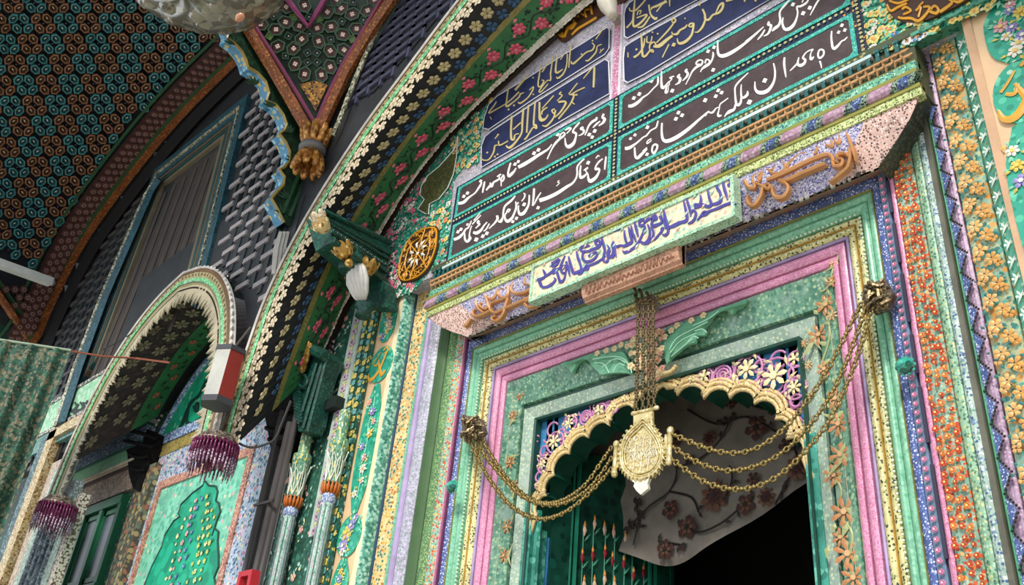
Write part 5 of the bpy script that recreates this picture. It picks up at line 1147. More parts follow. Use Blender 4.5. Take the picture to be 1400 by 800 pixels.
# tympanum above it
ty = thing('emerald_tympanum', 'emerald arched tympanum with dark calligraphy outline above the emerald panel', 'wall panel', (CS, WY, 3.5))
tz = 3.135 + .33
tp = [p for p in sba if p.z > tz + .02]
b = MB(); b.slab([Vector((p.x + (.05 if p.x < CS else -.05), WY - .006, p.z - .02)) for p in tp] + [Vector((tp[-1].x - .05, WY - .006, tz)), Vector((tp[0].x + .05, WY - .006, tz))], (0, .006, 0)); b.build('emerald_field', M('emerald_bright', '17A87C', ['7FD0B0', '118A66'], 16, .2, rough=.4), ty)
b = MB(); L = [Vector((p.x + (.07 if p.x < CS else -.07), WY - .012, p.z - .045)) for p in tp]; b.tube(L, .022, 5, 0, flat=.5); b.box((tp[0].x + .02, WY - .016, tz - .02), (tp[-1].x - .02, WY, tz + .045)); b.build('blue_border', M('blue_scroll_border', '7D97BE', ['E0E6F0', '3E5C92', 'B9C6DE'], 60, .34, rough=.4), ty)
b = MB(); strokes(b, '1180 700 16, 1000 770 20, 985 750 14, 1010 690 14, 1040 610 14, 1090 560 12, 1130 480 12;1030 640 10, 1020 700 18, 1050 720 22, 1100 690 18, 1150 650 14;1080 600 18, 1075 650 20, 1060 620 12;1130 560 14, 1110 600 18, 1140 640 16', 0, 400, 4, WY - .008, .004); b.build('dark_script', P('123A34', .45), ty)
# grey pier strip right of emerald panel with blue painted flowers
pp_ = thing('grey_wall_strip', 'grey brown wall strip with blue and yellow painted flowers behind the pipes', 'wall panel', (-3.9, WY, 0))
b = MB(); b.box((-3.98 + .06, WY - .004, 0), (-3.80, WY + .01, 3.35)); b.build('strip_board', P('6E6A66', .5, bump=.2), pp_)
b = MB(); z = 2.3
while z < 3.2: b.petals((-3.87, WY - .006, z), UX, UZ, NY, .03, 4, 0 if z > 2.75 else 1, None, fat=.5, rot=z * 9, lift=.003); z += .12
b.build('painted_flowers', [P('5E8FB8', .4), P('D9C46A', .4)], pp_)
# dark pipes
pipes = [(337, 800, 374, 610, -.36), (345, 800, 384, 600, -.38), (353, 800, 392, 596, -.36), (329, 800, 368, 600, -.40)]
for i, (xa, ya, xb, yb, Y) in enumerate(pipes):
    p = at(xa, ya, Y); b = MB(); b.tube([Vector((p.x, Y, .0)), Vector((p.x, Y, at(xb, yb, Y).z + .04 + .03 * i))], .0155 if i != 3 else .011, 8)
    tag(b.build('pipe', P('4E4A4A', .45), None, smooth=True), ['dark pipe third from the right in the bundle beside the colonnette', 'dark pipe second from the right in the bundle beside the colonnette', 'dark pipe nearest the left colonnette', 'thin dark pipe farthest from the colonnettes'][i], 'pipe', 'dark pipes')
b = MB(); b.tube([at(348, 691, -.41), at(374, 684, -.40)], .008, 5); tag(b.build('pipe_clamp', P('3A3636', .5)), 'dark clamp holding the pipe bundle', 'clamp')
# dark hanging brackets (silhouettes of carved piers)
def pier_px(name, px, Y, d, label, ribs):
    t = thing(name, label, 'bracket', at(*px[0], Y)); b = MB(); b.slab(pxpoly(px, Y), (0, d, 0)); m = M('matt_black_carving', '100E0E', ['1A1717', '080707'], 40, .35, rough=.8, bump=.5, spec=.1); b.build('carved_body', m, t)  # near-black matt colour on body and ribs
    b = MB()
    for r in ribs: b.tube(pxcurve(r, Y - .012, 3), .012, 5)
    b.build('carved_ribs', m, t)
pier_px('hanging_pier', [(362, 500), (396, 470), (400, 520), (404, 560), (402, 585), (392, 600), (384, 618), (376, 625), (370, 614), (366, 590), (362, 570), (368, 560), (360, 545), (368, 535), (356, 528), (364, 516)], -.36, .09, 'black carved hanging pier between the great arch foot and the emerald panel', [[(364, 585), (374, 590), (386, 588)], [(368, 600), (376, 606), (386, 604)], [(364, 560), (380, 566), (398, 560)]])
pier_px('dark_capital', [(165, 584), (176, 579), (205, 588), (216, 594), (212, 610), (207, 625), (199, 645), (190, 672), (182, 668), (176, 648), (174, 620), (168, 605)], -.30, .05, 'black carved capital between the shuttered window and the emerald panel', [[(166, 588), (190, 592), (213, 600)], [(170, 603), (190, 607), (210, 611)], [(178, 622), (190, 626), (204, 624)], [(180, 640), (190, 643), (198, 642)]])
o, _, _ = vstrip('pier_board', 178, 196, 690, M('pier_flower', '4A4A3C', ['8A7A4A', '6A7A66', 'A89A6A', 'A06A50'], 26, .35, rough=.5), 0, 3.3, WY - .05, None, d=.06)
tag(o, 'narrow dark flowered pier right of the shuttered window', 'column')
# ---- green shuttered window and stacked bands above
sw = thing('shuttered_window', 'green wooden window with grey blue panes left of the emerald panel', 'window', (-6.0, WY, 2.0))
wx0, wx1, wz = -6.45, -5.66, 3.155
m_gw2 = M('green_window_paint', '1E6A48', rough=.4, var=.15)
b = MB(); Yw = WY - .03
cols = [wx0 + (wx1 - wx0) * k / 3 for k in range(4)]; rws = [3.155, 2.64, 2.60, 2.0, 1.9, 1.2]
for k, x in enumerate(cols): b.box((x - .022, Yw - .01, 1.2), (x + .022, WY, wz))
for z in (wz, 2.62, 2.0, 1.25): b.box((wx0 - .02, Yw - .016, z - .035), (wx1 + .02, WY, z + .02))
b.build('frame', m_gw2, sw)
for k in range(3):
    for z0, z1 in ((2.66, 3.11), (2.03, 2.58), (1.3, 1.96)):
        b = MB(); b.box((cols[k] + .05, WY - .012, z0 + .03), (cols[k + 1] - .05, WY, z1 - .03)); b.build('pane', P('5C6470', .25), sw)
        b = MB()
        for lo, hi in (((cols[k] + .022, z0), (cols[k] + .05, z1)), ((cols[k + 1] - .05, z0), (cols[k + 1] - .022, z1)), ((cols[k] + .022, z0), (cols[k + 1] - .022, z0 + .03)), ((cols[k] + .022, z1 - .03), (cols[k + 1] - .022, z1))): b.box((lo[0], WY - .022, lo[1]), (hi[0], WY, hi[1]))
        b.build('sash', m_gw2, sw)
bs = thing('stacked_bands', 'stack of painted horizontal bands above the green shuttered window', 'wall panel', (-6.0, WY, 3.2))
z = 3.2
for h, mt, nm in ((.15, M('carved_tan_floral', 'A08A78', ['C9B49A', '7A5E52', 'B9A08C'], 50, .36, rough=.5, bump=.6), 'carved_tan_band'), (.02, P('4A3028', .5), 'brown_fillet'), (.035, P('C9BCA4', .5), 'bead_band'), (.08, M('mint_band', '8CC49C', rough=.45), 'mint_band'), (.02, P('2F6A5A', .5), 'green_fillet'), (.10, M('blue_pattern', '5F7898', ['A9BCCE', '3A4E70'], 50, .35), 'blue_band'), (.02, P('22503F', .5), 'green_fillet'), (.03, P('B9B9B4', .5), 'white_teeth'), (.05, P('5A5C86', .5), 'purple_band'), (.03, P('B9B09A', .5), 'cream_fillet')):
    b = MB(); b.box((-6.6, WY - .03 - (z - 3.2) * .12, z), (-5.55, WY, z + h)); b.build(nm, mt, bs); z += h
b = MB(); x = -6.55
while x < -5.6: b.ball((x, WY - .06, 3.39), .011, 4); x += .026
b.build('bead_row', P('D0C6B0', .5), bs)
b = MB(); b.box((-9, WY - .01, 3.9), (-5.5, WY, 4.6)); struct(b.build('trim_1', P('141212', .7)))

# ---- posts and fluted column at the left foot of the small arch, front plane
col = thing('fluted_pier', 'fluted grey and pink pier under the left foot of the small arch', 'column', (-5.75, FY, 0))
def vs2(nm, xa, xb, mt, z1, Y, d=.05):
    x0, x1 = at(xa, 750, FY).x, at(xb, 750, FY).x; b = MB(); b.box((x0, Y, 0), (x1, Y + d, z1)); return b.build(nm, mt, col), x0, x1
o, _, _ = vs2('pink_bead_strip', 29, 40, M('pink_bead_strip', 'B8A898', ['D0A8A0', '8A7060', 'C9D0B0'], 60, .33), 3.32, FY + .0)
vs2('mint_strip', 39, 46, M('pale_mint', '9FB8A6', ['C9D8CC', '6E8E7C'], 50, .34, wear_glare='A9B0A8'), 3.25, FY - .01)
x0, x1 = at(46, 750, FY).x, at(76, 750, FY).x; b = MB()
for k in range(4): b.tube([Vector((x0 + (x1 - x0) * (k + .5) / 4, FY, 0)), Vector((x0 + (x1 - x0) * (k + .5) / 4, FY, 3.0))], .026, 8)
b.build('flutes', M('flute_grey', '6E7C84', ['A9B4B8', '46545C'], 50, .34, rough=.35), col, smooth=True)
vs2('mint_strip', 74, 82, M('pale_mint', '9FB8A6'), 3.0, FY - .01)
vs2('beaded_edge', 81, 88, M('brown_white_bead', '5E4640', ['C9C0B0'], 60, .4), 3.0, FY - .005)
b = MB(); b.box((x0 - .03, FY - .03, 2.98), (x1 + .03, FY + .03, 3.03)); b.box((x0 - .01, FY - .02, 3.03), (x1 + .01, FY + .03, 3.10)); b.build('capital', M('grey_capital', '8A9296', ['C9D0D0'], 60, .3), col)
fr = thing('cream_post_frame', 'cream and gold post frame with dark inner reveal at lower left', 'frame', (-6.05, FY, 0))
xp = at(18, 750, FY).x; xq = at(24.5, 750, FY).x; b = MB(); b.box((xp - .035, FY - .03, 0), (xq, FY + .04, 3.56)); b.box((xp - .035, FY - .03, 3.50), (-5.5, FY + .04, 3.57)); b.build('post', M('cream_gold_post', 'B9A070', ['E0D4B0', '8A6A3A', 'D9CDA8'], 60, .34, rough=.4), fr)
b = MB(); b.box((xq, FY + .02, 0), (xq + .06, FY + .05, 3.50)); b.build('dark_reveal', P('17120E', .7), fr)
b = MB(); b.box((xp - .17, FY - .02, 0), (xp - .035, FY + .04, 3.56)); b.build('teal_edge', M('teal_edge', '3E5F66', ['22363E', '86A0A0'], 60, .34), fr)
tb2 = thing('green_text_band', 'pale green band with black script left of the small arch', 'sign', (-5.9, FY, 3.7))
b = MB(); b.box((-6.62, FY - .012, 3.735 - .12), (-5.40, FY + .02, 3.735 + .09)); b.build('green_field', M('pale_green_field', '8EC49C', ['B9DCC0'], 20, .3), tb2)
b = MB()
for z in (3.60, 3.84): b.box((-6.65, FY - .018, z - .012), (-5.35, FY + .02, z + .012))
b.build('bead_edges', M('bead_edge', '3A3A34', ['C9C4B8'], 55, .36), tb2)
b = MB(); strokes(b, '360 660 8, 380 630 14, 400 650 16, 430 610 12;400 690 10, 420 650 14, 450 640 16, 460 600 12;440 600 10, 470 630 16, 500 610 12, 510 640 10;420 620 8, 410 600 10;380 670 10, 400 680 12, 410 660 10;480 590 8, 470 610 8', 0, 400, 4, FY - .014, .003); b.build('black_script', P('1A2A20', .5), tb2)
b = MB(); b.box((-6.7, FY - .01, 3.56), (-5.4, FY + .03, 3.60)); b.box((-6.7, FY - .008, 3.47), (-5.45, FY + .03, 3.56)); b.build('teal_lower_band', M('teal_lower', '6E9A92', ['4A7A74'], 40, .3), tb2)

# ================================================================== lattice wall and window above the side bay
wl = MB(); wl.box((-8.4, FY + .03, 3.4), (-5.62, FY + .09, 6.5)); wl.box((-5.62, FY + .03, 4.3), (-3.66, FY + .09, 6.5)); struct(wl.build('wall_back', m_lat))
win = thing('curtained_window', 'tall teal framed window with dim brown curtain in the lattice wall', 'window', (-5.2, FY, 4.0))
wo = [at(*p, FY) for p in [(240, 232), (333, 168), (284, 385), (147, 520)]]
def quadring(par, name, outer, w0, w1, y, mat, d=.05, sides=(0, 1, 3)):
    """frame strip between inset w0 and w1 of a 4-sided outline"""
    cx_ = sum((p for p in outer), Vector()) / 4; b = MB(); n = len(outer)
    def ins(w):
        out = []
        for i in range(n):
            a, p, c = outer[i - 1], outer[i], outer[(i + 1) % n]
            e1 = (p - a).normalized(); e2 = (c - p).normalized(); n1 = Vector((e1.z, 0, -e1.x)); n2 = Vector((e2.z, 0, -e2.x))
            if n1.dot(cx_ - p) < 0: n1 = -n1
            if n2.dot(cx_ - p) < 0: n2 = -n2
            m = (n1 + n2); m = m / max(.3, m.dot(n1)); out.append(p + m * w)
        return out
    A_, B_ = ins(w0), ins(w1)
    for i in sides:
        j = (i + 1) % n
        q = [A_[i], A_[j], B_[j], B_[i]]; b.slab([Vector((p.x, y, p.z)) for p in q], (0, d, 0))
    return b.build(name, mat, par)
m_teal = M('teal_frame', '244C58', ['1A3A44', '2F606C'], 40, .3, rough=.45); m_cr = M('speckle_cream_edge', '8A8A70', ['C9C4A8', '4A4A3A'], 60, .4)
W4 = [at(*p, FY) for p in [(212, 232), (340, 128), (268, 422), (88, 556)]]
quadring(win, 'teal_frame', W4, 0, .07, FY - .005, m_teal, .04); quadring(win, 'beaded_edge', W4, .075, .095, FY - .012, m_cr, .05); quadring(win, 'teal_frame', W4, .10, .15, FY - .002, m_teal, .04)
quadring(win, 'brown_moulding', W4, .16, .19, FY + .0, P('5E5240', .5), .04); quadring(win, 'teal_frame', W4, .20, .225, FY + .002, P('1F4A48', .5), .04); quadring(win, 'tan_moulding', W4, .235, .27, FY + .005, P('6E6450', .5), .04)
b = MB(); cx_ = sum(W4, Vector()) / 4; ins = [at(*p, FY) for p in [(236, 240), (328, 176), (284, 368), (246, 388), (205, 436), (160, 505), (120, 560), (104, 545)]]; b.slab([Vector((p.x, FY + .028, p.z)) for p in ins], (0, .01, 0))
b.build('pane', P('3A332E', .8), win)
b = MB()
for k in range(9):
    x = -5.95 + k * .15; b.tube([Vector((x - .09, FY + .024, 3.9)), Vector((x, FY + .024, 4.6)), Vector((x + .04, FY + .024, 5.35))], [.02, .03, .02], 6, flat=.4)
b.build('curtain_folds', P('453C36', .7), win)
# outer teal post at left of the window
op_ = [at(*p, FY - .03) for p in [(218, 245), (207, 262), (145, 405), (108, 505), (84, 580)]]
b = MB(); b.tube(op_, .055, 4, 0, flat=.5); tag(b.build('teal_post', m_teal), 'broad teal post left of the curtained window', 'post')
b = MB(); b.tube([p + Vector((-.08, -.01, 0)) for p in op_], .014, 5); tag(b.build('speckled_cord', m_cr), 'speckled cream edging on the outer side of the teal post', 'moulding')
# lattice blocks: brick pattern, bright slats between dark uprights
m_blk = M('pale_slat', 'A39C9C', ['B5AEAE', '8A8486'], 20, .4, rough=.45); m_blk2 = P('4A4A4A', .5); m_up = P('2C3236', .5)
lat = bpy.data.objects.new('lattice', None)
lt = thing('lattice_screen', 'dark woven lattice screen with pale slats filling the wall around the curtained window', 'screen', (-4.2, FY, 4.6))
def inpoly(x, z, P_):
    r = False; j = len(P_) - 1
    for i in range(len(P_)):
        if (P_[i].z > z) != (P_[j].z > z) and x < (P_[j].x - P_[i].x) * (z - P_[i].z) / (P_[j].z - P_[i].z) + P_[i].x: r = not r
        j = i
    return r
zones = [([at(*p, FY) for p in [(345, 118), (400, 60), (400, 330), (355, 420), (288, 372)]], 'slat', m_blk), ([at(*p, FY) for p in [(195, 262), (212, 258), (150, 400), (112, 500), (60, 640), (20, 640), (68, 470), (130, 350)]], 'slat', m_blk2)]
mesh_b = {}
def slat_obj(x, z, mt, sx=.062, sz=.015, par=lt):
    if mt.name not in mesh_b:
        bb = MB(); bb.box((-1, -.012, -1), (1, 0, 1)); o = bb.build('slat', mt); o.parent = par; mesh_b[mt.name] = o.data
    else: o = bpy.data.objects.new('slat', mesh_b[mt.name]); COL.objects.link(o); o.parent = par
    o.location = Vector((x, FY + .012, z)) - par.location; o.scale = (sx, 1, sz); return o
for P_, nm, mt in zones:
    x0, x1 = min(p.x for p in P_), max(p.x for p in P_); z0, z1 = min(p.z for p in P_), max(p.z for p in P_)
    r = 0; z = z0
    while z < z1:
        x = x0 + (.1 * r) % .3 - .3
        while x < x1:
            if inpoly(x, z, P_): slat_obj(x, z, mt)
            x += .30
        z += .0575; r += 1
    b = MB(); x = x0; k = 0
    while x < x1:
        zz = [z for z in [z0 + (z1 - z0) * i / 60 for i in range(61)] if inpoly(x, z, P_)]
        if len(zz) > 2: b.box((x + .07, FY + .004, zz[0]), (x + .11, FY + .03, zz[-1])); b.box((x + .0 - .012, FY + .014, zz[0]), (x + .012, FY + .03, zz[-1]))
        x += .1025; k += 1
    b.build('upright', m_up, lt)
l2 = thing('lattice_screen', 'dark blue grey zigzag lattice strip above the great arch', 'screen', (-2.8, FY, 5.3))
b = MB(); P_ = [at(*p, FY) for p in [(545, -20), (640, -20), (600, 20), (555, 75), (510, 125), (478, 140)]]
b.slab([Vector((p.x, FY + .002, p.z)) for p in P_], (0, .02, 0)); b.build('backing', P('1E2026', .6), l2)
b = MB(); x = -3.6
while x < -2.2:
    z = 4.7
    while z < 6.4:
        if inpoly(x, z, P_): b.box((x - .05, FY - .01, z - .012), (x + .03, FY + .01, z + .012)); b.box((x + .035, FY - .008, z - .045), (x + .055, FY + .01, z + .045))
        z += .066
    x += .1
b.build('slats', P('44465A', .5), l2, kind='stuff')
b = MB(); b.tube(pxcurve([(545, -5), (522, 30), (500, 75), (478, 128), (466, 160), (455, 185)], FY - .03), .013, 6); tag(b.build('bead_moulding', m_cr), 'cream speckled rope moulding beside the zigzag lattice', 'moulding')
# ================================================================== cusped cross arch between the bays (plane X = XP)
XP = -3.67
ca = thing('cusped_cross_arch', 'dark green cusped arch with blue and gold scalloped edge dividing the two porch bays', 'arch', (XP, -.7, 4.1))
ZC = [(280 + x * .375, 40 + y * .375) for x, y in [(30, -60), (52, -30), (70, 0), (78, 20), (72, 42), (100, 62), (125, 90), (140, 120), (148, 148), (182, 168), (212, 200), (224, 240), (215, 268), (250, 285), (276, 320), (288, 355), (280, 375), (262, 390), (285, 420), (300, 455), (296, 490), (278, 512), (262, 520), (280, 545), (276, 575), (252, 600), (232, 625), (250, 655), (262, 680), (278, 712)]]
edge = [atX(x, y, XP) for x, y in ZC]
outer = [atX(x, y, XP) for x, y in [(330, -60), (345, 0), (370, 60), (400, 120), (425, 180), (432, 200), (433, 232), (425, 262), (410, 290), (394, 312)]]
b = MB(); R2 = resample(outer, n=len(edge))
b.sweep([[e + Vector((.02, 0, 0)), r + Vector((.02, 0, 0))] for e, r in zip(edge, R2)]); b.sweep([[e - Vector((.05, 0, 0)), r - Vector((.05, 0, 0))] for e, r in zip(edge, R2)])
b.build('green_web', M('green_web', '15301F', ['1F4A2E'], 30, .3, rough=.5), ca)
b = MB(); b.sweep([[e + Vector((.024, 0, 0)), e - Vector((.055, 0, 0))] for e in edge]); lab(b.build('blue_soffit', M('sky_blue_gold', '4F8FB4', ['C9B46A', '9CC9DC', '3A6E92'], 26, .3, rough=.4), ca), 'sky blue scalloped soffit edge')
b = MB(); b.tube([e + Vector((.028, 0, 0)) for e in edge], .009, 5); b.build('gold_rim', P('A08A48', .4), ca)
b = MB()
for (x, y) in [(310, 60), (338, 115), (362, 145), (388, 180), (392, 220), (384, 270), (378, 290)]:
    p = atX(x + 10, y + 2, XP + .03)
    for k in range(5): a = k * .5 - .2; b.leaf(p, p + Vector((0, -math.cos(a) * .06, math.sin(a) * .06)), .01, UX, 0)
b.build('carved_sprays', P('24472E', .5), ca)
b = MB()
for dy in (-.06, -.02, .02): b.tube([atX(427, 235, XP + .02) + Vector((0, dy, 0)), atX(400, 300, XP + .02) + Vector((0, dy, 0))], .016, 6)
b.build('green_shaft', P('1E4A2C', .45), ca)
b = MB()
for k in range(4): p = atX(384 + k * 5, 318, XP + .03); b.tube([p, p + Vector((0, 0, -.1)), p + Vector((0, .02, -.24))], [.012, .018, .012], 5)
tag(b.build('white_fluting', P('B9B6B0', .5)), 'white fluted foot under the cusped arch edge', 'corbel')

# ================================================================== gilded capital on the pier
gc = thing('gilded_capital', 'gilded leaf capital at the foot of the khatamband vault ribs', 'capital', at(427, 215, -.70))
c = at(427, 205, -.70)
for s_, dz in ((1, .012), (-1, -.012)):
    b = MB()
    for k in range(9):
        a = 2 * PI * k / 9; d = Vector((math.cos(a), math.sin(a), 0)); b.tube([c + d * .03 + Vector((0, 0, dz)), c + d * .055 + Vector((0, 0, dz + s_ * .05)), c + d * .07 + Vector((0, 0, dz + s_ * .11)), c + d * .075 + Vector((0, 0, dz + s_ * .13))], [.016, .022, .02, .01], 6)
    b.build('gilt_leaves', M('gilt_orange', 'A8702E', ['D9A050', '7A4A1E'], 40, .35, rough=.35, metal=.2), gc, smooth=True)
b = MB(); b.lathe(c, [(.001, -.02), (.068, -.018), (.072, 0), (.068, .018), (.001, .02)], 14); b.build('grey_ring', P('6E6A6A', .5), gc, smooth=True)

# ================================================================== khatamband vault, near cell
def P3(x, y, Y): return at(x, y, Y)
nv = thing('khatamband_vault', 'vault cell of green and maroon geometric ceiling pieces between two orange ribs', 'ceiling', P3(430, 190, -.7))
V0, VL, VR = at(430, 188, FY - .03), atX(322, -10, XP + .03), at(548, -10, FY - .03)
VL = atX(300, -50, XP + .05); VR = at(572, -50, FY - .03)
def cellpt(x, y):
    """point of the near vault cell seen at this pixel: a plane through its three corners, bowed upward"""
    n = (VL - V0).cross(VR - V0).normalized(); d = ray(x, y); t = (V0 - CAM).dot(n) / d.dot(n); return CAM + d * t, (n if n.dot(d) < 0 else -n)
b = MB(); q = [cellpt(x, y) for x, y in [(430, 190), (318, -12), (280, -70), (600, -70), (560, -15)]]; nn_ = q[0][1]
b.slab([p + nn_ * -.012 for p, _ in q], nn_ * -.02); b.build('cell_board', M('dark_green_board', '1B3022', rough=.55), nv)
def rib(par, name, pts, r, mat, label=None):
    b = MB(); b.tube(pts, r, 6); o = b.build(name, mat, par)
    if label: lab(o, label)
m_or = M('orange_rib', '8A4E22', ['B9763A', '5A3016', '6E3A2A'], 60, .3, rough=.5)
m_mg = P('7A2F52', .5)
rib(nv, 'rib', [cellpt(x, y)[0] + nn_ * .01 for x, y in [(425, 184), (400, 140), (372, 92), (345, 48), (322, 8), (306, -20)]], .034, m_or, 'orange left rib')
rib(nv, 'rib', [cellpt(x, y)[0] + nn_ * .01 for x, y in [(434, 184), (452, 145), (475, 95), (505, 45), (535, 0), (550, -22)]], .034, m_or, 'orange right rib')
rib(nv, 'maroon_edge', [cellpt(x, y)[0] + nn_ * .02 for x, y in [(432, 170), (412, 136), (384, 90), (355, 45), (340, 18), (325, -10)]], .011, m_mg)
rib(nv, 'maroon_edge', [cellpt(x, y)[0] + nn_ * .02 for x, y in [(433, 170), (447, 136), (468, 92), (496, 45), (525, -5), (535, -20)]], .011, m_mg)
rib(nv, 'maroon_edge', [cellpt(x, y)[0] + nn_ * .03 for x, y in [(385, -12), (404, 14), (423, 39), (436, 18), (452, -10)]], .016, M('magenta_rib', '8A3A66', rough=.45), 'magenta inner point')
HX = [(357, 34, 'm'), (378, 41, 'm'), (391, 31, 'm'), (410, 36, 'm'), (434, 39, 'm'), (453, 37, 'm'), (467, 12, 'm'), (482, 20, 'm'), (503, 15, 'm'), (448, 17, 'm'), (469, 48, 'm'), (488, 40, 'm'), (413, 54, 'm'), (436, 57, 'm'), (402, 67, 'm'), (380, 64, 'm'), (452, 70, 'm'), (471, 69, 'm'), (404, 88, 'm'), (417, 102, 'm'), (440, 103, 'm'), (452, 92, 'm'), (392, 10, 'm'), (512, 0, 'm'), (395, 50, 'g'), (375, 23, 'g'), (424, 47, 'g'), (453, 55, 'g'), (468, 30, 'g'), (421, 73, 's'), (434, 73, 's'), (421, 86, 's'), (434, 86, 's'), (391, 77, 'g'), (466, 84, 'g'), (483, 4, 'g'), (497, 28, 'g'), (402, 24, 'o'), (369, 50, 'o'), (482, 54, 'o'), (437, 26, 'o'), (461, 0, 'm'), (366, 12, 'm'), (417, 8, 'm'), (423, 24, 's')]
m_kb = [P('2E5238', .5), P('3E1A1A', .5), P('D9C0B0', .5), P('14252E', .5), P('5A7A3E', .5), P('17281E', .5)]
c0 = cellpt(430, 188)[0]; u_ = (V0 - (VL + VR) / 2).normalized(); v_ = nn_.cross(u_).normalized()
for x, y, k in HX:
    p, n = cellpt(x, y); dv = (p - c0); r = .032 * ((p - CAM).length / (c0 - CAM).length) if k == 'm' else .022; b = MB()
    n6 = 6 if k == 'm' else 4; ax = (p - cellpt(430, 40)[0]); ax = ax.normalized() if ax.length > .01 else u_; ay = n.cross(ax).normalized()
    el = 1.25 if k == 'm' else 1
    rg = lambda rr, h: [p + n * h + (ax * math.cos(2 * PI * j / n6) * el + ay * math.sin(2 * PI * j / n6)) * rr for j in range(n6)]
    b.sweep([rg(r * 1.12, 0), rg(r * 1.12, .012), rg(r * .9, .012), rg(r * .85, .004)], 0 if k in 'mgs' else 4, True)
    b.add(rg(r * .85, .005), [tuple(range(n6))], {'m': 1, 'g': 3, 's': 3, 'o': 4}[k])
    if k == 'm': b.petals(p + n * .006, ax, ay, n, r * .42, 4, 2, None, fat=.45, rot=.78, lift=.003)
    elif k != 'o': b.ball(p + n * .007, .004, 4, 2)
    b.build('ceiling_piece', m_kb, nv)
b = MB(); q = [(410, 116), (420, 113), (429, 111), (440, 113), (448, 117), (432, 152)]; b.slab([cellpt(x, y)[0] + nn_ * .008 for x, y in q], nn_ * -.01); b.build('gold_corner', M('gold_scroll', '9A6A22', ['2A1E10', '3A2A14', 'C9903A'], 60, .36, rough=.45), nv)

# ================================================================== far vault beyond the cross arch
RIBP = [(30, 500), (60, 460), (75, 425), (120, 335), (180, 250), (250, 165), (330, 85), (420, 5), (470, -40)]
RC = catmull(RIBP, 6)
def near_rib(x, y):
    best = 1e9; sg = 1; at_ = RC[0]
    for (ax, ay), (bx, by) in zip(RC, RC[1:]):
        dx, dy = bx - ax, by - ay; t = max(0, min(1, ((x - ax) * dx + (y - ay) * dy) / (dx * dx + dy * dy))); qx, qy = ax + dx * t, ay + dy * t; d = math.hypot(x - qx, y - qy)
        if d < best: best = d; sg = 1 if dx * (y - qy) - dy * (x - qx) < 0 else -1; at_ = (qx, qy)
    return best * sg, at_
def dist_rib(x, y): return near_rib(x, y)[0]
def vp_(x, y, lift=0):
    """vault surface: leaves the wall rib and bows out towards the porch"""
    d, q = near_rib(x, y); ry = ray(*q).y; t = (FY - .02 - CAM.y) / ry
    return CAM + ray(x, y) * (t * (1 - .00062 * max(-5, d)))
def vframe(x, y):
    p = vp_(x, y); px_ = vp_(x + 4, y) - vp_(x - 4, y); py_ = vp_(x, y + 4) - vp_(x, y - 4); n = px_.cross(py_).normalized()
    if n.dot(p - CAM) > 0: n = -n
    return p, px_ / 8, py_ / 8, n
fv = thing('far_vault', 'vault of the side bay covered with teal and brown geometric ceiling pieces', 'ceiling', at(180, 250, FY))
def region(lo, hi, y0=-60, y1=520, xs_=(-60, 480), st=9):
    pass
b = MB(); rows = []
LN = RC[3:]; 
nl = 44
for k in range(nl):
    t = k / (nl - 1) * (len(RC) - 1); i = min(int(t), len(RC) - 2); f = t - i; x, y = RC[i][0] * (1 - f) + RC[i + 1][0] * f, RC[i][1] * (1 - f) + RC[i + 1][1] * f
    dx, dy = RC[i + 1][0] - RC[i][0], RC[i + 1][1] - RC[i][1]; l = math.hypot(dx, dy); nx, ny = dy / l, -dx / l
    if nx > 0 or ny > 0: nx, ny = (-abs(nx), -abs(ny))
    rows.append((x, y, nx, ny))
def vband(name, d0, d1, mat, lift=0, n=2, k0=0):
    b = MB(); b.sweep([[vp_(x + nx * (d0 + (d1 - d0) * j / (n - 1)), y + ny * (d0 + (d1 - d0) * j / (n - 1)), 0) + Vector((0, -lift, -lift)) for j in range(n)] for x, y, nx, ny in rows[k0:]]); return b.build(name, mat, fv)
# vault shell as one smooth board
b = MB(); gx = list(range(-60, 361, 15)); gy = list(range(-60, 496, 15))
idx = {}
for x in gx:
    for y in gy:
        if dist_rib(x, y) > -18: idx[(x, y)] = len(b.v); p, _, _, n = vframe(x, y); b.v.append(tuple(p - n * .02))
for x in gx[:-1]:
    for y in gy[:-1]:
        q = [(x, y), (x + 15, y), (x + 15, y + 15), (x, y + 15)]
        if all(k in idx for k in q) and not (x + y * .95 > 470 and False): b.f.append([idx[k] for k in q]); b.m.append(0)
b.build('vault_board', M('vault_dark', '16161E', rough=.6), fv, smooth=True)
vband('orange_rib', -2, 8, m_or, .03); vband('green_line', 8, 13, P('33512E', .5), .03); vband('brown_band', 13, 42, M('brown_band', '3E2622', rough=.55), .008, 4); vband('green_line', 42, 46, P('2E5A3A', .5), .03)
# groin of the vault at left
b = MB(); b.tube([vp_(x, y) + Vector((.0, -.03, 0)) for x, y in [(46, 468), (24, 435), (0, 400), (-30, 360)]], .03, 6); b.build('orange_rib', m_or, fv)
b = MB(); b.tube([vp_(x, y) + Vector((.0, -.03, 0)) for x, y in [(50, 458), (30, 425), (6, 390), (-30, 340)]], .018, 6); b.build('green_line', P('2E4A2E', .5), fv)
b = MB(); b.slab([vp_(x, y) + Vector((.0, -.02, 0)) for x, y in [(46, 470), (0, 404), (-40, 345), (-60, 500)]], (0, .01, 0)); b.build('teal_web', P('0E3A34', .5), fv)
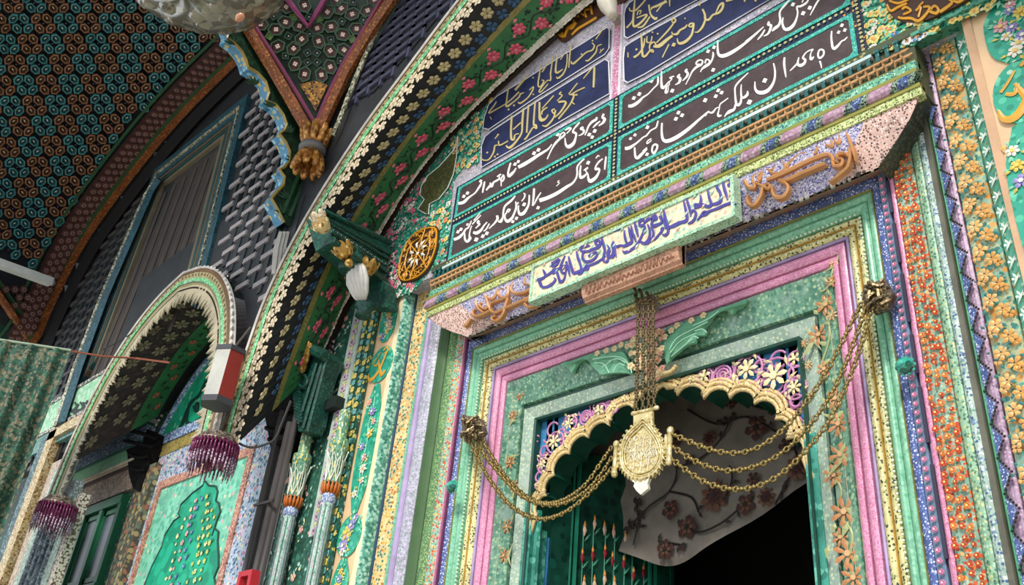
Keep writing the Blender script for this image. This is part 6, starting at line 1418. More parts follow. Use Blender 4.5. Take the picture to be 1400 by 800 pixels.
# rosettes of the brown band
def in_band(x, y): d = dist_rib(x, y); return 15 < d < 40
b = MB(); mm = [P('5E3A34', .5), P('8E7068', .5), P('3A201E', .5)]
cnt = 0
LL = resample([Vector((x, y, 0)) for x, y in RC], step=11)
for i, p in enumerate(LL):
    a = LL[max(0, i - 1)]; e = LL[min(len(LL) - 1, i + 1)]; t = (e - a).normalized(); n = Vector((t.y, -t.x, 0))
    if n.x > 0: n = -n
    for k in range(3):
        o_ = 19.5 + k * 8; x, y = p.x + n.x * o_ + t.x * (5.5 if k % 2 else 0), p.y + n.y * o_ + t.y * (5.5 if k % 2 else 0)
        if x < 10: continue
        q, ux, uy, nv_ = vframe(x, y)
        ux = ux.normalized(); uy = nv_.cross(ux).normalized(); s = (q - CAM).length * .0042
        for r0, h, mi in ((1, .012, 0), (.55, .018, 1), (.22, .02, 2)):
            b.add([q + nv_ * h + (ux * math.cos(2 * PI * j / 6) + uy * math.sin(2 * PI * j / 6)) * s * r0 for j in range(6)], [tuple(range(6))], mi)
for x in range(-5, 66, 12):
    for y in range(396, 452, 11):
        if dist_rib(x + (6 if (y // 11) % 2 else 0), y) > 42 and (y - 390) * 1.0 < 5 + x * 1.45:
            q, ux, uy, nv_ = vframe(x + (6 if (y // 11) % 2 else 0), y); ux = ux.normalized(); uy = nv_.cross(ux).normalized(); s = (q - CAM).length * .0042
            for r0, h, mi in ((1, .012, 0), (.55, .018, 1), (.22, .02, 2)): b.add([q + nv_ * h + (ux * math.cos(2 * PI * j / 6) + uy * math.sin(2 * PI * j / 6)) * s * r0 for j in range(6)], [tuple(range(6))], mi)
b.build('rosettes', mm, fv, kind='stuff')
# geometric pieces: four-oval cells, alternately teal and brown
cellm = {'t': [P('4A8C8E', .45), P('1F424A', .5), P('C9DFD4', .4), P('234F54', .5)], 'b': [P('94684A', .45), P('46281C', .5), P('E0D0A8', .4), P('4E3222', .5)]}
def oval(b, Mx, off=0):
    n = 6
    def rg(r, h): return [Mx @ Vector((math.cos(2 * PI * j / n) * r * 1.22, math.sin(2 * PI * j / n) * r * .92, h)) for j in range(n)]
    b.sweep([rg(1, 0), rg(.97, .5), rg(.70, .55), rg(.62, .1)], off, True); k = len(b.m)
    b.m[k - 18:] = [off + 3] * 6 + [off] * 6 + [off + 3] * 6
    b.add(rg(.62, .1), [tuple(range(n))], off + 1)
    b.add([Mx @ Vector(v) for v in ((-.36, -.08, .3), (.0, -.13, .3), (.36, .08, .3), (.0, .13, .3))], [(0, 1, 2, 3)], off + 2)
cells = []
for j in range(-3, 16):
    for i in range(-8, 14):
        y = 30 + 27.6 * j; slope = -.015 * max(y, 0) / 31
        x = 28 + 31 * i + 12.5 * j; x -= 31 * 12.5 * 0
        y = y + (x - 150) * (-.0155 * (y / 31)) * .33
        cells.append((x, y, (i + j) % 2))
cnt = 0; extra = MB(); order = []
for x, y, k in cells:
    for sx, sy, ang in ((-1, -1, -.9), (1, -1, .9), (-1, 1, .9), (1, 1, -.9)):
        ox, oy = x + sx * 7.5 + sy * 2.6, y + sy * 6.9
        if ox < -12 or oy < -12 or dist_rib(ox, oy) < 50: continue
        if oy > 346 + .32 * ox and ox < 90: continue
        order.append((ox, oy, ang, k))
for n_, (ox, oy, ang, k) in enumerate(order):
    q, ux, uy, nr = vframe(ox, oy); ca_, sa_ = math.cos(ang * .85), math.sin(ang * .85)
    ex = (ux * 1.0 * ca_ + uy * sa_); ey = (uy * ca_ - ux * sa_)
    s = 6.9
    Mx = Matrix((ex * s, ey * s, nr * .024)).transposed().to_4x4(); Mx.translation = q + nr * .001
    kd = 'b' if k else 't'
    if n_ < 297:
        b = MB(); oval(b, Mx); b.build('ceiling_piece', cellm[kd], fv)
    else: oval(extra, Mx, 4 if kd == 'b' else 0)
if extra.v: extra.build('ceiling_pieces', cellm['t'] + cellm['b'], fv, kind='stuff')
b = MB()
for x, y, k in cells:
    for ox, oy in ((x, y), (x + 15.5, y)):
        if ox < -5 or oy < -5 or dist_rib(ox, oy) < 50 or (oy > 346 + .32 * ox and ox < 90): continue
        q, ux, uy, nr = vframe(ox, oy); ux = ux.normalized(); uy = nr.cross(ux).normalized(); s = .008
        b.add([q + nr * .012 + (ux * math.cos(1.57 * j) + uy * math.sin(1.57 * j)) * s for j in range(4)], [(0, 1, 2, 3)], 0)
b.build('violet_studs', P('4A4468', .5), fv, kind='stuff')
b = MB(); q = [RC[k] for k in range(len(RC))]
b.sweep([[at(x + 1, y + 2, FY - .03), at(x + 9, y + 14, FY + .0)] for x, y in q]); tag(b.build('black_reveal', P('0E0F12', .7)), 'black reveal under the orange rib of the far vault', 'moulding')  # near-black strip following the rib line

# ================================================================== tube light, curtain, wires
tl_ = thing('tube_light', 'white fluorescent batten at the left edge below the patterned vault', 'light fixture', vp_(40, 370))
a0, a1 = vp_(-30, 362) + Vector((0, -.08, 0)), vp_(69, 386) + Vector((0, -.10, 0)); a1 = at(70, 386, a1.y); a0 = at(-30, 350, a0.y)
b = MB(); d = (a1 - a0).normalized(); u = d.cross(UZ).normalized() * .032; w = Vector((0, 0, .028))
b.add([a0 - u - w, a1 - u - w, a1 + u - w, a0 + u - w, a0 - u + w, a1 - u + w, a1 + u + w, a0 + u + w], [(0, 3, 2, 1), (4, 5, 6, 7), (0, 1, 5, 4), (1, 2, 6, 5), (2, 3, 7, 6), (3, 0, 4, 7)]); b.build('batten_body', P('C9CCC8', .45), tl_)
b = MB(); b.tube([a1 - d * .02, a1 + d * .012], .026, 8); b.build('end_cap', P('A9ACA8', .4), tl_)
cu = thing('floral_curtain', 'gathered green and beige floral curtain hanging at the left edge', 'curtain', (-5.3, -1.1, 0))
T1 = at(97, 480, -1.0); T0 = atZ(-30, 461, T1.z); b = MB(); rows = []; n = 90
for i in range(n + 1):
    t = i / n; p = T0.lerp(T1, t); fold = math.sin(t * 46) * .5 + math.sin(t * 23 + 1) * .5
    dn = (T1 - T0).normalized().cross(UZ).normalized()
    rows.append([p + dn * (.045 * fold * (.35 + .65 * min(1, s_ / 3))) + Vector((0, 0, -s_ * .30)) for s_ in range(0, 9)])
b.sweep(rows)
mc = M('curtain_fabric', '2A5042', ['6E6A54', '35644E', '7E7860', '1E4436'], 30, .34, leaves=['64664E', '1E4034', '7C765C', '2C5A48'], lscale=70, lthr=.36, var=.5, nscale=5, rough=.8, bump=.4)
b.build('cloth', mc, cu, smooth=True)
b = MB(); b.tube([T0 + Vector((0, 0, .004)), T1 + Vector((0, 0, .004))], .008, 6); b.build('hem_cord', P('8FA08A', .7), cu)
R1 = at(186, 490, FY - .05); b = MB(); b.tube([T1, T1.lerp(R1, .5) + Vector((0, 0, -.01)), R1, at(232, 496, FY - .0)], .006, 5); tag(b.build('orange_cord', P('8A4A30', .7)), 'thin orange cord stretched from the curtain to the small arch', 'cord')
b = MB(); b.tube(pxcurve([(140, 478), (160, 468), (180, 456), (186, 450)], FY - .08), .004, 5); tag(b.build('black_wire', P('1A1A1A', .6)), 'short black wire crossing the teal window frame', 'wire')
b = MB(); b.tube(pxcurve([(301, 562), (303, 578), (312, 595), (330, 608), (345, 612), (362, 608), (376, 600), (385, 580), (398, 548)], -.62), .0055, 5); tag(b.build('black_wire', P('3A3636', .6)), 'dark cable looping from the red and white lamp to the pipes', 'wire')


# ================================================================== red and white lamp
lp = thing('wall_lamp', 'white and red hexagonal lamp with dark caps hanging at the foot of the small arch', 'lamp', at(305, 515, -.78))
YL = -.78; tA, tB = at(314, 482, YL), at(300, 551, YL); r = 21.5 * psz(at(306, 517, YL)); n = 8
cx0 = at(306, 517, YL); zt, zb = at(312, 487, YL).z, at(299, 547, YL).z
def hexr(z, rr): return [Vector((cx0.x + rr * math.cos(2 * PI * j / 6 + .55), YL + rr * math.sin(2 * PI * j / 6 + .55), z)) for j in range(6)]
b = MB(); b.sweep([hexr(zb, r), hexr(zt, r)], [2, 2, 2, 0, 1, 2], True); b.build('lamp_body', [P('E4E4DE', .3), P('B9B8B0', .3), P('8A2A22', .4), P('E4E4DE', .3)], lp)
lamp_mats = None
b = MB()
for z0, z1 in ((zt, zt + .022), (zb - .028, zb)):
    b.sweep([hexr(z0, r * 1.07), hexr(z1, r * 1.07)], 0, True); b.add(hexr(z0, r * 1.07), [tuple(range(5, -1, -1))]); b.add(hexr(z1, r * 1.07), [tuple(range(6))])
b.build('end_caps', P('3A3C42', .5), lp)
b = MB(); b.tube([Vector((cx0.x + .02, YL + .0, zt + .03)), Vector((cx0.x + .02, YL + .05, zt + .16))], .005, 5); b.build('hanging_wire', P('55504A', .6), lp)
# bead-fringed shades
def bead_lamp(x, y, rpx, Y, hpx, label, seed):
    c = at(x, y, Y); r = rpx * .92 * psz(c); t = thing('bead_fringe_lamp', label, 'lamp', c, 'bead fringed hanging lamps')
    h = hpx * .82 * psz(c); rnd = random.Random(seed)
    b = MB(); b.lathe(c, [(r * .3, h * .42), (r * .7, h * .32), (r * .98, h * .06), (r * 1.02, -.0), (r * .96, -.012), (r * .6, .0)], 22); b.build('crown_ring', M('lamp_crown', '6E6258', ['A99A88', '3E3630'], 70, .34, rough=.4, metal=.3), t, smooth=True)
    b = MB(); N_ = 38
    for k in range(N_):
        a = 2 * PI * k / N_; d = Vector((math.cos(a), math.sin(a), 0)); L_ = h * rnd.uniform(.95, 1.3); p = c + d * r
        b.tube([p, p + d * r * .05 + Vector((0, 0, -L_ * .5))], [r * .05, r * .055], 5, 0); b.tube([p + d * r * .05 + Vector((0, 0, -L_ * .5)), p + d * r * .02 + Vector((0, 0, -L_ * .78)), p + Vector((0, 0, -L_))], [r * .045, r * .055, r * .02], 5, 1)
        p = c + d * r * .62; b.tube([p, p + Vector((0, 0, -L_ * .7))], r * .07, 5, 0)
    b.build('bead_fringe', [M('purple_beads', '6A1E4A', ['8E3A6A', '4A1434'], 120, .34, rough=.2), M('silver_beads', '8E6E86', ['D9CCD8', '5E2E50'], 120, .36, rough=.15)], t, smooth=True)
    b = MB(); b.tube([c + Vector((0, 0, h * .4)), c + Vector((.01, .02, h * 1.6))], .004, 4); b.build('hanging_wire', P('4A4642', .6), t)
bead_lamp(296, 607, 33, -.72, 46, 'purple bead fringed lamp hanging below the red and white lamp', 1)
bead_lamp(80, 692, 27, -.74, 40, 'purple bead fringed lamp hanging in front of the fluted grey pier', 2)
rb = thing('red_frame', 'small bright red plastic frame at the bottom edge beside the pipes', 'frame', at(332, 790, -.5))
b = MB(); o_ = pxpoly([(327, 782), (345, 778), (338, 815), (318, 818)], -.5); i_ = [p.lerp(sum(o_, Vector()) / 4, .42) for p in o_]; dpt = Vector((0, .04, 0))
b.sweep([[o_[k % 4], i_[k % 4], i_[k % 4] + dpt, o_[k % 4] + dpt] for k in range(5)], 0, True); b.build('ring', P('B8202E', .35), rb)
# ================================================================== glass chandelier dish at the top
ch = thing('glass_chandelier', 'frosted scalloped glass bowl of a chandelier hanging at the top edge', 'chandelier', at(280, -60, -1.75))
YG = -1.62; g_m = M('frosted_glass', '8F897A', ['A9A392', '726C5E'], 18, .5, rough=.22, var=.3, bump=.3)
gm = bpy.data.materials['frosted_glass']; pb = gm.node_tree.nodes['Principled BSDF']; pb.inputs['Transmission Weight'].default_value = .25; pb.inputs['Subsurface Weight'].default_value = 0
cg = at(280, -84, YG); rg = 128 * psz(cg); b = MB()
ups = UZ
rows = []
for k in range(13):
    th = PI / 2 * k / 12; rows.append([cg + Vector((math.cos(2 * PI * j / 72) , math.sin(2 * PI * j / 72), 0)) * rg * math.cos(th) * (1 + .035 * math.cos(2 * PI * j / 9 * 1.0 + (k % 2) * PI)) + UZ * (-rg * .86 * math.sin(th) ** .8 * (1 + .02 * math.cos(j * .7 + k))) for j in range(72)])
b.sweep(rows, 0, True); o = b.build('bowl', gm, ch, smooth=True)
b = MB()
for L_ in range(6):
    th = .08 + L_ * .22; rr = rg * math.cos(th); zz = -rg * .86 * math.sin(th) ** .8; m = max(6, int(20 * math.cos(th)))
    for j in range(m):
        a = 2 * PI * (j + .5 * (L_ % 2)) / m; d = Vector((math.cos(a), math.sin(a), 0)); b.ball(cg + d * rr * .9 + UZ * zz * .94, rg * .125, 6, 0, (1, 1, .8))
b.build('glass_petals', gm, ch, smooth=True)
b = MB(); b.ball(at(328, 24, YG - .12), 6 * psz(at(328, 24, YG - .12)), 6, 0, (1.6, 1, .9)); lab(b.build('amber_drop', P('C98A6A', .2), ch, smooth=True), 'amber glass drop')
b = MB(); b.tube([cg, cg + UZ * 2.2], .012, 6); b.build('hanging_rod', P('6E6A60', .4), ch)
# ================================================================== brass chains and pendant
m_br = M('aged_brass', '8E7A48', ['B9A468', '5A4A2A'], 90, .34, rough=.3, metal=.75, var=.3); m_brd = M('dark_brass', '6E5E42', ['95825A', '3E3426'], 90, .34, rough=.38, metal=.6, var=.3)
m_pl = M('silver_gilt', 'D6C48C', ['EFE4BC', 'B9A468'], 60, .3, rough=.3, metal=.35, var=.12)
LM = {}
def link_meshes(mat, parent):
    """spool and ring of the chain, unit length along X"""
    if mat.name in LM: return None
    b = MB(); r = .115; b.lathe(Vector((-.36, 0, 0)), [(.001, 0), (.16, 0), (.2, .08), (r, .12), (r, .28), (.19, .33), (.19, .40), (r, .45), (r, .60), (.2, .64), (.16, .72), (.001, .72)], 7, 0, (1, 0, 0)); o1 = b.build('spool_link', mat, None, smooth=True)
    b = MB(); b.tube([Vector((math.cos(2 * PI * j / 10) * .21, math.sin(2 * PI * j / 10) * .21, 0)) for j in range(10)], .085, 5, closed=True, up=(0, 0, 1)); o2 = b.build('ring_link', mat, None, smooth=True)
    LM[mat.name] = (o1.data, o2.data); return o1, o2
def chain(pts, Ys, label, mat, pitch=.040, group='brass chains'):
    c = catmull([(x, y, Y) for (x, y), Y in zip(pts, Ys)], 8); L = resample([at(x, y, Y) for x, y, Y in c], step=pitch)
    t = thing('brass_chain', label, 'chain', L[0], group); fresh = link_meshes(mat, t)
    for i in range(len(L) - 1):
        a, e = L[i], L[i + 1]; d = (e - a); l = d.length; ex = d / l; ey = ex.cross(Vector((0, -1, .2))).normalized(); ez = ex.cross(ey)
        for kind in (0, 1):
            if fresh: o = fresh[kind]; 
            else: o = bpy.data.objects.new('spool_link' if kind == 0 else 'ring_link', LM[mat.name][kind]); COL.objects.link(o)
            o.parent = t; s = l * (.98 if kind == 0 else 1.0); pos = (a.lerp(e, .38) if kind == 0 else a.lerp(e, .90))
            y_, z_ = (ey, ez) if (kind == 0 or i % 2) else (ey, ez)
            mx = Matrix((ex * l, y_ * l, z_ * l)).transposed().to_4x4(); mx.translation = pos - t.location; o.matrix_local = mx
        fresh = None
    return t
Yl, Yr, Yp = -.15, -.17, -.21
chain([(648, 583), (668, 617), (690, 650), (715, 676), (742, 688), (770, 684), (800, 663), (822, 632), (836, 612)], [Yl, -.15, -.16, -.17, -.18, -.19, -.2, -.2, Yp], 'uppermost of the three chains left of the pendant', m_br)
chain([(644, 590), (664, 624), (692, 658), (716, 680), (744, 690), (772, 688), (802, 671), (824, 645), (836, 626)], [Yl - .02, -.16, -.17, -.18, -.18, -.19, -.2, -.2, Yp], 'middle of the three chains left of the pendant', m_br)
chain([(640, 596), (654, 628), (675, 664), (700, 693), (725, 707), (750, 709), (780, 696), (812, 668), (836, 641)], [Yl - .03, -.17, -.17, -.18, -.18, -.19, -.2, -.2, Yp], 'lowest of the three chains left of the pendant', m_br)
chain([(918, 593), (945, 605), (975, 616), (1005, 620), (1032, 614), (1060, 597), (1090, 566), (1120, 525), (1145, 480), (1165, 440), (1178, 415)], [Yp, -.2, -.2, -.19, -.19, -.18, -.18, -.18, -.18, -.18, Yr], 'uppermost of the three chains right of the pendant', m_br)
chain([(916, 608), (940, 625), (970, 639), (1000, 644), (1035, 637), (1068, 620), (1100, 590), (1130, 550), (1154, 503), (1172, 455), (1184, 418)], [Yp, -.2, -.2, -.19, -.19, -.19, -.18, -.18, -.18, -.18, Yr - .01], 'middle of the three chains right of the pendant', m_br)
chain([(914, 624), (938, 643), (965, 660), (1000, 669), (1035, 665), (1068, 648), (1100, 618), (1132, 578), (1158, 525), (1178, 470), (1190, 425)], [Yp, -.2, -.2, -.2, -.2, -.19, -.19, -.19, -.19, -.18, Yr - .02], 'lowest of the three chains right of the pendant', m_br)
for i, (x0, x1, lb_) in enumerate(((873, 870, 'leftmost of the four chains holding the pendant from above'), (880, 879, 'second from left of the four chains holding the pendant from above'), (887, 887, 'third from left of the four chains holding the pendant from above'), (893, 894, 'rightmost of the four chains holding the pendant from above'))):
    chain([(x0, 408), (x0 + (x1 - x0) * .3, 450), (x0 + (x1 - x0) * .6, 505), (x1, 562 - i * 2)], [-.16, -.18, -.19, Yp], lb_, m_brd, pitch=.036)
# anchors
def anchor(pts, Y, label, n):
    t = thing('chain_anchor', label, 'bracket', at(*pts[0], Y), 'chain anchors'); b = MB(); b.slab(pxpoly(pts, Y), (0, .03, 0)); b.build('plate', M('anchor_plate', '6E6458', ['8E8474', '4A4238'], 60, .3, rough=.4, metal=.4), t)
    rnd = random.Random(n); b = MB(); cx_, cy_ = sum(p[0] for p in pts) / len(pts), sum(p[1] for p in pts) / len(pts)
    for k in range(n):
        p = at(cx_ + rnd.uniform(-12, 10), cy_ + rnd.uniform(-13, 15), Y - rnd.uniform(.01, .05)); a = rnd.random() * 3; d = Vector((math.cos(a), rnd.uniform(-.4, .4), math.sin(a))) * .022
        b.tube([p - d, p - d * .2 + NY * .012, p + d], [.005, .0065, .005], 5)
        b.tube([p + Vector((math.cos(2 * PI * j / 8) * .011, 0, math.sin(2 * PI * j / 8) * .011)) for j in range(8)], .0035, 4, closed=True)
    b.build('hooks', m_brd, t); return t
anchor([(1180, 393), (1208, 380), (1220, 400), (1214, 418), (1192, 426), (1178, 408)], -.15, 'tangled brass anchor of the right hand chains', 42)
anchor([(630, 566), (655, 572), (660, 590), (650, 600), (632, 598)], -.14, 'tangled brass anchor of the left hand chains', 34)
t = thing('chain_anchor', 'grey metal plate above the lintel holding the four vertical chains', 'bracket', at(882, 410, -.13), 'chain anchors')
b = MB(); b.slab(pxpoly([(868, 411), (891, 402), (895, 421), (872, 430)], -.13), (0, .03, 0)); b.build('plate', P('857872', .45), t)
b = MB()
for x, y in ((866, 392), (874, 396), (884, 400), (868, 404)): b.tube([at(x, y, -.16), at(x + 3, y + 5, -.18), at(x + 4, y + 12, -.15)], .006, 5)
for x in (872, 878, 884, 890): b.tube([at(x + 3 * math.cos(j), 412 + 3 * math.sin(j), -.165) for j in range(6)], .005, 4, closed=True)
b.build('hooks', m_brd, t)
# pendant
pd = thing('gilt_pendant', 'leaf shaped silver gilt pendant with filigree hanging in the doorway', 'pendant', at(879, 615, Yp))
PS = lambda l: [(800 + x / 5, 540 + y / 5) for x, y in l]
body = PS([(395, 160), (360, 195), (300, 250), (262, 310), (245, 370), (240, 430), (252, 490), (280, 530), (320, 560), (370, 572), (420, 560), (470, 535), (510, 480), (530, 420), (528, 360), (505, 295), (470, 240), (430, 190)])
b = MB(); b.slab(pxcurve(body, Yp, 3, True), (0, .012, 0)); b.slab(pxpoly(PS([(330, 135), (458, 105), (460, 205), (430, 195), (395, 165), (360, 195), (330, 230)]), Yp), (0, .010, 0)); b.build('back_plate', m_pl, pd)
def sc(l, c, f): return [(c[0] + (x - c[0]) * f, c[1] + (y - c[1]) * f) for x, y in l]
cc = PS([(385, 400)])[0]
b = MB()
for f, r in ((.99, .0045), (.90, .0035), (.80, .003)): b.tube(pxcurve(sc(body, cc, f), Yp - .004, 3, True), r, 5, closed=True)
b.build('raised_rims', m_pl, pd, smooth=True)
b = MB(); bc = pxcurve(body, Yp, 4, True); ctr = at(*cc, Yp)
N_ = len(bc)
for i in range(4, N_ - 2, 2):
    p = bc[i]; d = (p - ctr).normalized(); tt = (bc[(i + 1) % N_] - bc[i - 1]).normalized()
    if tt.z > 0: tt = -tt
    b.leaf(p - d * .004, p + d * .014 + tt * .010, .006, NY, 0, .006); b.leaf(p - d * .004 + Vector((0, .008, 0)), p + d * .014 + tt * .010 + Vector((0, .008, 0)), .007, Vector((0, 1, 0)), 0, .002)
b.build('leaf_edging', m_pl, pd)
b = MB()
for row, zf in enumerate((-.62, -.36, -.1, .16, .42)):
    for k in range(-3, 4):
        x, y = cc[0] + k * 7.2 + row * .6, cc[1] + zf * 34 - k * 1.6
        if ((x - cc[0]) / 24) ** 2 + ((y - cc[1]) / 31) ** 2 > 1: continue
        c_ = at(x, y, Yp - .003); s = 1 if (k + row) % 2 else -1
        b.tube([c_ + Vector((math.cos(a * s) * (.011 - .0007 * j), 0, math.sin(a * s) * (.011 - .0007 * j))) for j, a in enumerate([q * .62 for q in range(13)])], .0013, 4)
for k in (-1, 0, 1): b.tube(pxpoly([(cc[0] + k * 10 + 3, cc[1] - 20), (cc[0] + k * 10 - 2, cc[1] + 24)], Yp - .003), .0015, 4)
b.tube(pxpoly([(cc[0] - 22, cc[1] - 1), (cc[0] + 22, cc[1] - 8)], Yp - .003), .0015, 4)
for k in range(5): b.tube(pxcurve([(cc[0] - 18 + k * 8, cc[1] + 8 - k * 2), (cc[0] - 14 + k * 8, cc[1] + 0 - k * 2), (cc[0] - 10 + k * 8, cc[1] + 10 - k * 2), (cc[0] - 6 + k * 8, cc[1] + 2 - k * 2)], Yp - .004, 3), .0018, 4)
b.build('filigree', P('F0E8CC', .3, metal=.5), pd)
b = MB(); b.slab(pxpoly(PS([(340, 555), (420, 545), (410, 575), (438, 570), (425, 605), (430, 640), (405, 660), (378, 682), (350, 655), (330, 625), (338, 600), (318, 590), (322, 572)]), Yp - .002), (0, .012, 0)); lab(b.build('finial', P('F2EBD2', .3, metal=.2), pd), 'bright pointed finial')
for nm, pa, pb_, rr in (('hinge_bar', (583, 240), (573, 462), .0085), ('hinge_bar', (215, 335), (200, 545), .0085), ('hinge_bar', (328, 128), (492, 88), .006)):
    (xa, ya), (xb, yb) = PS([pa, pb_]); A_, B_ = at(xa, ya, Yp), at(xb, yb, Yp); b = MB(); b.tube([A_, A_.lerp(B_, .08), A_.lerp(B_, .1), A_.lerp(B_, .9), A_.lerp(B_, .92), B_], [rr * 1.3, rr * 1.3, rr, rr, rr * 1.3, rr * 1.3], 8); b.ball(A_, rr * 1.4, 5); b.ball(B_, rr * 1.3, 5); b.build(nm, m_pl, pd, smooth=True)
for q in ([(545, 270), (575, 265), (570, 430), (530, 420)], [(218, 355), (245, 350), (235, 490), (210, 500)]):
    b = MB(); b.slab(pxpoly(PS(q), Yp), (0, .01, 0)); b.build('hinge_leaf', m_pl, pd)

# ================================================================== glass knobs
def knob(x, y, r, Y, label):
    c = at(x, y, Y); t = thing('glass_stud', label, 'ornament', c, 'teal glass studs'); b = MB(); n = 10; R_ = r * psz(c)
    b.lathe(c + Vector((0, .01, 0)), [(R_ * .6, 0), (R_ * 1.0, .012), (R_ * .95, .022), (R_ * .45, .034), (.001, .035)], 10, 0, (0, -1, 0)); o = b.build('cut_glass', M('teal_glass', '1F8A76', ['2FA890', '125A4C'], 40, .4, rough=.08, spec=.8), t)
    b = MB()
    for k in range(10): a = 2 * PI * k / 10; b.ball(c + Vector((math.cos(a) * R_ * .92, 0, math.sin(a) * R_ * .92)), R_ * .22, 4)
    b.ball(c + Vector((0, -.026, 0)), R_ * .28, 6); b.build('facets', P('4FB8A4', .15), t)
knob(1238, 501, 13, -.14, 'teal cut glass knob on the right jamb'); knob(619, 666, 9, -.15, 'small teal cut glass knob on the left jamb')

# ================================================================== door leaf, jamb and embroidered drape inside
m_dr = M('door_green', '0B3A2D', ['10483A', '082A20'], 20, .3, rough=.28, var=.2)
dj = thing('door_frame', 'glossy teal green inner door frame', 'door frame', (CX, .06, 0))
for s in (-1, 1):
    b = MB(); x = CX + s * .585
    for k, (o_, y, w_) in enumerate(((0, .03, .018), (.0, .06, .022), (-.015, .09, .016))): b.box((x - .02 - (o_ if s > 0 else -o_), y - .02, 0), (x + .02 - (o_ if s > 0 else -o_), y + .04, 2.66))
    b.tube([Vector((x - s * .022, .045, 0)), Vector((x - s * .022, .045, 2.62))], .016, 8); b.build('jamb_post', M('teal_gloss', '3C9482', ['2A7A68', '68B8A4'], 30, .35, rough=.2, var=.25), dj)
dl = thing('door_leaf', 'dark green open door leaf painted with tulips, behind the left chains', 'door', (CX - .55, .1, 0))
H0 = Vector((CX - .57, .12, 0)); dirv = Vector((.32, .95, 0)).normalized(); nrm = Vector((.95, -.32, 0)); Wd = .56
def dpt(u, z, o_=0): return H0 + dirv * u + nrm * o_ + Vector((0, 0, z))
def dbox(mb, u0, u1, z0, z1, o0, o1, mi=0): mb.add([dpt(u0, z0, o1), dpt(u1, z0, o1), dpt(u1, z1, o1), dpt(u0, z1, o1), dpt(u0, z0, o0), dpt(u1, z0, o0), dpt(u1, z1, o0), dpt(u0, z1, o0)], [(0, 1, 2, 3), (0, 4, 5, 1), (1, 5, 6, 2), (2, 6, 7, 3), (3, 7, 4, 0), (7, 6, 5, 4)], mi)
b = MB(); dbox(b, 0, Wd, .05, 2.92, -.03, .0); dbox(b, 0, .08, .05, 2.92, 0, .02); dbox(b, Wd - .08, Wd, .05, 2.92, 0, .02); dbox(b, .08, Wd - .08, 1.9, 2.0, 0, .02); b.build('door_board', m_dr, dl)
b = MB()
for u in (.085, .11, Wd - .11, Wd - .085, Wd - .02): b.tube([dpt(u, 2.02 if u < Wd - .03 else .1, .012), dpt(u, 2.9, .012)], .009, 6)
b.build('panel_beading', M('door_bead', '1A6A54', rough=.2), dl)
b = MB(); rnd = random.Random(4)
for k in range(7):
    u = .15 + k * .045; zt_ = 2.62 + .02 * math.sin(k); b.tube([dpt(u, 2.1, .004), dpt(u + rnd.uniform(-.01, .01), zt_, .004)], .003, 4, 0)
    for h in range(4):
        z = zt_ - h * .11 + rnd.uniform(-.02, .02); q = dpt(u + rnd.uniform(-.008, .008), z, .006); b.leaf(q + Vector((0, 0, -.03)), q + Vector((0, 0, .025)), .009, nrm, 2 if h % 2 else 1); b.leaf(q, q + Vector((0, 0, .034)), .006, nrm, 3); b.leaf(q + Vector((0, 0, -.05)), q + dirv * .03 + Vector((0, 0, -.01)), .005, nrm, 0)
b.build('painted_tulips', [P('2F7A60', .4), P('D9B49A', .4), P('8A1E2A', .4), P('D98A3A', .4)], dl)
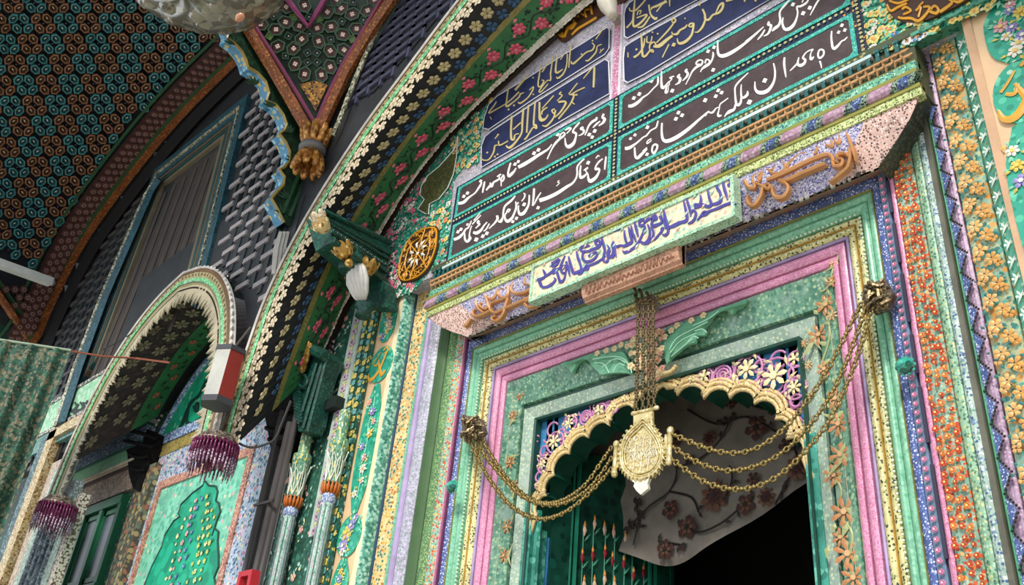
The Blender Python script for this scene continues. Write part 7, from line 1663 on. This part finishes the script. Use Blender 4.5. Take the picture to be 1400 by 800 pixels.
# drape
dp = thing('embroidered_drape', 'pale drape embroidered with brown vines and flowers sagging inside the doorway', 'drape', (-1.9, .5, 2.5))
def dY(x, y): return .42 + .25 * (x - 850) / 270 * 0 + .14 * math.sin((x - 840) / 60) * .3
def dq(x, y, l=0): return at(x, y, dY(x, y) - l)
bot = catmull([(800, 738), (835, 750), (870, 762), (905, 773), (935, 768), (970, 748), (1040, 703), (1115, 656), (1150, 640)], 5)
rows = []
for x, y in bot: rows.append([dq(x + (k / 10) * (-6), y + (520 - y) * (k / 10)) + Vector((0, .012 * math.sin(k * 2.1 + x * .05), 0)) for k in range(11)])
b = MB(); b.sweep(rows); b.build('cloth', M('drape_cloth', '6E675F', nscale=14, rough=.85, var=.15), dp, smooth=True)
b = MB(); vines = [[(866, 745), (880, 700), (915, 672), (925, 640), (905, 620)], [(880, 700), (860, 720)], [(915, 672), (945, 680), (955, 700)], [(930, 720), (955, 728), (985, 716), (1008, 698), (1030, 680)], [(925, 640), (960, 625), (985, 600), (1000, 570)], [(985, 690), (1000, 660), (1000, 640)], [(1060, 690), (1075, 660), (1090, 630), (1080, 600)], [(870, 690), (875, 720)], [(940, 560), (980, 580), (1020, 570), (1060, 590)], [(900, 740), (930, 745)], [(1020, 550), (1050, 560), (1070, 545)]]
for v in vines: b.tube([dq(x, y, .012) for x, y in catmull(v, 4)], .0045, 4, 0)
for x, y, r, k in ((978, 678, 19, 1), (1020, 690, 12, 2), (917, 697, 12, 2), (940, 721, 14, 2), (1048, 680, 11, 1), (1030, 655, 8, 2), (1090, 640, 14, 1), (910, 752, 12, 2), (1035, 585, 15, 2), (970, 600, 10, 1), (1075, 610, 9, 2), (925, 600, 10, 2), (1000, 550, 9, 2)):
    c_ = dq(x, y, .014); b.petals(c_, UX, UZ, NY, r * .0036, 9 if k == 1 else 5, k, 2 if k == 1 else 0, fat=.38, rot=x, lift=.004, cr=.3); b.petals(c_ + Vector((0, -.001, 0)), UX, UZ, NY, r * .0022, 6, 2 if k == 1 else 1, 0, fat=.4, lift=.006)
rnd = random.Random(8)
for i in range(70):
    v = rnd.choice(vines); x, y = rnd.choice(catmull(v, 5)); c_ = dq(x, y, .014); a = rnd.random() * 6.28; b.leaf(c_, c_ + Vector((math.cos(a), 0, math.sin(a))) * .035, .008, NY, rnd.choice([0, 0, 2]))
b.build('embroidery', [P('1E1814', .8), P('5A3826', .8), P('381A16', .8)], dp)
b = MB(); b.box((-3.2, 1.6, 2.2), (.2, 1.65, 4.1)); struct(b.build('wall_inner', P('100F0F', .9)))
